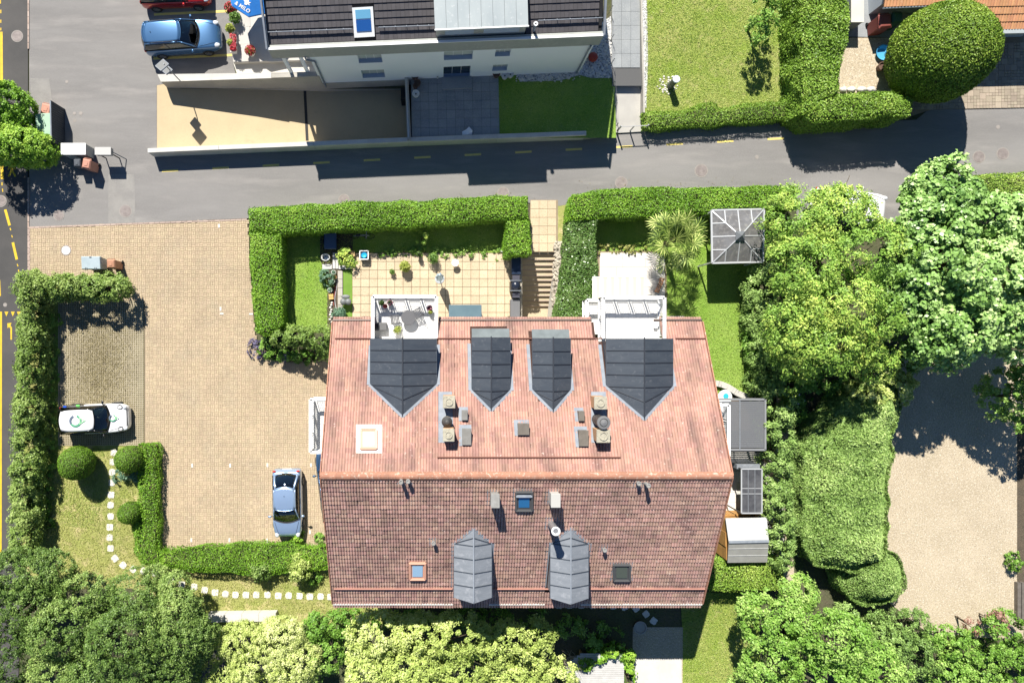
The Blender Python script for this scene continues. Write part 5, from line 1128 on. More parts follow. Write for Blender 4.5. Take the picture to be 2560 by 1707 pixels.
# emblems and decals of the small white car
dg = mt('decal_green', (.10, .33, .19), .4); dl = mt('decal_lime', (.38, .72, .38), .4); dgrey = mt('decal_slate', (.12, .15, .20), .4); dbl = mt('decal_blue', (.02, .10, .6), .4); lime = mt('decal_lime2', (.20, .75, .16), .4)
def decal(name, pts, zfun, mat, z=.042):
    n = len(pts)//2; m = M(); v = [(p[0], p[1], zfun(p[0], p[1])+z) for p in pts]; v2 = [(a, b, c-.004) for a, b, c in v]
    m.add(v, [[i, i+1, n+i+1, n+i] for i in range(n-1)]); return m.obj(name, mat, c3)
def ring(cx, cy, r, wd, a0, a1, zf, mat, name='emblem_ring', n=20):
    o = [(cx+(r+wd/2)*math.cos(a0+(a1-a0)*i/n), cy+(r+wd/2)*math.sin(a0+(a1-a0)*i/n)) for i in range(n+1)]; q = [(cx+(r-wd/2)*math.cos(a0+(a1-a0)*i/n), cy+(r-wd/2)*math.sin(a0+(a1-a0)*i/n)) for i in range(n+1)]
    decal(name, o+q, zf, mat)
zr3 = lambda x, y: d3['roofz'](x, y); hood = lambda x, y: d3['zb']*(1.0 if x < .275*3.82 else 1-.55*(x/3.82-.275))+.012-.10*abs(y)**2+.012
for (cx, cy, r, wd, zf, tx) in ((-.68, .0, .285, .115, zr3, .28), (1.15, .03, .165, .07, hood, .16)):
    ring(cx, cy, r, wd, math.radians(110), math.radians(215), zf, dgrey); ring(cx, cy, r, wd, math.radians(215), math.radians(432), zf, dg)
    a = [(cx+r*.8, cy+r*.75), (cx+r*.8+tx*1.25, cy), (cx+r*.8, cy-r*.75), (cx+r*.8, cy+r*.75)]; k = .62
    g = [((p[0]-cx-r*1.15)*k*.75+cx+r*1.15, (p[1]-cy)*k+cy) for p in a]; decal('emblem_triangle', a+g, lambda x, y: zf(x, y)+.006, dl)
for s in (-1, 1):    # black graphics on the rear flanks and round front lamps
    m = M(); hw = d3['hw']
    ringm = M().tube([(1.52+.13*math.cos(2*PI*k/16), s*(hw*.72)+.12*math.sin(2*PI*k/16), .80+.02*math.cos(2*PI*k/16)-.03*math.cos(2*PI*k/16)) for k in range(17)], .022, 6, False).obj('lamp_ring', blackpl, c3)
M().box((1.83, 0, .62), (.05, .95, .05)).obj('bumper_strip', blackpl, c3, bev=.015)
flank = M()
for s in (-1, 1):
    M().surf(lambda u, v: (-1.75+1.25*u, s*(d3['hw']*(.985+.006)-.03*v*v*1.6+.004), .46+.42*v), 6, 4).obj('flank_decal', blk_p, c3, solid=.004)
M().box((-1.55, d3['hw']*.90, .90), (.18, .10, .02)).obj('blue_decal', dbl, c3); M().box((-.80, d3['hw']*.955, .905), (.2, .07, .02)).obj('green_decal', lime, c3)
place(c3, -19.64, -4.42, math.radians(2.4))

# ================================================================== bins, boxes, street furniture
def wheelie(name, label, mat, w_=.55, d_=.62, h_=1.02, lidm=None, group='wheelie bins'):
    t = thing(name, label, 'bin', (0, 0, 0), group)
    M().box((0, 0, h_*.48), (w_*.92, d_*.86, h_*.92), 0, 1).obj('body', mat, t, bev=.03)
    l = M().add([(-w_/2, -d_/2, h_*.94), (w_/2, -d_/2, h_*.94), (w_/2, d_/2, h_*.98), (-w_/2, d_/2, h_*.98), (-w_*.36, -d_*.36, h_+.04), (w_*.36, -d_*.36, h_+.04), (w_*.36, d_*.36, h_+.06), (-w_*.36, d_*.36, h_+.06)], [[0, 1, 5, 4], [1, 2, 6, 5], [2, 3, 7, 6], [3, 0, 4, 7], [4, 5, 6, 7], [3, 2, 1, 0]]).obj('lid', lidm or mat, t, bev=.02)
    M().box((0, -.02, h_+.055), (w_*.34, d_*.34, .03)).obj('lid_panel', lidm or mat, l, bev=.01)
    M().tube([(-w_*.4, d_*.46, h_*.92), (-w_*.4, d_*.56, h_*.95), (w_*.4, d_*.56, h_*.95), (w_*.4, d_*.46, h_*.92)], .018, 6).obj('handle', mat, t)
    for s in (-1, 1): M().cyl((s*w_*.45, d_*.38, .1), (s*w_*.55, d_*.38, .1), .1, .1, 12).obj('wheel', tyre_m, t)
    return t
terra_b = mt('bin_terracotta', (.50, .24, .17), .6, (.44, .21, .15), 3); green_b = mt('bin_green', (.36, .52, .38), .6, (.3, .46, .33), 2); grey_b = mt('bin_greyblue', (.40, .47, .50), .55, (.34, .41, .44), 2); dark_b = mt('bin_dark', (.07, .08, .095), .6); brown_b = mt('bin_brown', (.40, .20, .12), .6)
def at(px, py, z=0.0): return P(px, py, z)
b1 = wheelie('wheelie_bin', 'terracotta bin beside the green container behind the slatted screen', terra_b, .6, .62, 1.0); b1.location = P(115, 273, 1.0)*1; b1.location.z = 0; b1.rotation_euler.z = -.25
b2 = wheelie('wheelie_bin', 'terracotta bin in front of the white utility cabinet', terra_b, .5, .58, 1.0); p = P(216, 410, 1.0); b2.location = (p.x, p.y, 0); b2.rotation_euler.z = -.2
b3 = wheelie('wheelie_bin', 'small dark bin in front of the white utility cabinet', dark_b, .42, .45, .85); p = P(193, 408, .85); b3.location = (p.x, p.y, 0)
b4 = wheelie('wheelie_bin', 'brown bin next to the grey-blue container in the car park', brown_b, .5, .52, 1.0); p = P(278, 660, 1.0); b4.location = (p.x, p.y, .03)
b5 = wheelie('wheelie_bin', 'dark red bin in the shade under the orange tiled roof', mt('bin_red', (.20, .05, .04), .6), .75, .8, 1.1); p = P(2212, 54, 1.1); b5.location = (p.x, p.y, .03); b5.rotation_euler.z = .1
b6 = wheelie('wheelie_bin', 'dark green bin in the shade under the orange tiled roof', mt('bin_dgreen', (.03, .09, .05), .6), .6, .6, 1.1); p = P(2243, 45, 1.1); b6.location = (p.x, p.y, .03)
def container(label, mat, w_, d_, h_):
    t = thing('waste_container', label, 'container', (0, 0, 0), 'waste containers')
    M().hexa([(-w_*.43, -d_*.4, .2), (w_*.43, -d_*.4, .2), (w_*.43, d_*.4, .2), (-w_*.43, d_*.4, .2)], [(-w_*.48, -d_*.48, h_*.9), (w_*.48, -d_*.48, h_*.9), (w_*.48, d_*.48, h_*.9), (-w_*.48, d_*.48, h_*.9)]).obj('body', mat, t, bev=.03)
    l = M().add([(-w_/2, -d_/2, h_*.9), (w_/2, -d_/2, h_*.9), (w_/2, d_/2, h_*.95), (-w_/2, d_/2, h_*.95), (-w_/2+.03, -d_/2+.03, h_*.96), (w_/2-.03, -d_/2+.03, h_*.96), (w_/2-.03, d_/2-.03, h_*1.02), (-w_/2+.03, d_/2-.03, h_*1.02)], [[0, 1, 5, 4], [1, 2, 6, 5], [2, 3, 7, 6], [3, 0, 4, 7], [4, 5, 6, 7], [3, 2, 1, 0]]).obj('lid', mat, t, bev=.02)
    for x in (-.28*w_, -.2*w_, .2*w_, .28*w_): M().box((x, -d_*.46, h_*.965), (.02, .16, .05)).obj('hinge', dark_b, l)
    M().box((0, d_*.42, h_*1.02), (.12, .05, .03)).obj('handle', dark_b, l)
    for x in (-.38*w_, .38*w_):
        for y in (-.3*d_, .3*d_): M().cyl((x-.03, y, .1), (x+.03, y, .1), .1, .1, 10).obj('castor', tyre_m, t)
    return t
k1 = container('grey-blue waste container standing against the loose hedge in the car park', grey_b, 1.1, .74, 1.18); p = P(227, 657, 1.18); k1.location = (p.x, p.y, .03)
k2 = container('pale green waste container between the shrub and the slatted screen', green_b, 1.0, 1.5, 1.1); p = P(110, 316, 1.1); k2.location = (p.x, p.y, 0); k2.rotation_euler.z = .05
# slatted screen
sc_ = thing('slatted_screen', 'dark slatted bin screen with pale top rail', 'screen', P(155, 300))
a, b = P(126, 253, 1.45), P(128, 352, 1.45); sm_ = mt('screen_dark', (.035, .045, .06), .6)
M().bar(a, b, .07, .06).obj('top_rail', zinc_flash, sc_)
M().bar(Vector((a.x-.05, a.y, .72)), Vector((b.x-.05, b.y, .72)), .02, 1.4).obj('back_sheet', sm_, sc_)
for i in range(17): p = a.lerp(b, (i+.5)/17); M().box((p.x, p.y, .72), (.04, (a-b).length/17*.72, 1.40)).obj('slat', sm_, sc_)
for p in (a, b): M().box((p.x, p.y, .72), (.07, .07, 1.44)).obj('post', sm_, sc_)
cab = thing('utility_cabinet', 'white topped grey utility cabinet next to the bins', 'cabinet', P(195, 385))
a, b = P(152, 358, 1.0), P(214, 387, 1.0); M().box(((a.x+b.x)/2, (a.y+b.y)/2, .48), (b.x-a.x-.06, a.y-b.y-.06, .96)).obj('body', mt('cabinet_grey', (.36, .38, .37), .6), cab); M().box(((a.x+b.x)/2, (a.y+b.y)/2, .98), (b.x-a.x, a.y-b.y, .05)).obj('top', white_rail, cab, bev=.01)
M().box(((a.x+b.x)/2, b.y+.015, .48), (.015, .02, .9)).obj('door_gap', dark_b, cab)
mb = thing('letterbox', 'grey letterbox bank standing on two thin legs', 'letterbox', P(275, 395))
a, b = P(238, 369, 1.15), P(277, 387, 1.15); M().box(((a.x+b.x)/2, (a.y+b.y)/2, 1.0), (b.x-a.x, a.y-b.y, .32)).obj('box', mt('letterbox_grey', (.33, .33, .32), .5), mb, bev=.01); M().box(((a.x+b.x)/2, (a.y+b.y)/2, 1.17), (b.x-a.x+.03, a.y-b.y+.03, .02)).obj('lid', mt('letterbox_top', (.45, .44, .42), .5), mb)
for x in (a.x+.06, b.x-.04): M().box((x, b.y+.1, .5), (.05, .05, 1.0)).obj('leg', darkmetal, mb)
M().bar((b.x, b.y+.2, .95), (b.x+.35, b.y+.05, .02), .05, .04).obj('brace', zinc_mid, mb)
# mirror sign with two panels on the ramp wall
sgn = thing('traffic_mirror', 'tilted square traffic mirror panels on a bent pole above the ramp', 'mirror', P(452, 204, 1.0))
p = P(452, 204, 1.0); M().tube([p, p+Vector((0, 0, .7)), p+Vector((-.12, .15, 1.5)), p+Vector((-.12, .15, 2.1))], .03, 8).obj('pole', zinc_mid, sgn)
for (z, s) in ((1.25, .42), (2.0, .56)):
    c = p+Vector((-.25, .12, z)); ux = Vector((.62, -.55, .35)).normalized(); uy = Vector((.5, .75, -.2)); uy = (uy-ux*uy.dot(ux)).normalized(); nn_ = ux.cross(uy)
    q = [c+ux*a*s/2+uy*b*s/2 for a, b in ((-1, -1), (1, -1), (1, 1), (-1, 1))]
    k = M().hexa([v-nn_*.02 for v in q], [v+nn_*.02 for v in q]).obj('panel', mt('panel_face', (.23, .23, .22), .35, metal=.4), sgn)
    for i in range(4): M().bar(q[i], q[(i+1) % 4], .03, .05).obj('edge', zinc_flash, k)
    M().bar(c, Vector((p.x-.1, p.y+.1, c.z-.05)), .04, .04).obj('clamp', darkmetal, k)
# bollard lamp
p = P(1675, 216, .05); bl_ = thing('bollard_lamp', 'dark garden bollard lamp with white disc top in a ring of pebbles', 'lamp', p)
M().cyl(p, p+Vector((0, 0, 1.02)), .19, .19, 20).obj('column', mt('bollard_dark', (.10, .115, .13), .5), bl_, smooth=False); M().lathe(p+Vector((0, 0, 1.02)), [(.205, 0), (.21, .06), (.19, .08), (.02, .085)], 24).obj('cap', mt('bollard_cap', (.62, .68, .74), .4), bl_)
# garden gate and wire fence
gt = thing('garden_gate', 'thin metal double gate at the end of the grey slab path', 'gate', P(1572, 330))
a, b = P(1541, 330), P(1607, 327); gm = mt('gate_metal', (.42, .42, .42), .5, metal=.4)
for (u0, u1) in ((0.0, .49), (.51, 1.0)):
    q0, q1 = a.lerp(b, u0), a.lerp(b, u1); lf = M().bar(q0+Vector((0, 0, .95)), q1+Vector((0, 0, .95)), .035, .035).obj('leaf_frame', gm, gt)
    for (s, e) in ((q0+Vector((0, 0, .08)), q1+Vector((0, 0, .08))), (q0+Vector((0, 0, .08)), q0+Vector((0, 0, .95))), (q1+Vector((0, 0, .08)), q1+Vector((0, 0, .95)))): M().bar(s, e, .035, .035).obj('frame_bar', gm, lf)
for q in (a, b): M().box((q.x, q.y, .55), (.07, .07, 1.1)).obj('post', gm, gt)
wf_ = thing('wire_fence', 'thin wire fence with slim posts beside the grey slab path', 'fence', P(1532, 250)); prev = None
for (x, y, z) in ((1524, 30, .75), (1527, 100, .75), (1528, 160, .75), (1530, 215, .75), (1535, 268, .5), (1538, 318, .15)):
    q = P(x, y, z); M().box((q.x, q.y, z+.4), (.03, .03, .8)).obj('post', gm, wf_)
    if prev:
        for h_ in (.25, .5, .75): M().bar(prev+Vector((0, 0, h_)), q+Vector((0, 0, h_)), .008, .008).obj('wire', gm, wf_)
    prev = q
# street post at hedge corner
p = P(1980, 305); sp_ = thing('hedge_post', 'short pale pipe post at the corner of the low hedge', 'post', p); M().cyl(p, p+Vector((0, 0, .9)), .045, .045, 10).obj('post', zinc_flash, sp_); M().lathe(p+Vector((0, 0, .9)), [(.08, 0), (.08, .1), (.03, .12)], 12).obj('cap', zinc_flash, sp_)
# parasols
um = mt('umbrella_blue', (.015, .16, .52), .8, (.018, .185, .58), 2); up_ = thing('open_parasol', 'big blue octagonal parasol with white lettering, cut by the top edge', 'parasol', P(633, -22, .42))
cc = P(633, -22, 2.85); rim_ = []
for k in range(8):
    a = math.atan2(-65, -12)+k*PI/4; rim_.append(Vector((P(633, -22, 2.4).x+1.42*math.cos(a), P(633, -22, 2.4).y+1.42*math.sin(a), 2.4)))
for k in range(8):
    a, b = rim_[k], rim_[(k+1) % 8]; M().add([cc, a, b, a-Vector((0, 0, .12)), b-Vector((0, 0, .12))], [[0, 1, 2], [1, 3, 4, 2]]).obj('canopy_panel', um, up_, solid=.006)
    M().bar(cc-Vector((0, 0, .03)), a-Vector((0, 0, .03)), .02, .02).obj('rib', darkmetal, up_)
M().cyl(P(633, -22, .42), cc, .03, .03, 10).obj('pole', zinc_flash, up_); M().lathe(P(633, -22, .42), [(.3, 0), (.3, .06), (.05, .1)], 18).obj('base', darkmetal, up_)
# lettering on the lower left panel
a, b = rim_[7], rim_[0]
if a.x > b.x: a, b = b, a
cands = [(rim_[i], rim_[(i+1) % 8]) for i in range(8)]
lo = [q for q in cands if (q[0]+q[1]).y/2 < P(0, -22, 2.4).y-.6 and (q[0]+q[1]).x/2 < P(633, 0, 2.4).x-.3]
a, b = lo[0]
if a.x > b.x: a, b = b, a
eu = (b-a).normalized(); mid = (a+b)/2; ew = (cc-mid).normalized(); en2 = eu.cross(ew).normalized()
en2 = en2 if en2.z > 0 else -en2
fc = bpy.data.curves.new('txt', 'FONT'); fc.body = '& MILO'; fc.size = .28; fc.align_x = 'CENTER'; fc.space_character = 1.05; fc.offset = .006
fo = bpy.data.objects.new('txt', fc); COL.objects.link(fo); dgp = bpy.context.evaluated_depsgraph_get(); tme_ = bpy.data.meshes.new_from_object(fo.evaluated_get(dgp)); bpy.data.objects.remove(fo)
base = mid+ew*.16+en2*.018; Rm = Matrix((eu, ew, en2)).transposed().to_4x4(); Rm.translation = base-ORG[up_]; tme_.transform(Rm); tme_.materials.clear(); link('lettering', tme_, white_rail, up_)
st_ = []
for i, (x, y) in enumerate(((-.02, .0), (.10, .02), (.13, .12), (.27, .12), (.17, .21), (.24, .33), (.12, .28), (.06, .42), (.0, .31), (-.10, .40), (-.07, .26), (-.19, .2), (-.08, .14))): st_.append(mid+ew*(.43+y*.85)+eu*(.02+x)+en2*.018)
M().add(st_, [list(range(len(st_)))]).obj('splash_logo', white_rail, up_)
p = P(1099, 697); cp_ = thing('closed_parasol', 'closed pale blue parasol standing on the beige terrace', 'parasol', p, None)
M().cyl(p, p+Vector((0, 0, 2.35)), .025, .02, 10).obj('pole', white_rail, cp_)
m = M(); prof = [(.05, .75), (.17, .8), (.2, .95), (.14, 1.5), (.07, 2.1), (.02, 2.3)]; n = 14; vs = []
for r, z in prof: vs += [(p.x+r*(1+.35*(k % 2))*math.cos(2*PI*k/n), p.y+r*(1+.35*(k % 2))*math.sin(2*PI*k/n), z) for k in range(n)]
m.add(vs, [[i*n+k, i*n+(k+1) % n, (i+1)*n+(k+1) % n, (i+1)*n+k] for i in range(5) for k in range(n)]).obj('folded_canopy', mt('parasol_pale', (.42, .54, .62), .8), cp_)
M().lathe(p, [(.28, 0), (.28, .06), (.06, .1), (.05, .2)], 18).obj('base', mt('parasol_base', (.4, .43, .45), .7), cp_)
# ---- terrace things
def pot(label, px, py, r, h_, mat, z=.03, name='flower_pot', group=None, cat='pot'):
    p = P(px, py, z); t = thing(name, label, cat, p, group); M().lathe(p, [(r*.75, 0), (r, h_), (r*1.06, h_), (r*1.06, h_+.03), (r*.88, h_+.03), (r*.85, h_-.05), (.01, h_-.06)], 18).obj('pot', mat, t); return t, p
def plant(t, p, z, r, hgt, n, lm, ls, flower=None, nf=0):
    d = sphere_pts(n); d[:, 2] = np.abs(d[:, 2]); k = rng.random(n)**.5; C = np.array([p.x, p.y, z])+d*k[:, None]*np.array([r, r, hgt]); leaves('foliage', C, d+np.array([0, 0, .7])+rng.normal(size=(n, 3))*.5, ls*rng.uniform(.7, 1.3, n), ls*.5, rng.random(n), lm, t)
    if flower:
        d = sphere_pts(nf); d[:, 2] = np.abs(d[:, 2])*.8+.2; C = np.array([p.x, p.y, z+.02])+d*np.array([r, r, hgt]); leaves('blossom', C, d+rng.normal(size=(nf, 3))*.4, .09, .08, rng.random(nf), flower, t)
lf_green = leafmat('pot_green', (.05, .12, .015), (.12, .24, .03), (.22, .36, .07)); lf_lime = leafmat('pot_lime', (.2, .26, .03), (.34, .40, .06), (.5, .54, .14)); lf_red = leafmat('flower_red', (.25, .01, .01), (.45, .02, .03), (.6, .12, .15), .2); lf_dark = leafmat('pot_dark', (.03, .07, .012), (.06, .12, .02), (.12, .2, .04)); lf_pink = leafmat('flower_pink', (.45, .1, .18), (.6, .25, .32), (.75, .5, .55), .2); lf_burg = leafmat('burgundy', (.06, .005, .01), (.12, .012, .02), (.25, .05, .06), .2); lf_glauc = leafmat('glaucous', (.10, .2, .12), (.18, .32, .2), (.3, .45, .32))
potw = mt('pot_white', (.7, .68, .63), .6); pott = mt('pot_terra', (.4, .18, .10), .8); potd = mt('pot_dark', (.05, .05, .05), .6); potb = mt('pot_brown', (.12, .07, .05), .7)
for (lb, px, py, r, h_, pm_, pr_, ph, n, lm, ls) in (('lime-leaved pot plant in the middle of the beige terrace', 1013, 668, .18, .3, pott, .34, .5, 420, lf_lime, .13), ('small pot plant left of the lime-leaved one on the terrace', 981, 681, .1, .18, pott, .18, .25, 120, lf_green, .1),
        ('bushy pot plant near the upper terrace edge, right of centre', 1084, 648, .2, .3, potd, .36, .45, 420, lf_green, .1), ('slim pot plant at the upper terrace edge beside the bushy one', 1048, 637, .1, .25, potd, .15, .5, 120, lf_dark, .12)):
    t, p = pot(lb, px, py, r, h_, pm_, group='terrace pot plants', cat='pot plant'); plant(t, p, h_+.05, pr_, ph, n, lm, ls)
for i, (lb, px, py, r, m_) in enumerate((('white-rimmed pot furthest from the wall on the grey patio', 1040, 239, .2, potw), ('dark pot above the white-rimmed one on the grey patio', 1039, 220, .14, potb), ('dark pot third from the wall on the grey patio', 1044, 212, .18, potb), ('pot in the corner of patio wall and white house', 1038, 197, .18, potb), ('brown pot under the small windows by the white gravel', 1240, 190, .2, potb), ('left one of two white bowls beside the gravel strip', 1261, 194, .19, potw), ('right one of two white bowls beside the gravel strip', 1275, 191, .18, potw), ('tiny white pot left of the patio door', 1094, 196, .06, potw))):
    t, p = pot(lb, px, py, r, .3, m_, .78, group='patio pots'); M().lathe(p, [(r*.84, .2), (r*.3, .24), (.01, .25)], 14).obj('soil', soil, t)
t, p = pot('cafe terrace round white pot with red flowers', 630, 134, .26, .35, potw, .44, group='cafe planters', cat='planter'); plant(t, p, .75, .3, .3, 260, lf_lime, .12, lf_red, 160)
for (lb, px, py, kind) in (('red flowers beside the blue parasol edge', 583, 31, 'r'), ('round light green bush in the cafe planter row', 592, 53, 'g'), ('yellowish bush in a white pot in the cafe planter row', 581, 80, 'l')):
    t, p = pot(lb, px, py, .22, .4, potw, .44, group='cafe planters', cat='planter'); plant(t, p, .8, .36 if kind != 'l' else .28, .4, 420, lf_green if kind != 'l' else lf_lime, .13, lf_red if kind == 'r' else None, 220)
p = P(587, 116, .44); t = thing('flower_box', 'long white flower box with red blossoms on the cafe terrace', 'planter', p, 'cafe planters'); M().box((p.x, p.y, .62), (.3, .95, .36)).obj('box', potw, t); plant(t, p+Vector((-.1, 0, 0)), .85, .22, .3, 260, lf_lime, .12)
d = rng.uniform(-1, 1, (320, 3)); leaves('blossom', np.array([p.x+.05, p.y, .92])+d*np.array([.16, .45, .14]), np.array([0, 0, 1.])+d*.6, .1, .09, rng.random(320), lf_red, t)
p = P(1480, 148, .8); k = M().ell((p.x, p.y, 1.05), (.27, .27, .27), 16, 10).obj('garden_ball', mt('ball_red', (.28, .03, .02), .5), smooth=True); tag(k, 'dark red ball lying on the white gravel beside the white building', 'ball')
p = P(1168, 334, .78); k = M().hexa([p+Vector((-.3, -.1, 0)), p+Vector((.25, -.1, 0)), p+Vector((.25, .1, 0)), p+Vector((-.3, .1, 0))], [p+Vector((0, -.1, .1)), p+Vector((.3, .12, .12)), p+Vector((.1, .35, .14)), p+Vector((-.05, .2, .12))]).obj('folded_sheet', white_rail); tag(k, 'crumpled white sheet on the patio against the low wall', 'sheet')
p = P(1138, 657, .4); t = thing('round_stool', 'small white round stool on the beige terrace', 'stool', P(1138, 657)); M().lathe((p.x, p.y, .42), [(.2, 0), (.21, .02), (.2, .04), (.01, .045)], 22).obj('seat', white_rail, t)
for a in range(3): M().bar((p.x+.12*math.cos(a*2.1), p.y+.12*math.sin(a*2.1), .42), (p.x+.17*math.cos(a*2.1), p.y+.17*math.sin(a*2.1), .03), .025, .025).obj('leg', white_rail, t)
a, b = P(1122, 762, .76), P(1204, 838, .76); t = thing('garden_table', 'flat blue-grey table sticking out from under the eave', 'table', P(1163, 790)); M().box(((a.x+b.x)/2, (a.y+b.y)/2, .74), (b.x-a.x, a.y-b.y, .04)).obj('top', mt('table_teal', (.10, .16, .19), .45, (.085, .14, .17), 2), t, bev=.01)
for x in (a.x+.1, b.x-.1):
    for y in (b.y+.1, a.y-.1): M().box((x, y, .37), (.06, .06, .7)).obj('leg', darkmetal, t)
p = P(912, 640); t = thing('tub_stand', 'white framed box holding a bright blue bowl at the terrace edge', 'tub', p)
for (s, e) in (((-.24, -.24), (.24, -.24)), ((.24, -.24), (.24, .24)), ((.24, .24), (-.24, .24)), ((-.24, .24), (-.24, -.24))): M().bar((p.x+s[0], p.y+s[1], .42), (p.x+e[0], p.y+e[1], .42), .05, .05).obj('frame_bar', white_rail, t)
M().box((p.x, p.y, .2), (.44, .44, .34)).obj('crate', mt('crate_navy', (.03, .05, .10), .6), t); M().lathe((p.x, p.y, .38), [(.08, 0), (.16, .08), (.17, .1), (.12, .06), (.01, .04)], 16).obj('bowl', mt('bowl_blue', (.02, .36, .62), .4), t)
# lid kettle grill with two globes (grey) beside the turf strip
p = P(867, 755); t = thing('twin_planter', 'pair of grey bowls with tilted lid on the narrow turf strip', 'planter', p)
for dx in (-.14, .14): M().ell((p.x+dx, p.y, .42), (.19, .2, .16), 14, 8).obj('bowl', mt('grey_bowl', (.17, .18, .18), .5), t, smooth=True)
M().ell((p.x+.0, p.y+.28, .5), (.26, .12, .05), 14, 6).obj('lid', mt('grey_bowl', (.17, .18, .18), .5), t, smooth=True); M().box((p.x, p.y, .2), (.4, .25, .3)).obj('stand', darkmetal, t)
p = P(917, 800); k = M().box((p.x, p.y, .25), (.42, .4, .5)).obj('storage_box', blackpl, bev=.02); tag(k, 'black box half under the eave left of the bistro balcony', 'box')
p = P(1262, 634); t = thing('watering_can', 'pale blue and white watering can at the hedge corner of the terrace', 'watering can', p)
M().cyl((p.x, p.y, .03), (p.x, p.y, .33), .14, .12, 14).obj('body', mt('can_blue', (.5, .65, .72), .5), t); M().tube([(p.x+.1, p.y-.05, .1), (p.x+.3, p.y-.2, .36)], [.03, .02], 8).obj('spout', mt('can_blue', (.5, .65, .72), .5), t); M().tube([(p.x-.12, p.y+.04, .1), (p.x-.26, p.y+.1, .3), (p.x-.08, p.y+.03, .4)], .015, 6).obj('handle', white_rail, t)
# grill and boxes along the stair wall
def boxthing(name, label, cat, px0, py0, px1, py1, h_, mat, lidm=None):
    a, b = P(px0, py0, h_), P(px1, py1, h_); c = P((px0+px1)/2, (py0+py1)/2); t = thing(name, label, cat, (c.x, c.y, .03)); M().box(((a.x+b.x)/2, (a.y+b.y)/2, h_/2+.02), (b.x-a.x-.03, a.y-b.y-.03, h_-.04)).obj('body', mat, t, bev=.02); M().box(((a.x+b.x)/2, (a.y+b.y)/2, h_), (b.x-a.x, a.y-b.y, .05)).obj('lid', lidm or mat, t, bev=.02); return t, a, b
boxthing('cushion_chest', 'long navy cushion chest along the stair wall next to the hedge', 'chest', 1279, 643, 1302, 686, .65, mt('chest_navy', (.012, .025, .055), .4))
boxthing('cushion_chest', 'grey covered chest along the stair wall next to the eave', 'chest', 1276, 748, 1300, 797, .6, mt('chest_grey', (.13, .13, .135), .6))
t, a, b = boxthing('gas_grill', 'black gas grill with steel handle standing by the stair wall', 'grill', 1277, 701, 1301, 728, .95, blackpl); M().ell(((a.x+b.x)/2, (a.y+b.y)/2, .95), ((b.x-a.x)/2, (a.y-b.y)/2, .22), 16, 8).obj('hood', mt('grill_navy', (.015, .02, .035), .3), t, smooth=True)
for y in (a.y-.02, b.y+.02): M().tube([(a.x-.04, y, .98), (a.x-.06, y, 1.08), (b.x+.03, y, 1.08), (b.x+.04, y, .98)], .018, 6).obj('handle', zinc_flash, t)
for (y0, y1, nm) in ((688, 700, 'side_shelf'), (730, 744, 'side_shelf')):
    q0, q1 = P(1281, y0, .8), P(1299, y1, .8); M().box(((q0.x+q1.x)/2, (q0.y+q1.y)/2, .8), (q1.x-q0.x, q0.y-q1.y, .04)).obj(nm, mt('shelf_dark', (.06, .06, .08), .5), t)
for x in (a.x+.05, b.x-.05): M().box((x, (a.y+b.y)/2, .35), (.04, .5, .7)).obj('leg', darkmetal, t)
t, p = pot('round dark pot at the eave beside the grey chest', 1271, 800, .2, .35, potd, .03, group=None)
# ---- cluttered bed left of the terrace
bdl = sheet('garden_bed', [(800, 585), (882, 585), (882, 672), (846, 672), (846, 830), (818, 830), (818, 690), (800, 650)], .0, soil)
ts = sheet('turf_strip', [(858, 675), (881, 675), (881, 815), (858, 815)], .004, turf)
ss = sheet('stone_edging', [(844, 676), (857, 676), (857, 785), (844, 785)], .002, joint)
for i in range(5): a, b = P(845, 677+i*21.5), P(856.5, 697.5+i*21.5); M().box(((a.x+b.x)/2, (a.y+b.y)/2, .02), (b.x-a.x, a.y-b.y, .05)).obj('edging_slab', concrete, ss)
dp = thing('plank_walk', 'few grey planks laid in the shaded garden bed', 'planks', P(835, 660))
for i, (x0, y0, x1, y1) in enumerate(((832, 632, 838, 672), (839, 632, 846, 672), (806, 661, 830, 673), (847, 664, 880, 673))): a, b = P(x0, y0), P(x1, y1); M().box(((a.x+b.x)/2, (a.y+b.y)/2, .03), (b.x-a.x, a.y-b.y, .04)).obj('plank', bleached, dp)
p = P(816, 645); t = thing('wire_basket', 'white wire basket at the edge of the shaded lawn', 'basket', p)
for z in (.05, .2, .35): M().tube([(p.x+(.2+.1*z)*math.cos(2*PI*k/14), p.y+(.16+.1*z)*math.sin(2*PI*k/14), z) for k in range(15)], .016, 5, False).obj('hoop', white_rail, t)
for k in range(7): a = 2*PI*k/7; M().bar((p.x+.2*math.cos(a), p.y+.16*math.sin(a), .03), (p.x+.24*math.cos(a), p.y+.2*math.sin(a), .36), .016, .016).obj('wire', white_rail, t)
M().box((p.x, p.y, .08), (.26, .2, .1)).obj('laundry', mt('greyblue', (.3, .36, .45), .8), t)
for (lb, px, py, w_, d_, h_, m_) in (('tan cardboard box between plants in the garden bed', 868, 647, .42, .24, .25, mt('cardboard', (.45, .31, .15), .85)), ('upper tan box among the climbing plants in the bed', 881, 636, .34, .3, .3, mt('cardboard', (.45, .31, .15), .85)), ('orange wooden crate on the edge of the small lawn', 829, 742, .26, .32, .2, mt('crate_orange', (.6, .36, .12), .7))):
    p = P(px, py); t = thing('garden_box', lb, 'box', p); M().box((p.x, p.y, h_/2), (w_, d_, h_), .1).obj('body', m_, t); M().box((p.x, p.y, h_+.01), (w_*.98, .02, .02), .1).obj('flap', m_, t)
t = thing('garden_hose', 'thin pale and red hoses lying along the stone edging', 'hose', P(842, 740))
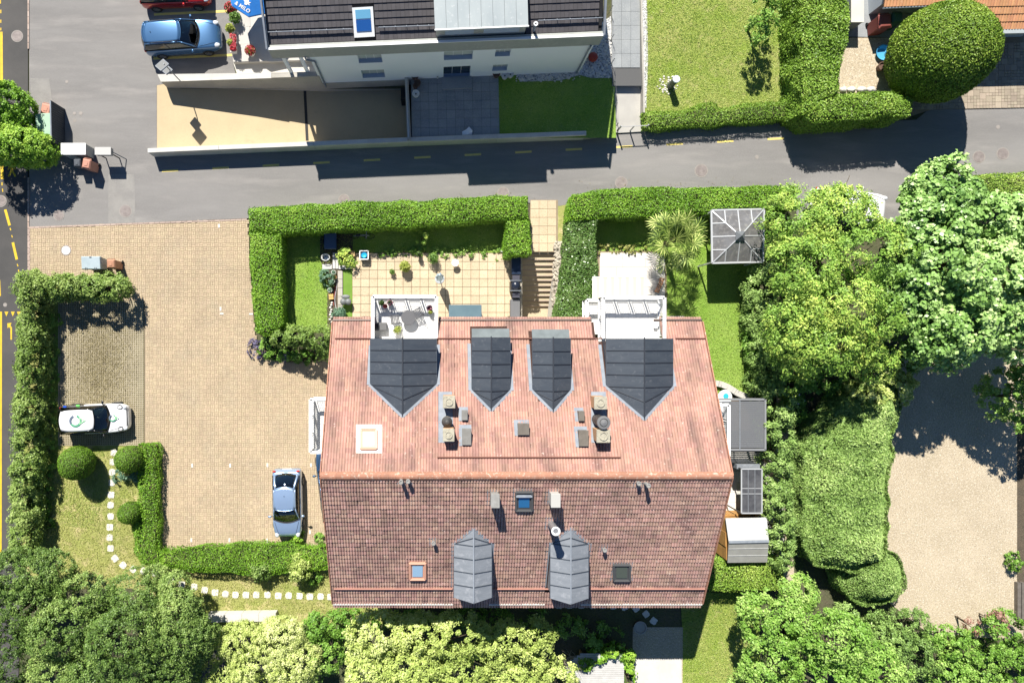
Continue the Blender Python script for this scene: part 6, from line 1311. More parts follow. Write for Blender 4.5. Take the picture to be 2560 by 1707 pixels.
M().tube([P(840+3*math.sin(i*.8), 690+i*10, .03) for i in range(14)], .016, 6).obj('hose', mt('hose_pale', (.6, .58, .58), .6), t); M().tube([P(836+2*math.sin(i*.6+1), 715+i*7, .03) for i in range(8)], .014, 6).obj('hose', mt('hose_red', (.4, .08, .07), .6), t)
for i, (px, py, m_, lb) in enumerate(((835, 682, potw, 'white clay pot topmost in the cluttered border row'), (837, 694, pott, 'terracotta pot second in the cluttered border row'), (833, 703, potw, 'grey white pot third in the cluttered border row'), (830, 714, potb, 'dark pot fourth in the cluttered border row'), (826, 726, potw, 'pale pot just above the orange crate'))):
    t, p = pot(lb, px, py, .13, .2, m_, .02, group='border clutter pots'); plant(t, p, .2, .17, .2, 70, lf_dark if i % 2 else lf_glauc, .09)
p = P(828, 770); k = thing('gnome_stones', 'row of small white stones along the small lawn edge', 'stones', p)
for i in range(9): q = P(828+random.uniform(-3, 3), 757+i*6); M().ell((q.x, q.y, .04), (.08, .07, .06), 8, 5, .3).obj('stone', white_stone, k, smooth=True)
t = thing('garden_cart', 'dark blue garden cart in the deep shade of the hedge', 'cart', P(828, 605)); p = P(828, 605); M().box((p.x, p.y, .3), (.7, .9, .25)).obj('tray', mt('cart_blue', (.05, .09, .18), .6), t, bev=.03); M().tube([(p.x-.3, p.y+.4, .45), (p.x-.35, p.y+.8, .75), (p.x+.35, p.y+.8, .75), (p.x+.3, p.y+.4, .45)], .02, 6).obj('handle', zinc_flash, t)
for s in (-.38, .38): M().cyl((p.x+s-.03, p.y, .15), (p.x+s+.03, p.y, .15), .15, .15, 14).obj('wheel', tyre_m, t)
t = thing('bicycle', 'bicycle lying in the hedge shade above the terrace', 'bicycle', P(905, 595)); p = P(905, 597)
for s in (-.45, .45): M().tube([(p.x+s+.3*math.cos(2*PI*k/16), p.y+.1*math.sin(2*PI*k/16)+.1, .32+.3*math.sin(2*PI*k/16)) for k in range(17)], .02, 6, False).obj('wheel', tyre_m, t)
for (s, e) in (((-.45, .1, .32), (0, .1, .35)), ((0, .1, .35), (-.12, .1, .75)), ((-.12, .1, .75), (.35, .1, .8)), ((0, .1, .35), (.35, .1, .8)), ((.35, .1, .85), (.45, .1, .32)), ((-.45, .1, .32), (-.12, .1, .75))): M().bar((p.x+s[0], p.y+s[1], s[2]), (p.x+e[0], p.y+e[1], e[2]), .03, .03).obj('frame_tube', zinc_flash, t)
M().box((p.x-.13, p.y+.1, .8), (.24, .14, .05)).obj('saddle', blackpl, t); M().tube([(p.x+.33, p.y-.15, .95), (p.x+.36, p.y+.1, .88), (p.x+.33, p.y+.38, .95)], .016, 6).obj('handlebar', zinc_flash, t)
# blue toy and pot beside the egg shaped tree
p = P(2203, 136); t = thing('paddling_shell', 'bright blue plastic tub beside the big clipped egg tree', 'tub', p); M().lathe(p, [(.3, .03), (.42, .25), (.45, .26), (.4, .22), (.28, .08), (.01, .08)], 20).obj('tub', mt('tub_blue', (.08, .36, .62), .5), t)
t, p = pot('dark brown pot on the gravel left of the egg tree', 2197, 172, .24, .35, potb, .03)
# teal round table above the pergola
p = P(1812, 992, .72); t = thing('round_table', 'white and teal round table above the pergola', 'table', P(1812, 992)); M().lathe(p, [(.4, 0), (.41, .02), (.4, .035), (.01, .036)], 24).obj('top', mt('table_white', (.75, .8, .8), .5), t); M().lathe(p+Vector((.05, .05, .037)), [(.16, 0), (.15, .01), (.01, .012)], 14).obj('cloth', mt('teal', (.03, .42, .5), .6), t); M().cyl((p.x, p.y, .02), (p.x, p.y, .72), .04, .04, 10).obj('leg', zinc_flash, t)
# ---- bistro balcony things
zf = ZB+.02; dkg = mt('table_grey', (.11, .11, .115), .5)
p = P(1021, 794, zf+.42); t = thing('bistro_table', 'round dark grey bistro table on the white balcony', 'table', P(1021, 794, zf)); M().lathe((p.x, p.y, zf+.40), [(.36, 0), (.37, .015), (.36, .03), (.01, .032)], 28).obj('top', dkg, t); M().cyl((p.x, p.y, zf), (p.x, p.y, zf+.4), .03, .03, 10).obj('column', dkg, t); M().lathe((p.x, p.y, zf), [(.22, 0), (.22, .02), (.03, .04)], 18).obj('foot', dkg, t)
def bistro(label, px, py, rz):
    t = thing('bistro_chair', label, 'chair', (0, 0, 0), 'bistro chairs on the balcony')
    for i in range(6): M().box((-.19+i*.075, 0, .45), (.045, .40, .018)).obj('seat_slat', dkg, t)
    for s in (-.2, .2):
        M().bar((-.22, s, .44), (.22, s, .44), .02, .02).obj('seat_frame', dkg, t); M().tube([(.2, s, .0), (-.05, s, .45), (-.26, s, .88)], .012, 6).obj('frame', dkg, t); M().tube([(-.22, s, 0), (.18, s, .44)], .012, 6).obj('leg', dkg, t)
    for z in (.62, .74, .86): M().bar((-.14-.12*(z-.62)/.24, -.2, z), (-.14-.12*(z-.62)/.24, .2, z), .015, .04).obj('back_slat', dkg, t)
    p = P(px, py, zf+.45); t.location = (p.x, p.y, zf); t.rotation_euler.z = rz
bistro('slatted bistro chair left of the round table on the balcony', 988, 798, .15); bistro('slatted bistro chair right of the round table, angled to the railing', 1045, 782, PI+.45)
p = P(951, 816, zf+.4); t = thing('balcony_bench', 'grey cushioned low bench in the shaded balcony corner', 'bench', P(951, 816, zf)); M().box((p.x, p.y, zf+.2), (.62, .4, .3)).obj('seat', mt('bench_grey', (.13, .13, .13), .8), t, bev=.03); M().box((p.x-.15, p.y+.0, zf+.38), (.18, .18, .06)).obj('cushion', blackpl, t)
for (lb, px, py, r, lm, fl) in (('round dark pot by the balcony railing', 954, 757, .13, lf_dark, None), ('balcony pot with pink blossoms by the railing', 975, 757, .13, lf_dark, lf_pink), ('small terracotta balcony pot below the dark round one', 963, 765, .09, lf_dark, lf_red), ('burgundy balcony plant with pink blossoms in the right corner', 1074, 770, .12, lf_burg, lf_pink), ('yellow flowering balcony pot below the burgundy plant', 1076, 780, .1, lf_lime, None)):
    p = P(px, py, zf+.3); t = thing('flower_pot', lb, 'pot', (p.x, p.y, zf), 'balcony pots'); M().lathe((p.x, p.y, zf), [(r*.75, 0), (r, .24), (r*.9, .26), (r*.8, .22), (.01, .21)], 16).obj('pot', potd if fl is not lf_red else pott, t); plant(t, p, zf+.24, r*1.15, .22, 90, lm, .08, fl, 26)
p = P(993, 825, zf+.3); t = thing('flower_pot', 'lime-leaved balcony pot next to the dormer door', 'pot', (p.x, p.y, zf), 'balcony pots'); M().lathe((p.x, p.y, zf), [(.12, 0), (.15, .24), (.13, .26), (.01, .2)], 16).obj('pot', potw, t); plant(t, p, zf+.24, .24, .25, 130, lf_lime, .1)
# rattan lounger on the right terrace
p = P(1645, 714); t = thing('garden_lounger', 'small brown wooden deck chair in the palm shadow', 'chair', p); wd_ = mt('lounger_wood', (.3, .13, .05), .6); dv = Vector((.35, .93, 0))
for s in (-.1, .1): q = p+Vector((dv.y*s, -dv.x*s, 0)); M().bar(q-dv*.45+Vector((0, 0, .25)), q+dv*.45+Vector((0, 0, .35)), .03, .04).obj('side_rail', wd_, t); M().box((q.x-dv.x*.35, q.y-dv.y*.35, .14), (.04, .04, .26)).obj('leg', wd_, t); M().box((q.x+dv.x*.35, q.y+dv.y*.35, .17), (.04, .04, .32)).obj('leg', wd_, t)
for i in range(7): q = p+dv*(-.4+i*.133); M().bar(q+Vector((dv.y*.12, -dv.x*.12, .3+i*.012)), q-Vector((dv.y*.12, -dv.x*.12, -.3-i*.012)), .07, .02).obj('slat', wd_, t)
# ================================================================== vegetation
L_hedge = leafmat('leaf_hedge', (.065, .16, .008), (.20, .40, .03), (.44, .62, .09), .16)
L_beech = leafmat('leaf_beech', (.08, .165, .014), (.225, .385, .045), (.48, .60, .13), .16)
L_loose = leafmat('leaf_loose', (.06, .12, .018), (.19, .30, .055), (.40, .50, .15), .16)
L_yew = leafmat('leaf_yew', (.03, .065, .010), (.125, .22, .04), (.38, .50, .14), .12)
L_thuja = leafmat('leaf_thuja', (.08, .16, .03), (.26, .41, .10), (.56, .70, .25), .12)
L_egg = leafmat('leaf_egg', (.05, .12, .010), (.19, .31, .03), (.46, .56, .11), .12)
L_yellow = leafmat('leaf_yellow', (.075, .175, .02), (.26, .45, .07), (.66, .74, .16), .16)
L_lime = leafmat('leaf_lime', (.18, .27, .04), (.50, .60, .16), (.84, .87, .42), .16)
L_pale = leafmat('leaf_pale', (.08, .19, .035), (.27, .46, .11), (.66, .84, .36), .15, .4, .5)
L_green = leafmat('leaf_green', (.055, .14, .012), (.19, .37, .05), (.46, .62, .17), .16)
L_ivy = leafmat('leaf_ivy', (.05, .12, .02), (.15, .27, .06), (.38, .50, .20), .2, .35, .5)
L_box = leafmat('leaf_box', (.06, .15, .008), (.16, .31, .025), (.31, .47, .07), .16)
L_palm = leafmat('leaf_palm', (.04, .08, .012), (.20, .29, .05), (.62, .68, .22), .06, .55, .25)
L_lav = leafmat('leaf_lavender', (.10, .10, .16), (.18, .16, .28), (.3, .27, .42), .2)
L_grass = leafmat('leaf_grass', (.13, .24, .02), (.33, .46, .08), (.60, .65, .24), .16)
L_drygr = leafmat('leaf_drygrass', (.20, .25, .04), (.42, .43, .13), (.66, .58, .30), .16)
L_redtip = leafmat('leaf_redtip', (.2, .08, .05), (.36, .2, .15), (.45, .32, .26), .16)
core_m = mt('hedge_core', (.05, .085, .018), .95, (.07, .06, .03), 4)
def offs(poly, d):
    n = len(poly); ar = sum(poly[i][0]*poly[(i+1) % n][1]-poly[(i+1) % n][0]*poly[i][1] for i in range(n)); sg = 1 if ar > 0 else -1; out = []
    for i in range(n):
        p0, p1, p2 = Vector(poly[i-1]), Vector(poly[i]), Vector(poly[(i+1) % n]); a = (p1-p0).normalized(); b = (p2-p1).normalized()
        na, nb = Vector((-a.y, a.x))*sg, Vector((-b.y, b.x))*sg; m_ = (na+nb); m_ = m_/max(.3, m_.length_squared)*2 if m_.length > .2 else na
        q = p1+m_*d*.5*1.0 if False else p1+(na+nb)/max(.5, 1+na.dot(nb))*d; out.append((q.x, q.y))
    return out
def wobble(poly, amp, step=.4):
    out = []; n = len(poly); sd = random.uniform(0, 50)
    for i in range(n):
        a, b = Vector(poly[i]), Vector(poly[(i+1) % n]); d = b-a; k = max(1, int(d.length/step)); nr = Vector((-d.y, d.x)).normalized()
        for j in range(k):
            p = a+d*(j/k); q = p+nr*amp*(math.sin(p.x*2.3+p.y*1.1+sd)+math.sin(p.x*.9-p.y*2.7+sd*2)+random.uniform(-.6, .6))*.6; out.append((q.x, q.y))
    return out
def edist(X, Y, poly):
    d = np.full(len(X), 1e9); n = len(poly)
    for i in range(n):
        ax, ay = poly[i]; bx, by = poly[(i+1) % n]; ex, ey = bx-ax, by-ay; t = np.clip(((X-ax)*ex+(Y-ay)*ey)/max(ex*ex+ey*ey, 1e-9), 0, 1); d = np.minimum(d, np.hypot(X-ax-t*ex, Y-ay-t*ey))
    return d
def hedge(label, poly_px, h, lm, dens=520, ls=.10, base=0.0, bump=.05, name='hedge', spray=False, rnd=.55, tb=0.0, group='garden hedges', zf=None, loose=0.0, drop=.14, dw=.16, wob=.06):
    pw = wobble([P2(a, b, h) for a, b in poly_px], wob); cx = sum(p[0] for p in pw)/len(pw); cy = sum(p[1] for p in pw)/len(pw)
    t = thing(name, label, 'hedge', (cx, cy, base), group); zt = zf or (lambda x, y: h)
    M().prism(offs(pw, .12+dw*.4), base-.05, h-.12-drop*.75-bump*.6).obj('core', core_m, t)
    if drop > .5: M().prism(offs(pw, .12+dw*1.5), base-.05, h-.34-bump).obj('core', core_m, t)
    xs = [p[0] for p in pw]; ys = [p[1] for p in pw]; A = (max(xs)-min(xs))*(max(ys)-min(ys)); n = int(A*dens)
    X = rng.uniform(min(xs), max(xs), n); Y = rng.uniform(min(ys), max(ys), n); ok = inpoly(X, Y, pw); X, Y = X[ok], Y[ok]; seed = rng.uniform(0, 40)
    ed = edist(X, Y, pw); Z = h-drop*np.exp(-(ed/dw)**2); C = np.stack([X, Y, Z], 1)
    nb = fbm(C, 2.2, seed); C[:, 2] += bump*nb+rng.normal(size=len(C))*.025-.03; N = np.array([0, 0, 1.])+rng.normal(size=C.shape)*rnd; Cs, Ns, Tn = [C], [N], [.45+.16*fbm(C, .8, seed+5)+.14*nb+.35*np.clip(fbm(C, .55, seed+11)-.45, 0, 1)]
    ar = sum(pw[i][0]*pw[(i+1) % len(pw)][1]-pw[(i+1) % len(pw)][0]*pw[i][1] for i in range(len(pw))); sg = 1 if ar > 0 else -1
    for i in range(len(pw)):
        a, b = np.array(pw[i]), np.array(pw[(i+1) % len(pw)]); Ln = np.hypot(*(b-a)); d = (b-a)/max(Ln, 1e-6); no = np.array([d[1], -d[0]])*sg
        k = int(Ln*(h-base)*dens*.75)
        if k < 1: continue
        u = rng.random(k); zz = rng.random(k)**.8; xy = a+np.outer(u, b-a); hz = np.full(k, h-drop*.8); z = base+zz*(hz-base)
        C = np.concatenate([xy, z[:, None]], 1); off = rng.normal(size=k)*.03+bump*fbm(C, 2.2, seed+2)+loose*np.abs(rng.normal(size=k)); C[:, :2] += no*off[:, None]; C[:, 2] -= .03
        N = np.concatenate([np.tile(no, (k, 1)), np.full((k, 1), .35)], 1)+rng.normal(size=(k, 3))*rnd; Cs.append(C); Ns.append(N); Tn.append(np.full(k, .42)+.15*fbm(C, 1.2, seed))
    k = rng.random(len(Cs[0])) < .035; Cs[0][k, 2] += rng.uniform(.03, .14, k.sum()); Cs[0][k, :2] += rng.normal(size=(k.sum(), 2))*.05
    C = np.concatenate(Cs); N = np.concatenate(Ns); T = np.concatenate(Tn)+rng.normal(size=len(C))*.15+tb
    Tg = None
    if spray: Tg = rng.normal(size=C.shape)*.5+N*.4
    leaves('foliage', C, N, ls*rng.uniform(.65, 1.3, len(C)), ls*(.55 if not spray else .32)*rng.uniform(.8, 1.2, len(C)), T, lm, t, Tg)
    return t
def bl(*b): q = P(b[0], b[1], b[2]); return (q.x, q.y, q.z, b[3], b[4], b[5])
def tree(name, label, cat, blobs, lm, nclump, per, cr, ls, group=None, tr=.16, base=None, **kw):
    B_ = [bl(*b) for b in blobs]; mx = sum(b[0] for b in B_)/len(B_); my = sum(b[1] for b in B_)/len(B_); bs = Vector((mx, my, 0)) if base is None else P(*base)
    t = thing(name, label, cat, bs, group); trunk(t, bs, B_, bark, tr); crown('crown', t, B_, lm, nclump, per, cr, ls, **kw); return t
def bush(label, blobs, lm, nclump, per, cr, ls, cat='shrub', name='shrub', group='garden shrubs', **kw):
    B_ = [bl(*b) for b in blobs]; mx = sum(b[0] for b in B_)/len(B_); my = sum(b[1] for b in B_)/len(B_); t = thing(name, label, cat, (mx, my, 0), group)
    m = M()
    for b in B_:
        for k in range(3): m.tube([(b[0]+random.uniform(-.1, .1), b[1]+random.uniform(-.1, .1), -.05), (b[0]+random.uniform(-.2, .2)*b[3], b[1]+random.uniform(-.2, .2)*b[4], b[2])], [.035, .015], 5)
    tag(m.obj('stems', bark, t), kind='stuff'); kw.setdefault('low', -.8); crown('foliage', t, B_, lm, nclump, per, cr, ls, **kw); return t
# ---- clipped hedges
hedge('long clipped hedge between lane and left terrace', [(618, 521), (700, 513), (880, 506), (1000, 502), (1200, 491), (1321, 490), (1322, 545), (1266, 548), (1100, 558), (900, 570), (700, 580), (620, 575)], 1.75, L_hedge)
hedge('clipped hedge running down the left side of the small lawn', [(621, 577), (699, 580), (700, 660), (705, 808), (660, 840), (634, 830), (628, 700)], 1.72, L_hedge)
hedge('short clipped hedge block between terrace and stairs', [(1266, 549), (1323, 546), (1328, 638), (1266, 640)], 1.7, L_hedge)
hedge('long clipped hedge between lane and right garden, above the palm', [(1434, 485), (1480, 475), (1600, 468), (1800, 466), (1995, 465), (1998, 522), (1916, 524), (1770, 532), (1500, 545), (1424, 550)], 1.75, L_hedge)
hedge('ivy-like hedge falling beside the cobble wall down to the eave', [(1424, 551), (1492, 548), (1494, 690), (1480, 760), (1470, 830), (1396, 830), (1402, 740), (1415, 620)], 1.55, L_ivy, 480, .12, -.3, .12)
hedge('low uneven hedge between the top lawn and the lane', [(1608, 277), (1700, 274), (1760, 258), (1790, 255), (1800, 268), (1850, 262), (1985, 248), (1988, 295), (1850, 305), (1612, 318)], .95, L_beech, 520, .09, 0, .08, rnd=.7)
hedge('tall vertical hedge right of the top lawn', [(2006, -60), (2124, -60), (2126, 100), (2104, 160), (2098, 232), (2012, 280), (2004, 150)], 2.55, L_beech, 480, .13, 0, .12, rnd=.6)
hedge('tall hedge below the gravel bed joining the egg tree', [(2013, 278), (2040, 246), (2098, 234), (2200, 226), (2290, 246), (2280, 285), (2150, 296), (2045, 300)], 2.5, L_beech, 480, .12, 0, .1, rnd=.6)
hedge('clipped yellow-green hedge at the right end of the lane', [(2370, 445), (2450, 436), (2700, 420), (2700, 492), (2450, 495), (2390, 480)], 1.5, L_beech, 440, .1, 0, .07, tb=.08)
hedge('low strip hedge along the lower edge of the brick car park', [(396, 1378), (560, 1366), (690, 1362), (832, 1368), (832, 1425), (620, 1440), (470, 1428), (398, 1420)], .95, L_hedge, 480, .12, 0, .12, spray=True, rnd=.7, tb=-.05)
hedge('clipped hedge column between grass garden and brick car park', [(342, 1110), (385, 1112), (393, 1130), (391, 1380), (400, 1420), (350, 1412), (330, 1380), (330, 1290), (345, 1250)], .9, L_hedge, 480, .12, 0, .1, spray=True, rnd=.7)
hedge('bright clipped hedge block right of the lower house corner', [(1780, 1410), (1800, 1405), (1962, 1402), (1965, 1470), (1880, 1478), (1775, 1478)], 1.5, L_beech, 520, .1, 0, .06, tb=.08)
# loose hedges along the main road
def rowblobs(pts, z, r, rz, jit=4): return [(x+random.uniform(-jit, jit), y+random.uniform(-jit, jit), z*random.uniform(.9, 1.1), r*random.uniform(.85, 1.15), r*random.uniform(.85, 1.15), rz) for x, y in pts]
bush('loose dark green hedge running along the main road', rowblobs([(84-.032*(y-700), y) for y in range(705, 1400, 26)], 1.2, .58, 1.05), L_loose, 1000, 62, .26, .11, 'hedge', 'loose_hedge', 'loose hedges', upb=.7, inner=.15, dn=1.0, rj=.06)
bush('loose hedge between brick car park bay and bins', rowblobs([(x, 722-.03*(x-60)) for x in range(80, 300, 27)], 1.1, .58, 1.0), L_loose, 330, 75, .26, .11, 'hedge', 'loose_hedge', 'loose hedges', upb=.7, inner=.15, dn=1.0, rj=.06)
bush('low green ground plants behind the loose road hedge', rowblobs([(133-.03*(y-800), y) for y in range(800, 1330, 36)], .12, .33, .3), L_green, 220, 40, .16, .1, upb=.7)
bush('loose conifer hedge between right lawn and big thuja', rowblobs([(1905+(.02*(y-690)), y) for y in range(690, 990, 30)], 1.3, .85, 1.2), L_thuja, 620, 70, .26, .13, 'hedge', 'loose_hedge', 'loose hedges', spray=True, aspect=2.6)
bush('feathery conifer hedge beside the shed and glazed lean-to', rowblobs([(1932+(.03*(y-1000)), y) for y in range(1000, 1410, 32)], 1.4, .68, 1.3), L_thuja, 640, 70, .26, .14, 'hedge', 'loose_hedge', 'loose hedges', spray=True, aspect=2.6, tb=.06)
# ---- topiary
def topiary(label, px, py, z, r, rz, lm, dens, ls, name='topiary', base=None):
    c = P(px, py, z); t = thing(name, label, 'topiary', (c.x, c.y, 0), 'clipped topiary'); M().ell(c, (r*.93, r*.93, rz*.93), 20, 14, .05).obj('core', core_m, t); M().cyl((c.x, c.y, -.1), (c.x, c.y, c.z), .09, .07, 8).obj('trunk', bark, t)
    n = int(4*PI*r*r*dens); d = sphere_pts(n); X = np.array(c[:])+d*np.array([r, r, rz])*(1+.035*fbm(d*r, 2.5/max(r, .6), px*.01)+.03*fbm(d*r, 1.1, px*.02)+rng.normal(size=n)*.014)[:, None]; ok = X[:, 2] > .02; X, d = X[ok], d[ok]
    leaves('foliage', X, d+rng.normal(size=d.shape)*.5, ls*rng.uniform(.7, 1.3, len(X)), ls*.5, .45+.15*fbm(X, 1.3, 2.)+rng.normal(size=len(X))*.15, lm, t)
topiary('huge egg-shaped clipped tree beside the cobbled drive', 2352, 134, 2.7, 2.5, 2.65, L_egg, 620, .12, 'egg_tree')
topiary('large clipped ball left of the stepping stones', 192, 1158, 1.15, .92, 1.12, L_box, 900, .07); topiary('clipped ball at the top of the hedge column', 325, 1147, .98, .76, .98, L_box, 900, .07); topiary('smaller clipped ball halfway down the hedge column', 326, 1281, .85, .62, .85, L_box, 900, .07)
# tall clipped shrubs at the road junction, top left
bush('dark clipped shrub at the junction, upper of two', [(10, 250, 1.6, 1.0, 1.0, 1.25), (42, 268, 1.5, .85, 1.0, 1.2), (-15, 290, 1.6, 1.1, 1.1, 1.3), (45, 310, 1.3, .8, .8, 1.1)], L_hedge, 460, 60, .2, .1, upb=.6, tb=-.06, dn=1.0, rj=.03, group='junction shrubs')
bush('bright clipped shrub at the junction beside the slatted screen', [(25, 366, 1.9, 1.0, .95, 1.2), (66, 366, 1.8, 1.0, .95, 1.2), (96, 368, 1.5, .75, .85, 1.1), (-15, 362, 1.8, 1, 1, 1.2)], L_hedge, 520, 60, .2, .1, upb=.6, tb=.06, dn=1.0, rj=.03, group='junction shrubs')
# ---- trees
tree('maple_tree', 'yellow-green feathery tree above the thuja, right of the gazebo', 'tree', [(2019, 560, 4.2, 1.7, 1.6, 1.5), (2093, 560, 4.8, 1.7, 1.5, 1.5), (2148, 640, 5.2, 1.7, 1.6, 1.6), (2044, 680, 4.8, 1.9, 1.8, 1.6), (2118, 760, 5.4, 2.0, 1.8, 1.7), (2019, 800, 4.6, 1.7, 1.7, 1.5), (2068, 860, 5.0, 2.0, 1.6, 1.6), (1994, 900, 4.0, 1.3, 1.0, 1.1), (2158, 900, 4.5, 1.2, .9, 1.1), (2098, 500, 4.2, 1.2, .7, 1.0)], L_yellow, 1500, 70, .36, .13, 'big trees', .2, spray=True, aspect=2.2, rough=.2, upb=.55, gap=.15, inner=.3, dn=.72)
tree('chestnut_tree', 'big pale green leafy tree at the right photo edge', 'tree', [(2302, 545, 3.7, 1.5, 1.5, 1.6), (2370, 500, 3.9, 1.8, 1.5, 1.6), (2470, 560, 4.3, 2.0, 1.7, 1.8), (2350, 640, 4.9, 2.2, 2.0, 1.9), (2480, 690, 5.1, 2.2, 2.0, 2.0), (2290, 740, 4.5, 1.8, 1.8, 1.7), (2400, 800, 4.9, 2.2, 1.7, 1.8), (2540, 800, 4.9, 1.9, 1.8, 1.8), (2310, 850, 3.9, 1.3, 1.0, 1.3), (2560, 600, 4.3, 1.8, 1.8, 1.6), (2288, 478, 3.3, .7, .6, .9), (2345, 455, 3.1, .9, .6, .9)], L_pale, 1500, 60, .34, .19, 'big trees', .28, aspect=1.25, rough=.2, upb=.8, rnd=.55, gap=.2, inner=.32, dn=.92)
tree('small_tree', 'green leafy shrub tree at the right photo edge over the gravel', 'tree', [(2520, 985, 2.6, 1.2, 1.4, 1.3), (2590, 960, 3.0, 1.5, 1.4, 1.4), (2570, 1040, 2.4, 1.3, 1.0, 1.1)], L_green, 360, 70, .27, .13, 'small trees', .1)
hedge('huge sheared thuja mass left of the gravel yard', [(2040, 1125), (2085, 1050), (2150, 1000), (2215, 965), (2278, 955), (2282, 1015), (2264, 1087), (2250, 1244), (2244, 1373), (2236, 1425), (2150, 1448), (2065, 1425), (2035, 1380), (2030, 1250)], 2.9, L_thuja, 780, .19, 0, .16, 'thuja', True, .6, .06, 'conifers', drop=1.1, dw=.75, wob=.09)
hedge('rounded conifer at the lower end of the thuja mass', [(2210+86*math.cos(a*.4488), 1455+76*math.sin(a*.4488)) for a in range(14)], 2.3, L_thuja, 900, .14, 0, .12, 'thuja', True, .6, .0, 'conifers', drop=1.1, dw=.7, wob=.06)
bush('pale variegated bush where the yellow tree meets the gravel yard', [(2225, 960, 1.6, 1.1, 1.0, 1.3), (2160, 985, 1.6, .9, .8, 1.2)], L_lime, 200, 60, .25, .14, upb=.6, tb=-.12)
tree('cherry_tree', 'bright green tree filling the bottom edge right of the lawn', 'tree', [(1990, 1480, 3.4, 1.0, 1.0, 1.2), (1960, 1560, 3.8, 1.7, 1.5, 1.5), (2080, 1600, 4.2, 1.7, 1.6, 1.6), (1940, 1660, 4.0, 1.5, 1.5, 1.5), (2050, 1700, 4.2, 1.8, 1.5, 1.6), (2180, 1680, 3.6, 1.6, 1.4, 1.4), (1890, 1530, 3.0, .8, .8, .9), (1900, 1720, 3.2, 1.2, 1.1, 1.2)], L_green, 1050, 70, .32, .13, 'big trees', .2, tb=.1, rough=.18, gap=.2, upb=.65)
bush('dark conifer bush between the rounded conifer and the bottom tree', [(2150, 1560, 1.3, 1.5, 1.2, 1.2), (2210, 1610, 1.2, 1.4, 1.2, 1.1), (2270, 1560, .9, .9, 1.0, .9), (2290, 1640, .9, 1.0, 1.2, .9)], L_thuja, 420, 70, .26, .13, 'shrub', 'shrub', 'garden shrubs', spray=True, aspect=2.6, tb=-.1)
bush('shrub border at the bottom right corner', [(2370, 1600, 1.0, 1.2, .9, 1.0), (2440, 1620, 1.1, 1.2, 1.0, 1.0), (2520, 1580, 1.2, 1.2, 1.0, 1.1), (2480, 1680, 1.2, 1.5, 1.1, 1.0), (2370, 1680, 1.0, 1.2, 1.0, 1.0), (2560, 1660, 1.2, 1.2, 1.2, 1.1)], L_green, 620, 65, .25, .12, tb=-.02, gap=.15)
bush('reddish tipped twigs in the bottom right shrub border', [(2430, 1563, 1.2, .35, .4, .4), (2495, 1560, 1.4, .4, .6, .5)], L_redtip, 30, 40, .2, .12)
bush('lone small shrub at the right side of the gravel yard', [(2538, 1402, .4, .35, .45, .4)], L_green, 45, 50, .16, .1)
bush('deep green understorey between yellow tree and thuja', [(1990, 970, .8, .9, .8, .8), (2060, 950, .8, 1, .8, .8), (2200, 880, 1.0, .9, .9, 1.0), (2240, 920, .9, .8, .8, .9), (1980, 1020, .7, .6, .9, .7), (1890, 860, .7, .6, 1.2, .7)], L_green, 420, 60, .25, .13, tb=-.1)
# bottom left conifers
tree('yew_tree', 'large dark yew-like tree filling the bottom left', 'tree', [(230, 1490, 3.2, 1.4, 1.0, 1.2), (340, 1500, 3.4, 1.5, 1.2, 1.3), (180, 1580, 3.8, 1.6, 1.5, 1.5), (300, 1590, 4.2, 1.8, 1.5, 1.6), (250, 1680, 4.2, 1.7, 1.4, 1.6), (350, 1680, 4.0, 1.6, 1.4, 1.5), (140, 1680, 3.6, 1.4, 1.4, 1.4)], L_yew, 2000, 46, .21, .085, 'dark trees', .22, rough=.24, upb=.6, gap=.25, tb=.02, dn=1.0, rj=.06)
tree('yew_tree', 'olive green tree right of the large dark yew', 'tree', [(430, 1470, 2.6, 1.0, .9, 1.0), (440, 1540, 3.2, 1.4, 1.3, 1.3), (470, 1600, 3.4, 1.3, 1.3, 1.3), (420, 1660, 3.4, 1.5, 1.4, 1.3), (390, 1440, 2.0, .7, .6, .7)], L_yew, 1200, 48, .21, .085, 'dark trees', .18, rough=.22, upb=.6, gap=.2, tb=.16, dn=1.0, rj=.06)
tree('pine_tree', 'dark tree at the left photo edge below the road hedge', 'tree', [(40, 1430, 3.0, 1.5, 1.3, 1.3), (110, 1430, 2.8, 1.2, 1.1, 1.2), (20, 1540, 3.4, 1.6, 1.5, 1.4), (90, 1520, 3.2, 1.3, 1.2, 1.2), (10, 1650, 3.4, 1.6, 1.5, 1.4)], L_yew, 1400, 48, .21, .085, 'dark trees', .2, rough=.24, upb=.6, gap=.25, tb=-.02, dn=1.0, rj=.06)
bush('lime yellow shrub left of centre at the bottom edge', [(600, 1600, 1.8, 1.3, 1.0, 1.3), (700, 1590, 1.9, 1.4, 1.1, 1.3), (640, 1670, 2.2, 1.5, 1.3, 1.5), (740, 1660, 2.1, 1.3, 1.2, 1.4), (570, 1700, 1.8, 1.1, 1.1, 1.2)], L_lime, 1300, 52, .2, .09, 'shrub', 'lime_shrub', 'flowering shrubs', spray=True, aspect=2.4, rough=.15, dn=1.0, rj=.05, tb=-.04)
bush('mid green bush squeezed between the two lime shrubs', [(800, 1565, 1.3, 1.0, .7, 1.0), (860, 1555, 1.3, .9, .6, .9), (810, 1630, 1.4, .8, .9, 1.0), (790, 1690, 1.2, .6, .6, .8)], L_green, 300, 65, .24, .12, upb=.6)
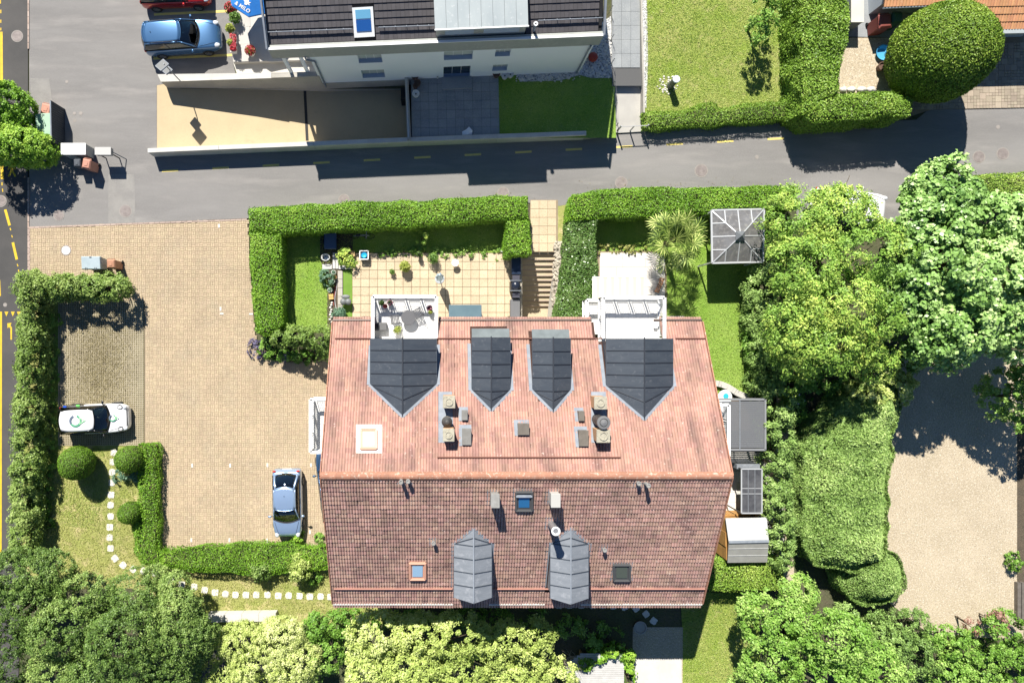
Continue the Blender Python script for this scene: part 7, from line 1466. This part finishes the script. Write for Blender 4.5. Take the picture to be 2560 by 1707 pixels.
tree('lime_tree', 'broad lime green tree below the house at the bottom edge', 'tree', [(950, 1590, 3.0, 1.4, 1.1, 1.2), (1050, 1590, 3.2, 1.5, 1.1, 1.3), (1150, 1590, 3.2, 1.4, 1.1, 1.3), (920, 1670, 3.2, 1.5, 1.3, 1.4), (1040, 1680, 3.5, 1.7, 1.3, 1.5), (1160, 1680, 3.4, 1.5, 1.3, 1.4), (1250, 1620, 3.0, 1.2, 1.1, 1.2), (1270, 1690, 3.0, 1.2, 1.1, 1.2)], L_lime, 1500, 50, .23, .11, 'big trees', .16, rough=.2, upb=.7, gap=.22, tb=-.10, dn=1.0, rj=.07)
tree('lime_tree', 'lime green shrub tree between the broad lime tree and timber deck', 'tree', [(1340, 1590, 2.6, .9, .9, 1.0), (1330, 1660, 2.6, 1.0, 1.1, 1.1), (1390, 1700, 2.2, .9, .8, .9)], L_lime, 260, 65, .26, .13, 'big trees', .1, rough=.2, upb=.7, tb=-.14)
bush('leafy vine growing round the timber deck edge', [(1490, 1640, .5, .5, .35, .4), (1530, 1625, .5, .6, .3, .4), (1570, 1640, .5, .3, .4, .4), (1572, 1690, .5, .25, .7, .4), (1460, 1660, .5, .4, .3, .35)], L_hedge, 180, 45, .18, .13, 'vine', 'vine', None, tb=.1)
br = thing('dry_twigs', 'bare pale dry branches between lime shrub and timber deck', 'twigs', P(1430, 1650)); twm = mt('twig', (.36, .31, .24), .9); bm = M()
for i in range(42):
    p = P(1425+random.uniform(-15, 15), 1655+random.uniform(-15, 15), .8); d = Vector((random.uniform(-1, 1), random.uniform(-1, 1), random.uniform(.2, .8))); bm.tube([p, p+d*.35, p+d*.7+Vector((random.uniform(-.2, .2), random.uniform(-.2, .2), .05))], [.012, .008, .003], 4)
tag(bm.obj('twigs', twm, br), kind='stuff')
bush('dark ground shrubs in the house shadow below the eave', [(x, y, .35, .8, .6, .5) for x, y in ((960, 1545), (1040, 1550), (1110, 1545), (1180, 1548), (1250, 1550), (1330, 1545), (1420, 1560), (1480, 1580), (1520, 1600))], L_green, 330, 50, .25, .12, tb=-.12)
# car park side planting
bush('mixed green shrub at the left house corner below the small lawn', [(740, 842, 1.3, .9, .55, 1.1), (790, 846, 1.4, .85, .6, 1.15), (702, 848, 1.3, .5, .5, 1.1), (812, 872, 1.0, .45, .5, .9)], L_loose, 260, 65, .22, .11)
bush('low ferny greenery below the clipped hedge end', [(665, 870, .3, .5, .45, .35), (700, 890, .3, .5, .3, .35), (760, 893, .35, .6, .3, .4)], L_green, 110, 50, .2, .12, tb=-.05)
bush('left purple lavender clump at the car park edge', [(640, 872, .3, .38, .5, .35)], L_lav, 60, 40, .14, .07); bush('right purple lavender clump at the car park edge', [(714, 892, .3, .26, .2, .3)], L_lav, 26, 40, .13, .07)
bush('small light green ball shrub beside the silver-blue car', [(745, 1345, .35, .36, .36, .36)], L_hedge, 60, 60, .13, .07, tb=.15); bush('variegated yellow shrub in the strip hedge', [(752, 1415, .8, .6, .75, .6)], L_lime, 130, 60, .2, .11, tb=-.15); bush('dark purple-green shrub in the strip hedge', [(652, 1425, .7, .55, .55, .5)], L_yew, 90, 60, .19, .1)
bush('rockery plants beside the left house wall', [(800, 1345, .15, .35, .25, .2), (815, 1400, .25, .35, .5, .3), (780, 1440, .2, .5, .4, .3)], L_green, 100, 45, .16, .09, tb=.1)
bush('glaucous plant below the upper ball shrub', [(312, 1180, .25, .35, .3, .3), (345, 1190, .3, .3, .35, .3), (300, 1195, .2, .3, .2, .25)], lf_glauc, 60, 45, .16, .1)
# terrace bed plants
bush('climbing plant over the tan boxes in the garden bed', [(862, 632, .4, .35, .3, .3), (876, 655, .35, .3, .4, .3), (855, 650, .3, .3, .3, .3)], L_yellow, 60, 40, .17, .1); bush('glaucous blue-green plant in the cluttered border', [(818, 700, .3, .3, .3, .3), (815, 690, .3, .3, .3, .3)], lf_glauc, 40, 40, .15, .09); bush('grey-green plant near the eave at the stone edging', [(846, 790, .25, .3, .4, .3)], lf_glauc, 46, 40, .15, .09)
bush('small leafy shoot in the hedge shade above the terrace', [(1055, 595, .7, .32, .32, .3)], L_yellow, 22, 40, .17, .11)
bush('low plants edging the upper side of the left terrace', rowblobs([(x, 631) for x in range(960, 1260, 26)], .08, .3, .14, 3), L_green, 130, 40, .14, .09)
bush('dry low plants above the white terrace slabs', rowblobs([(x, 624) for x in range(1500, 1620, 18)], .08, .25, .12, 2), L_drygr, 60, 40, .12, .08)
# white flowers in the dark gap
p = P(1985, 995, 1.0); t = thing('white_flowers', 'few white blossoms in the dark gap beside the thuja', 'flowers', P(1985, 995)); n = 14; d = rng.normal(size=(n, 3)); leaves('blossom', np.array(p[:])+d*np.array([.35, .35, .2]), np.array([0, 0, 1.])+d*.3, .14, .13, np.ones(n), leafmat('petal', (.6, .6, .6), (.7, .7, .7), (.8, .8, .8)), t); M().tube([(p.x, p.y, 0), (p.x, p.y, 1)], .02, 5).obj('stem', bark, t)
# sparse young tree on the top lawn
tree('young_tree', 'sparse young tree at the top of the lawn', 'tree', [(1915, 30, 2.4, .7, 1.0, .8), (1900, 80, 2.0, .6, .7, .6), (1930, -20, 2.6, .7, .8, .8)], L_green, 95, 45, .24, .13, 'small trees', .07, rough=.3, inner=.3, tb=.05)
# ---- fan palm
pc = P(1690, 598, 2.45); pt_ = thing('fan_palm', 'fan palm with spiky round leaves beside the gazebo', 'palm', (pc.x, pc.y, 0)); M().tube([(pc.x, pc.y, -.1), (pc.x+.05, pc.y, 1.2), (pc.x, pc.y, 2.3)], [.17, .15, .13], 10).obj('trunk', mt('palm_trunk', (.16, .11, .07), .95, (.1, .07, .04), 8, bump=.03, bs=20), pt_)
stm = M(); fans = []
for i in range(40):
    az = i*2.39996+random.uniform(-.2, .2); el = math.radians(78-105*(i/40)**.8+random.uniform(-8, 8)); L_ = random.uniform(.85, 1.4); d = Vector((math.cos(az)*math.cos(el), math.sin(az)*math.cos(el), math.sin(el))); e = pc+d*L_+Vector((0, 0, -.12*L_*math.cos(el))); stm.tube([pc, pc+d*L_*.6+Vector((0, 0, .02)), e], [.014, .011, .009], 4); fans.append((e, d, i))
tag(stm.obj('leaf_stalks', mt('palm_stalk', (.22, .28, .06), .7), pt_), kind='stuff')
Vq, Tq = [], []
for (e, d, i) in fans:
    s_ = d.cross(Vector((0, 0, 1)));  s_ = s_.normalized() if s_.length > .1 else Vector((1, 0, 0)); nrm = s_.cross(d).normalized(); nrm = nrm if nrm.z > 0 else -nrm; R_ = random.uniform(.6, .8); tb_ = random.uniform(.15, .8)
    fw = (d-Vector((0, 0, .25))).normalized()
    for k in range(15):
        a = math.radians(-118+236*k/14); dd = (fw*math.cos(a)+s_*math.sin(a)); sd = (-fw*math.sin(a)+s_*math.cos(a)); r_ = R_*(1-.25*abs(a)/2.2)*random.uniform(.9, 1.05); w_ = .034
        Vq += [e+dd*.03, e+dd*r_*.6+sd*w_+nrm*.02, e+dd*r_-Vector((0, 0, .10)), e+dd*r_*.6-sd*w_+nrm*.02]; Tq.append(tb_+random.uniform(-.12, .12)+.22*(1 if k % 2 else -1))
quadmesh('fan_leaves', np.array([tuple(v) for v in Vq]), np.array(Tq), L_palm, pt_)
# ---- short grass on the lawns
def grass(name, label, poly, z, lm, dens, ls=.08, tb=0.0):
    pw = [P2(a, b, z) for a, b in poly]; xs = [p[0] for p in pw]; ys = [p[1] for p in pw]; n = int((max(xs)-min(xs))*(max(ys)-min(ys))*dens); X = rng.uniform(min(xs), max(xs), n); Y = rng.uniform(min(ys), max(ys), n); ok = inpoly(X, Y, pw); C = np.stack([X[ok], Y[ok], np.full(ok.sum(), z+.02)], 1)
    C[:, 2] += rng.random(len(C))*.02; o = leaves(name, C, np.array([0, 0, .8])+rng.normal(size=C.shape)*.6, ls*rng.uniform(.6, 1.4, len(C)), ls*.28, .45+.25*fbm(C, .5, tb*9+1)+rng.normal(size=len(C))*.2+tb, lm); tag(o, label, 'grass', kind='stuff')
grass('grass', 'sunny grass of the lawn beside the white building path', [(1614, 0), (1996, 0), (1998, 262), (1614, 280)], .05, L_grass, 260, .09, .12)
grass('grass', 'grass of the small lawn behind the clipped left hedge', [(702, 570), (1270, 565), (1270, 632), (880, 632), (826, 668), (826, 826), (702, 826)], 0, L_grass, 230, .08)
grass('grass', 'bright grass right of the house below the gazebo', [(1640, 640), (1884, 530), (1884, 980), (1745, 980), (1645, 800)], 0, L_grass, 260, .08, .02)
grass('grass', 'grass right of the paved path at the lower house corner', [(1708, 1480), (1890, 1480), (1890, 1707), (1708, 1707)], 0, L_grass, 260, .09, .05)
grass('grass', 'dry grass around the stepping stones', [(110, 1125), (340, 1120), (340, 1405), (860, 1450), (900, 1530), (480, 1540), (330, 1450), (115, 1440)], 0, L_drygr, 230, .09)
grass('grass', 'greener grass tufts among the stepping stones', [(115, 1120), (260, 1120), (250, 1330), (115, 1300)], 0, L_grass, 200, .09, .0)
grass('grass', 'shaded grass behind the low wall of the white building', [(1244, 200), (1530, 190), (1536, 332), (1244, 336)], .75, L_grass, 160, .08)

# fallen leaves along hedge feet, on the car park and the lane
n = 700; pts = []
for (x0, y0, x1, y1, k) in ((76, 690, 310, 688, 60), (398, 1362, 830, 1358, 120), (396, 1120, 398, 1360, 70), (625, 600, 640, 850, 80), (640, 860, 830, 905, 90), (640, 540, 1320, 488, 110), (1440, 470, 1990, 460, 90), (1610, 330, 1990, 305, 60)):
    for i in range(k):
        t_ = random.random(); q = P(x0+(x1-x0)*t_+random.gauss(0, 9), y0+(y1-y0)*t_+random.gauss(0, 9), .045); pts.append(tuple(q))
C = np.array(pts); o = leaves('leaf_litter', C, np.array([0, 0, 1.])+rng.normal(size=C.shape)*.25, rng.uniform(.04, .09, len(C)), .035, rng.random(len(C)), leafmat('litter', (.10, .07, .035), (.22, .16, .07), (.3, .28, .1), .1)); tag(o, 'scattered fallen leaves at the feet of the hedges', 'leaves', kind='stuff')

bush('added green understorey darkening the gaps below the yellow-green tree beside the gazebo', [(1935, 560, .9, .7, .8, .9), (1940, 620, .9, .7, .8, .9), (1990, 640, .8, .9, .9, .8), (2020, 720, .8, .9, 1.0, .8), (1960, 690, .8, .8, .9, .8)], L_green, 330, 42, .24, .13, tb=-.06)  # bush added to darken the see-through gaps under the tree
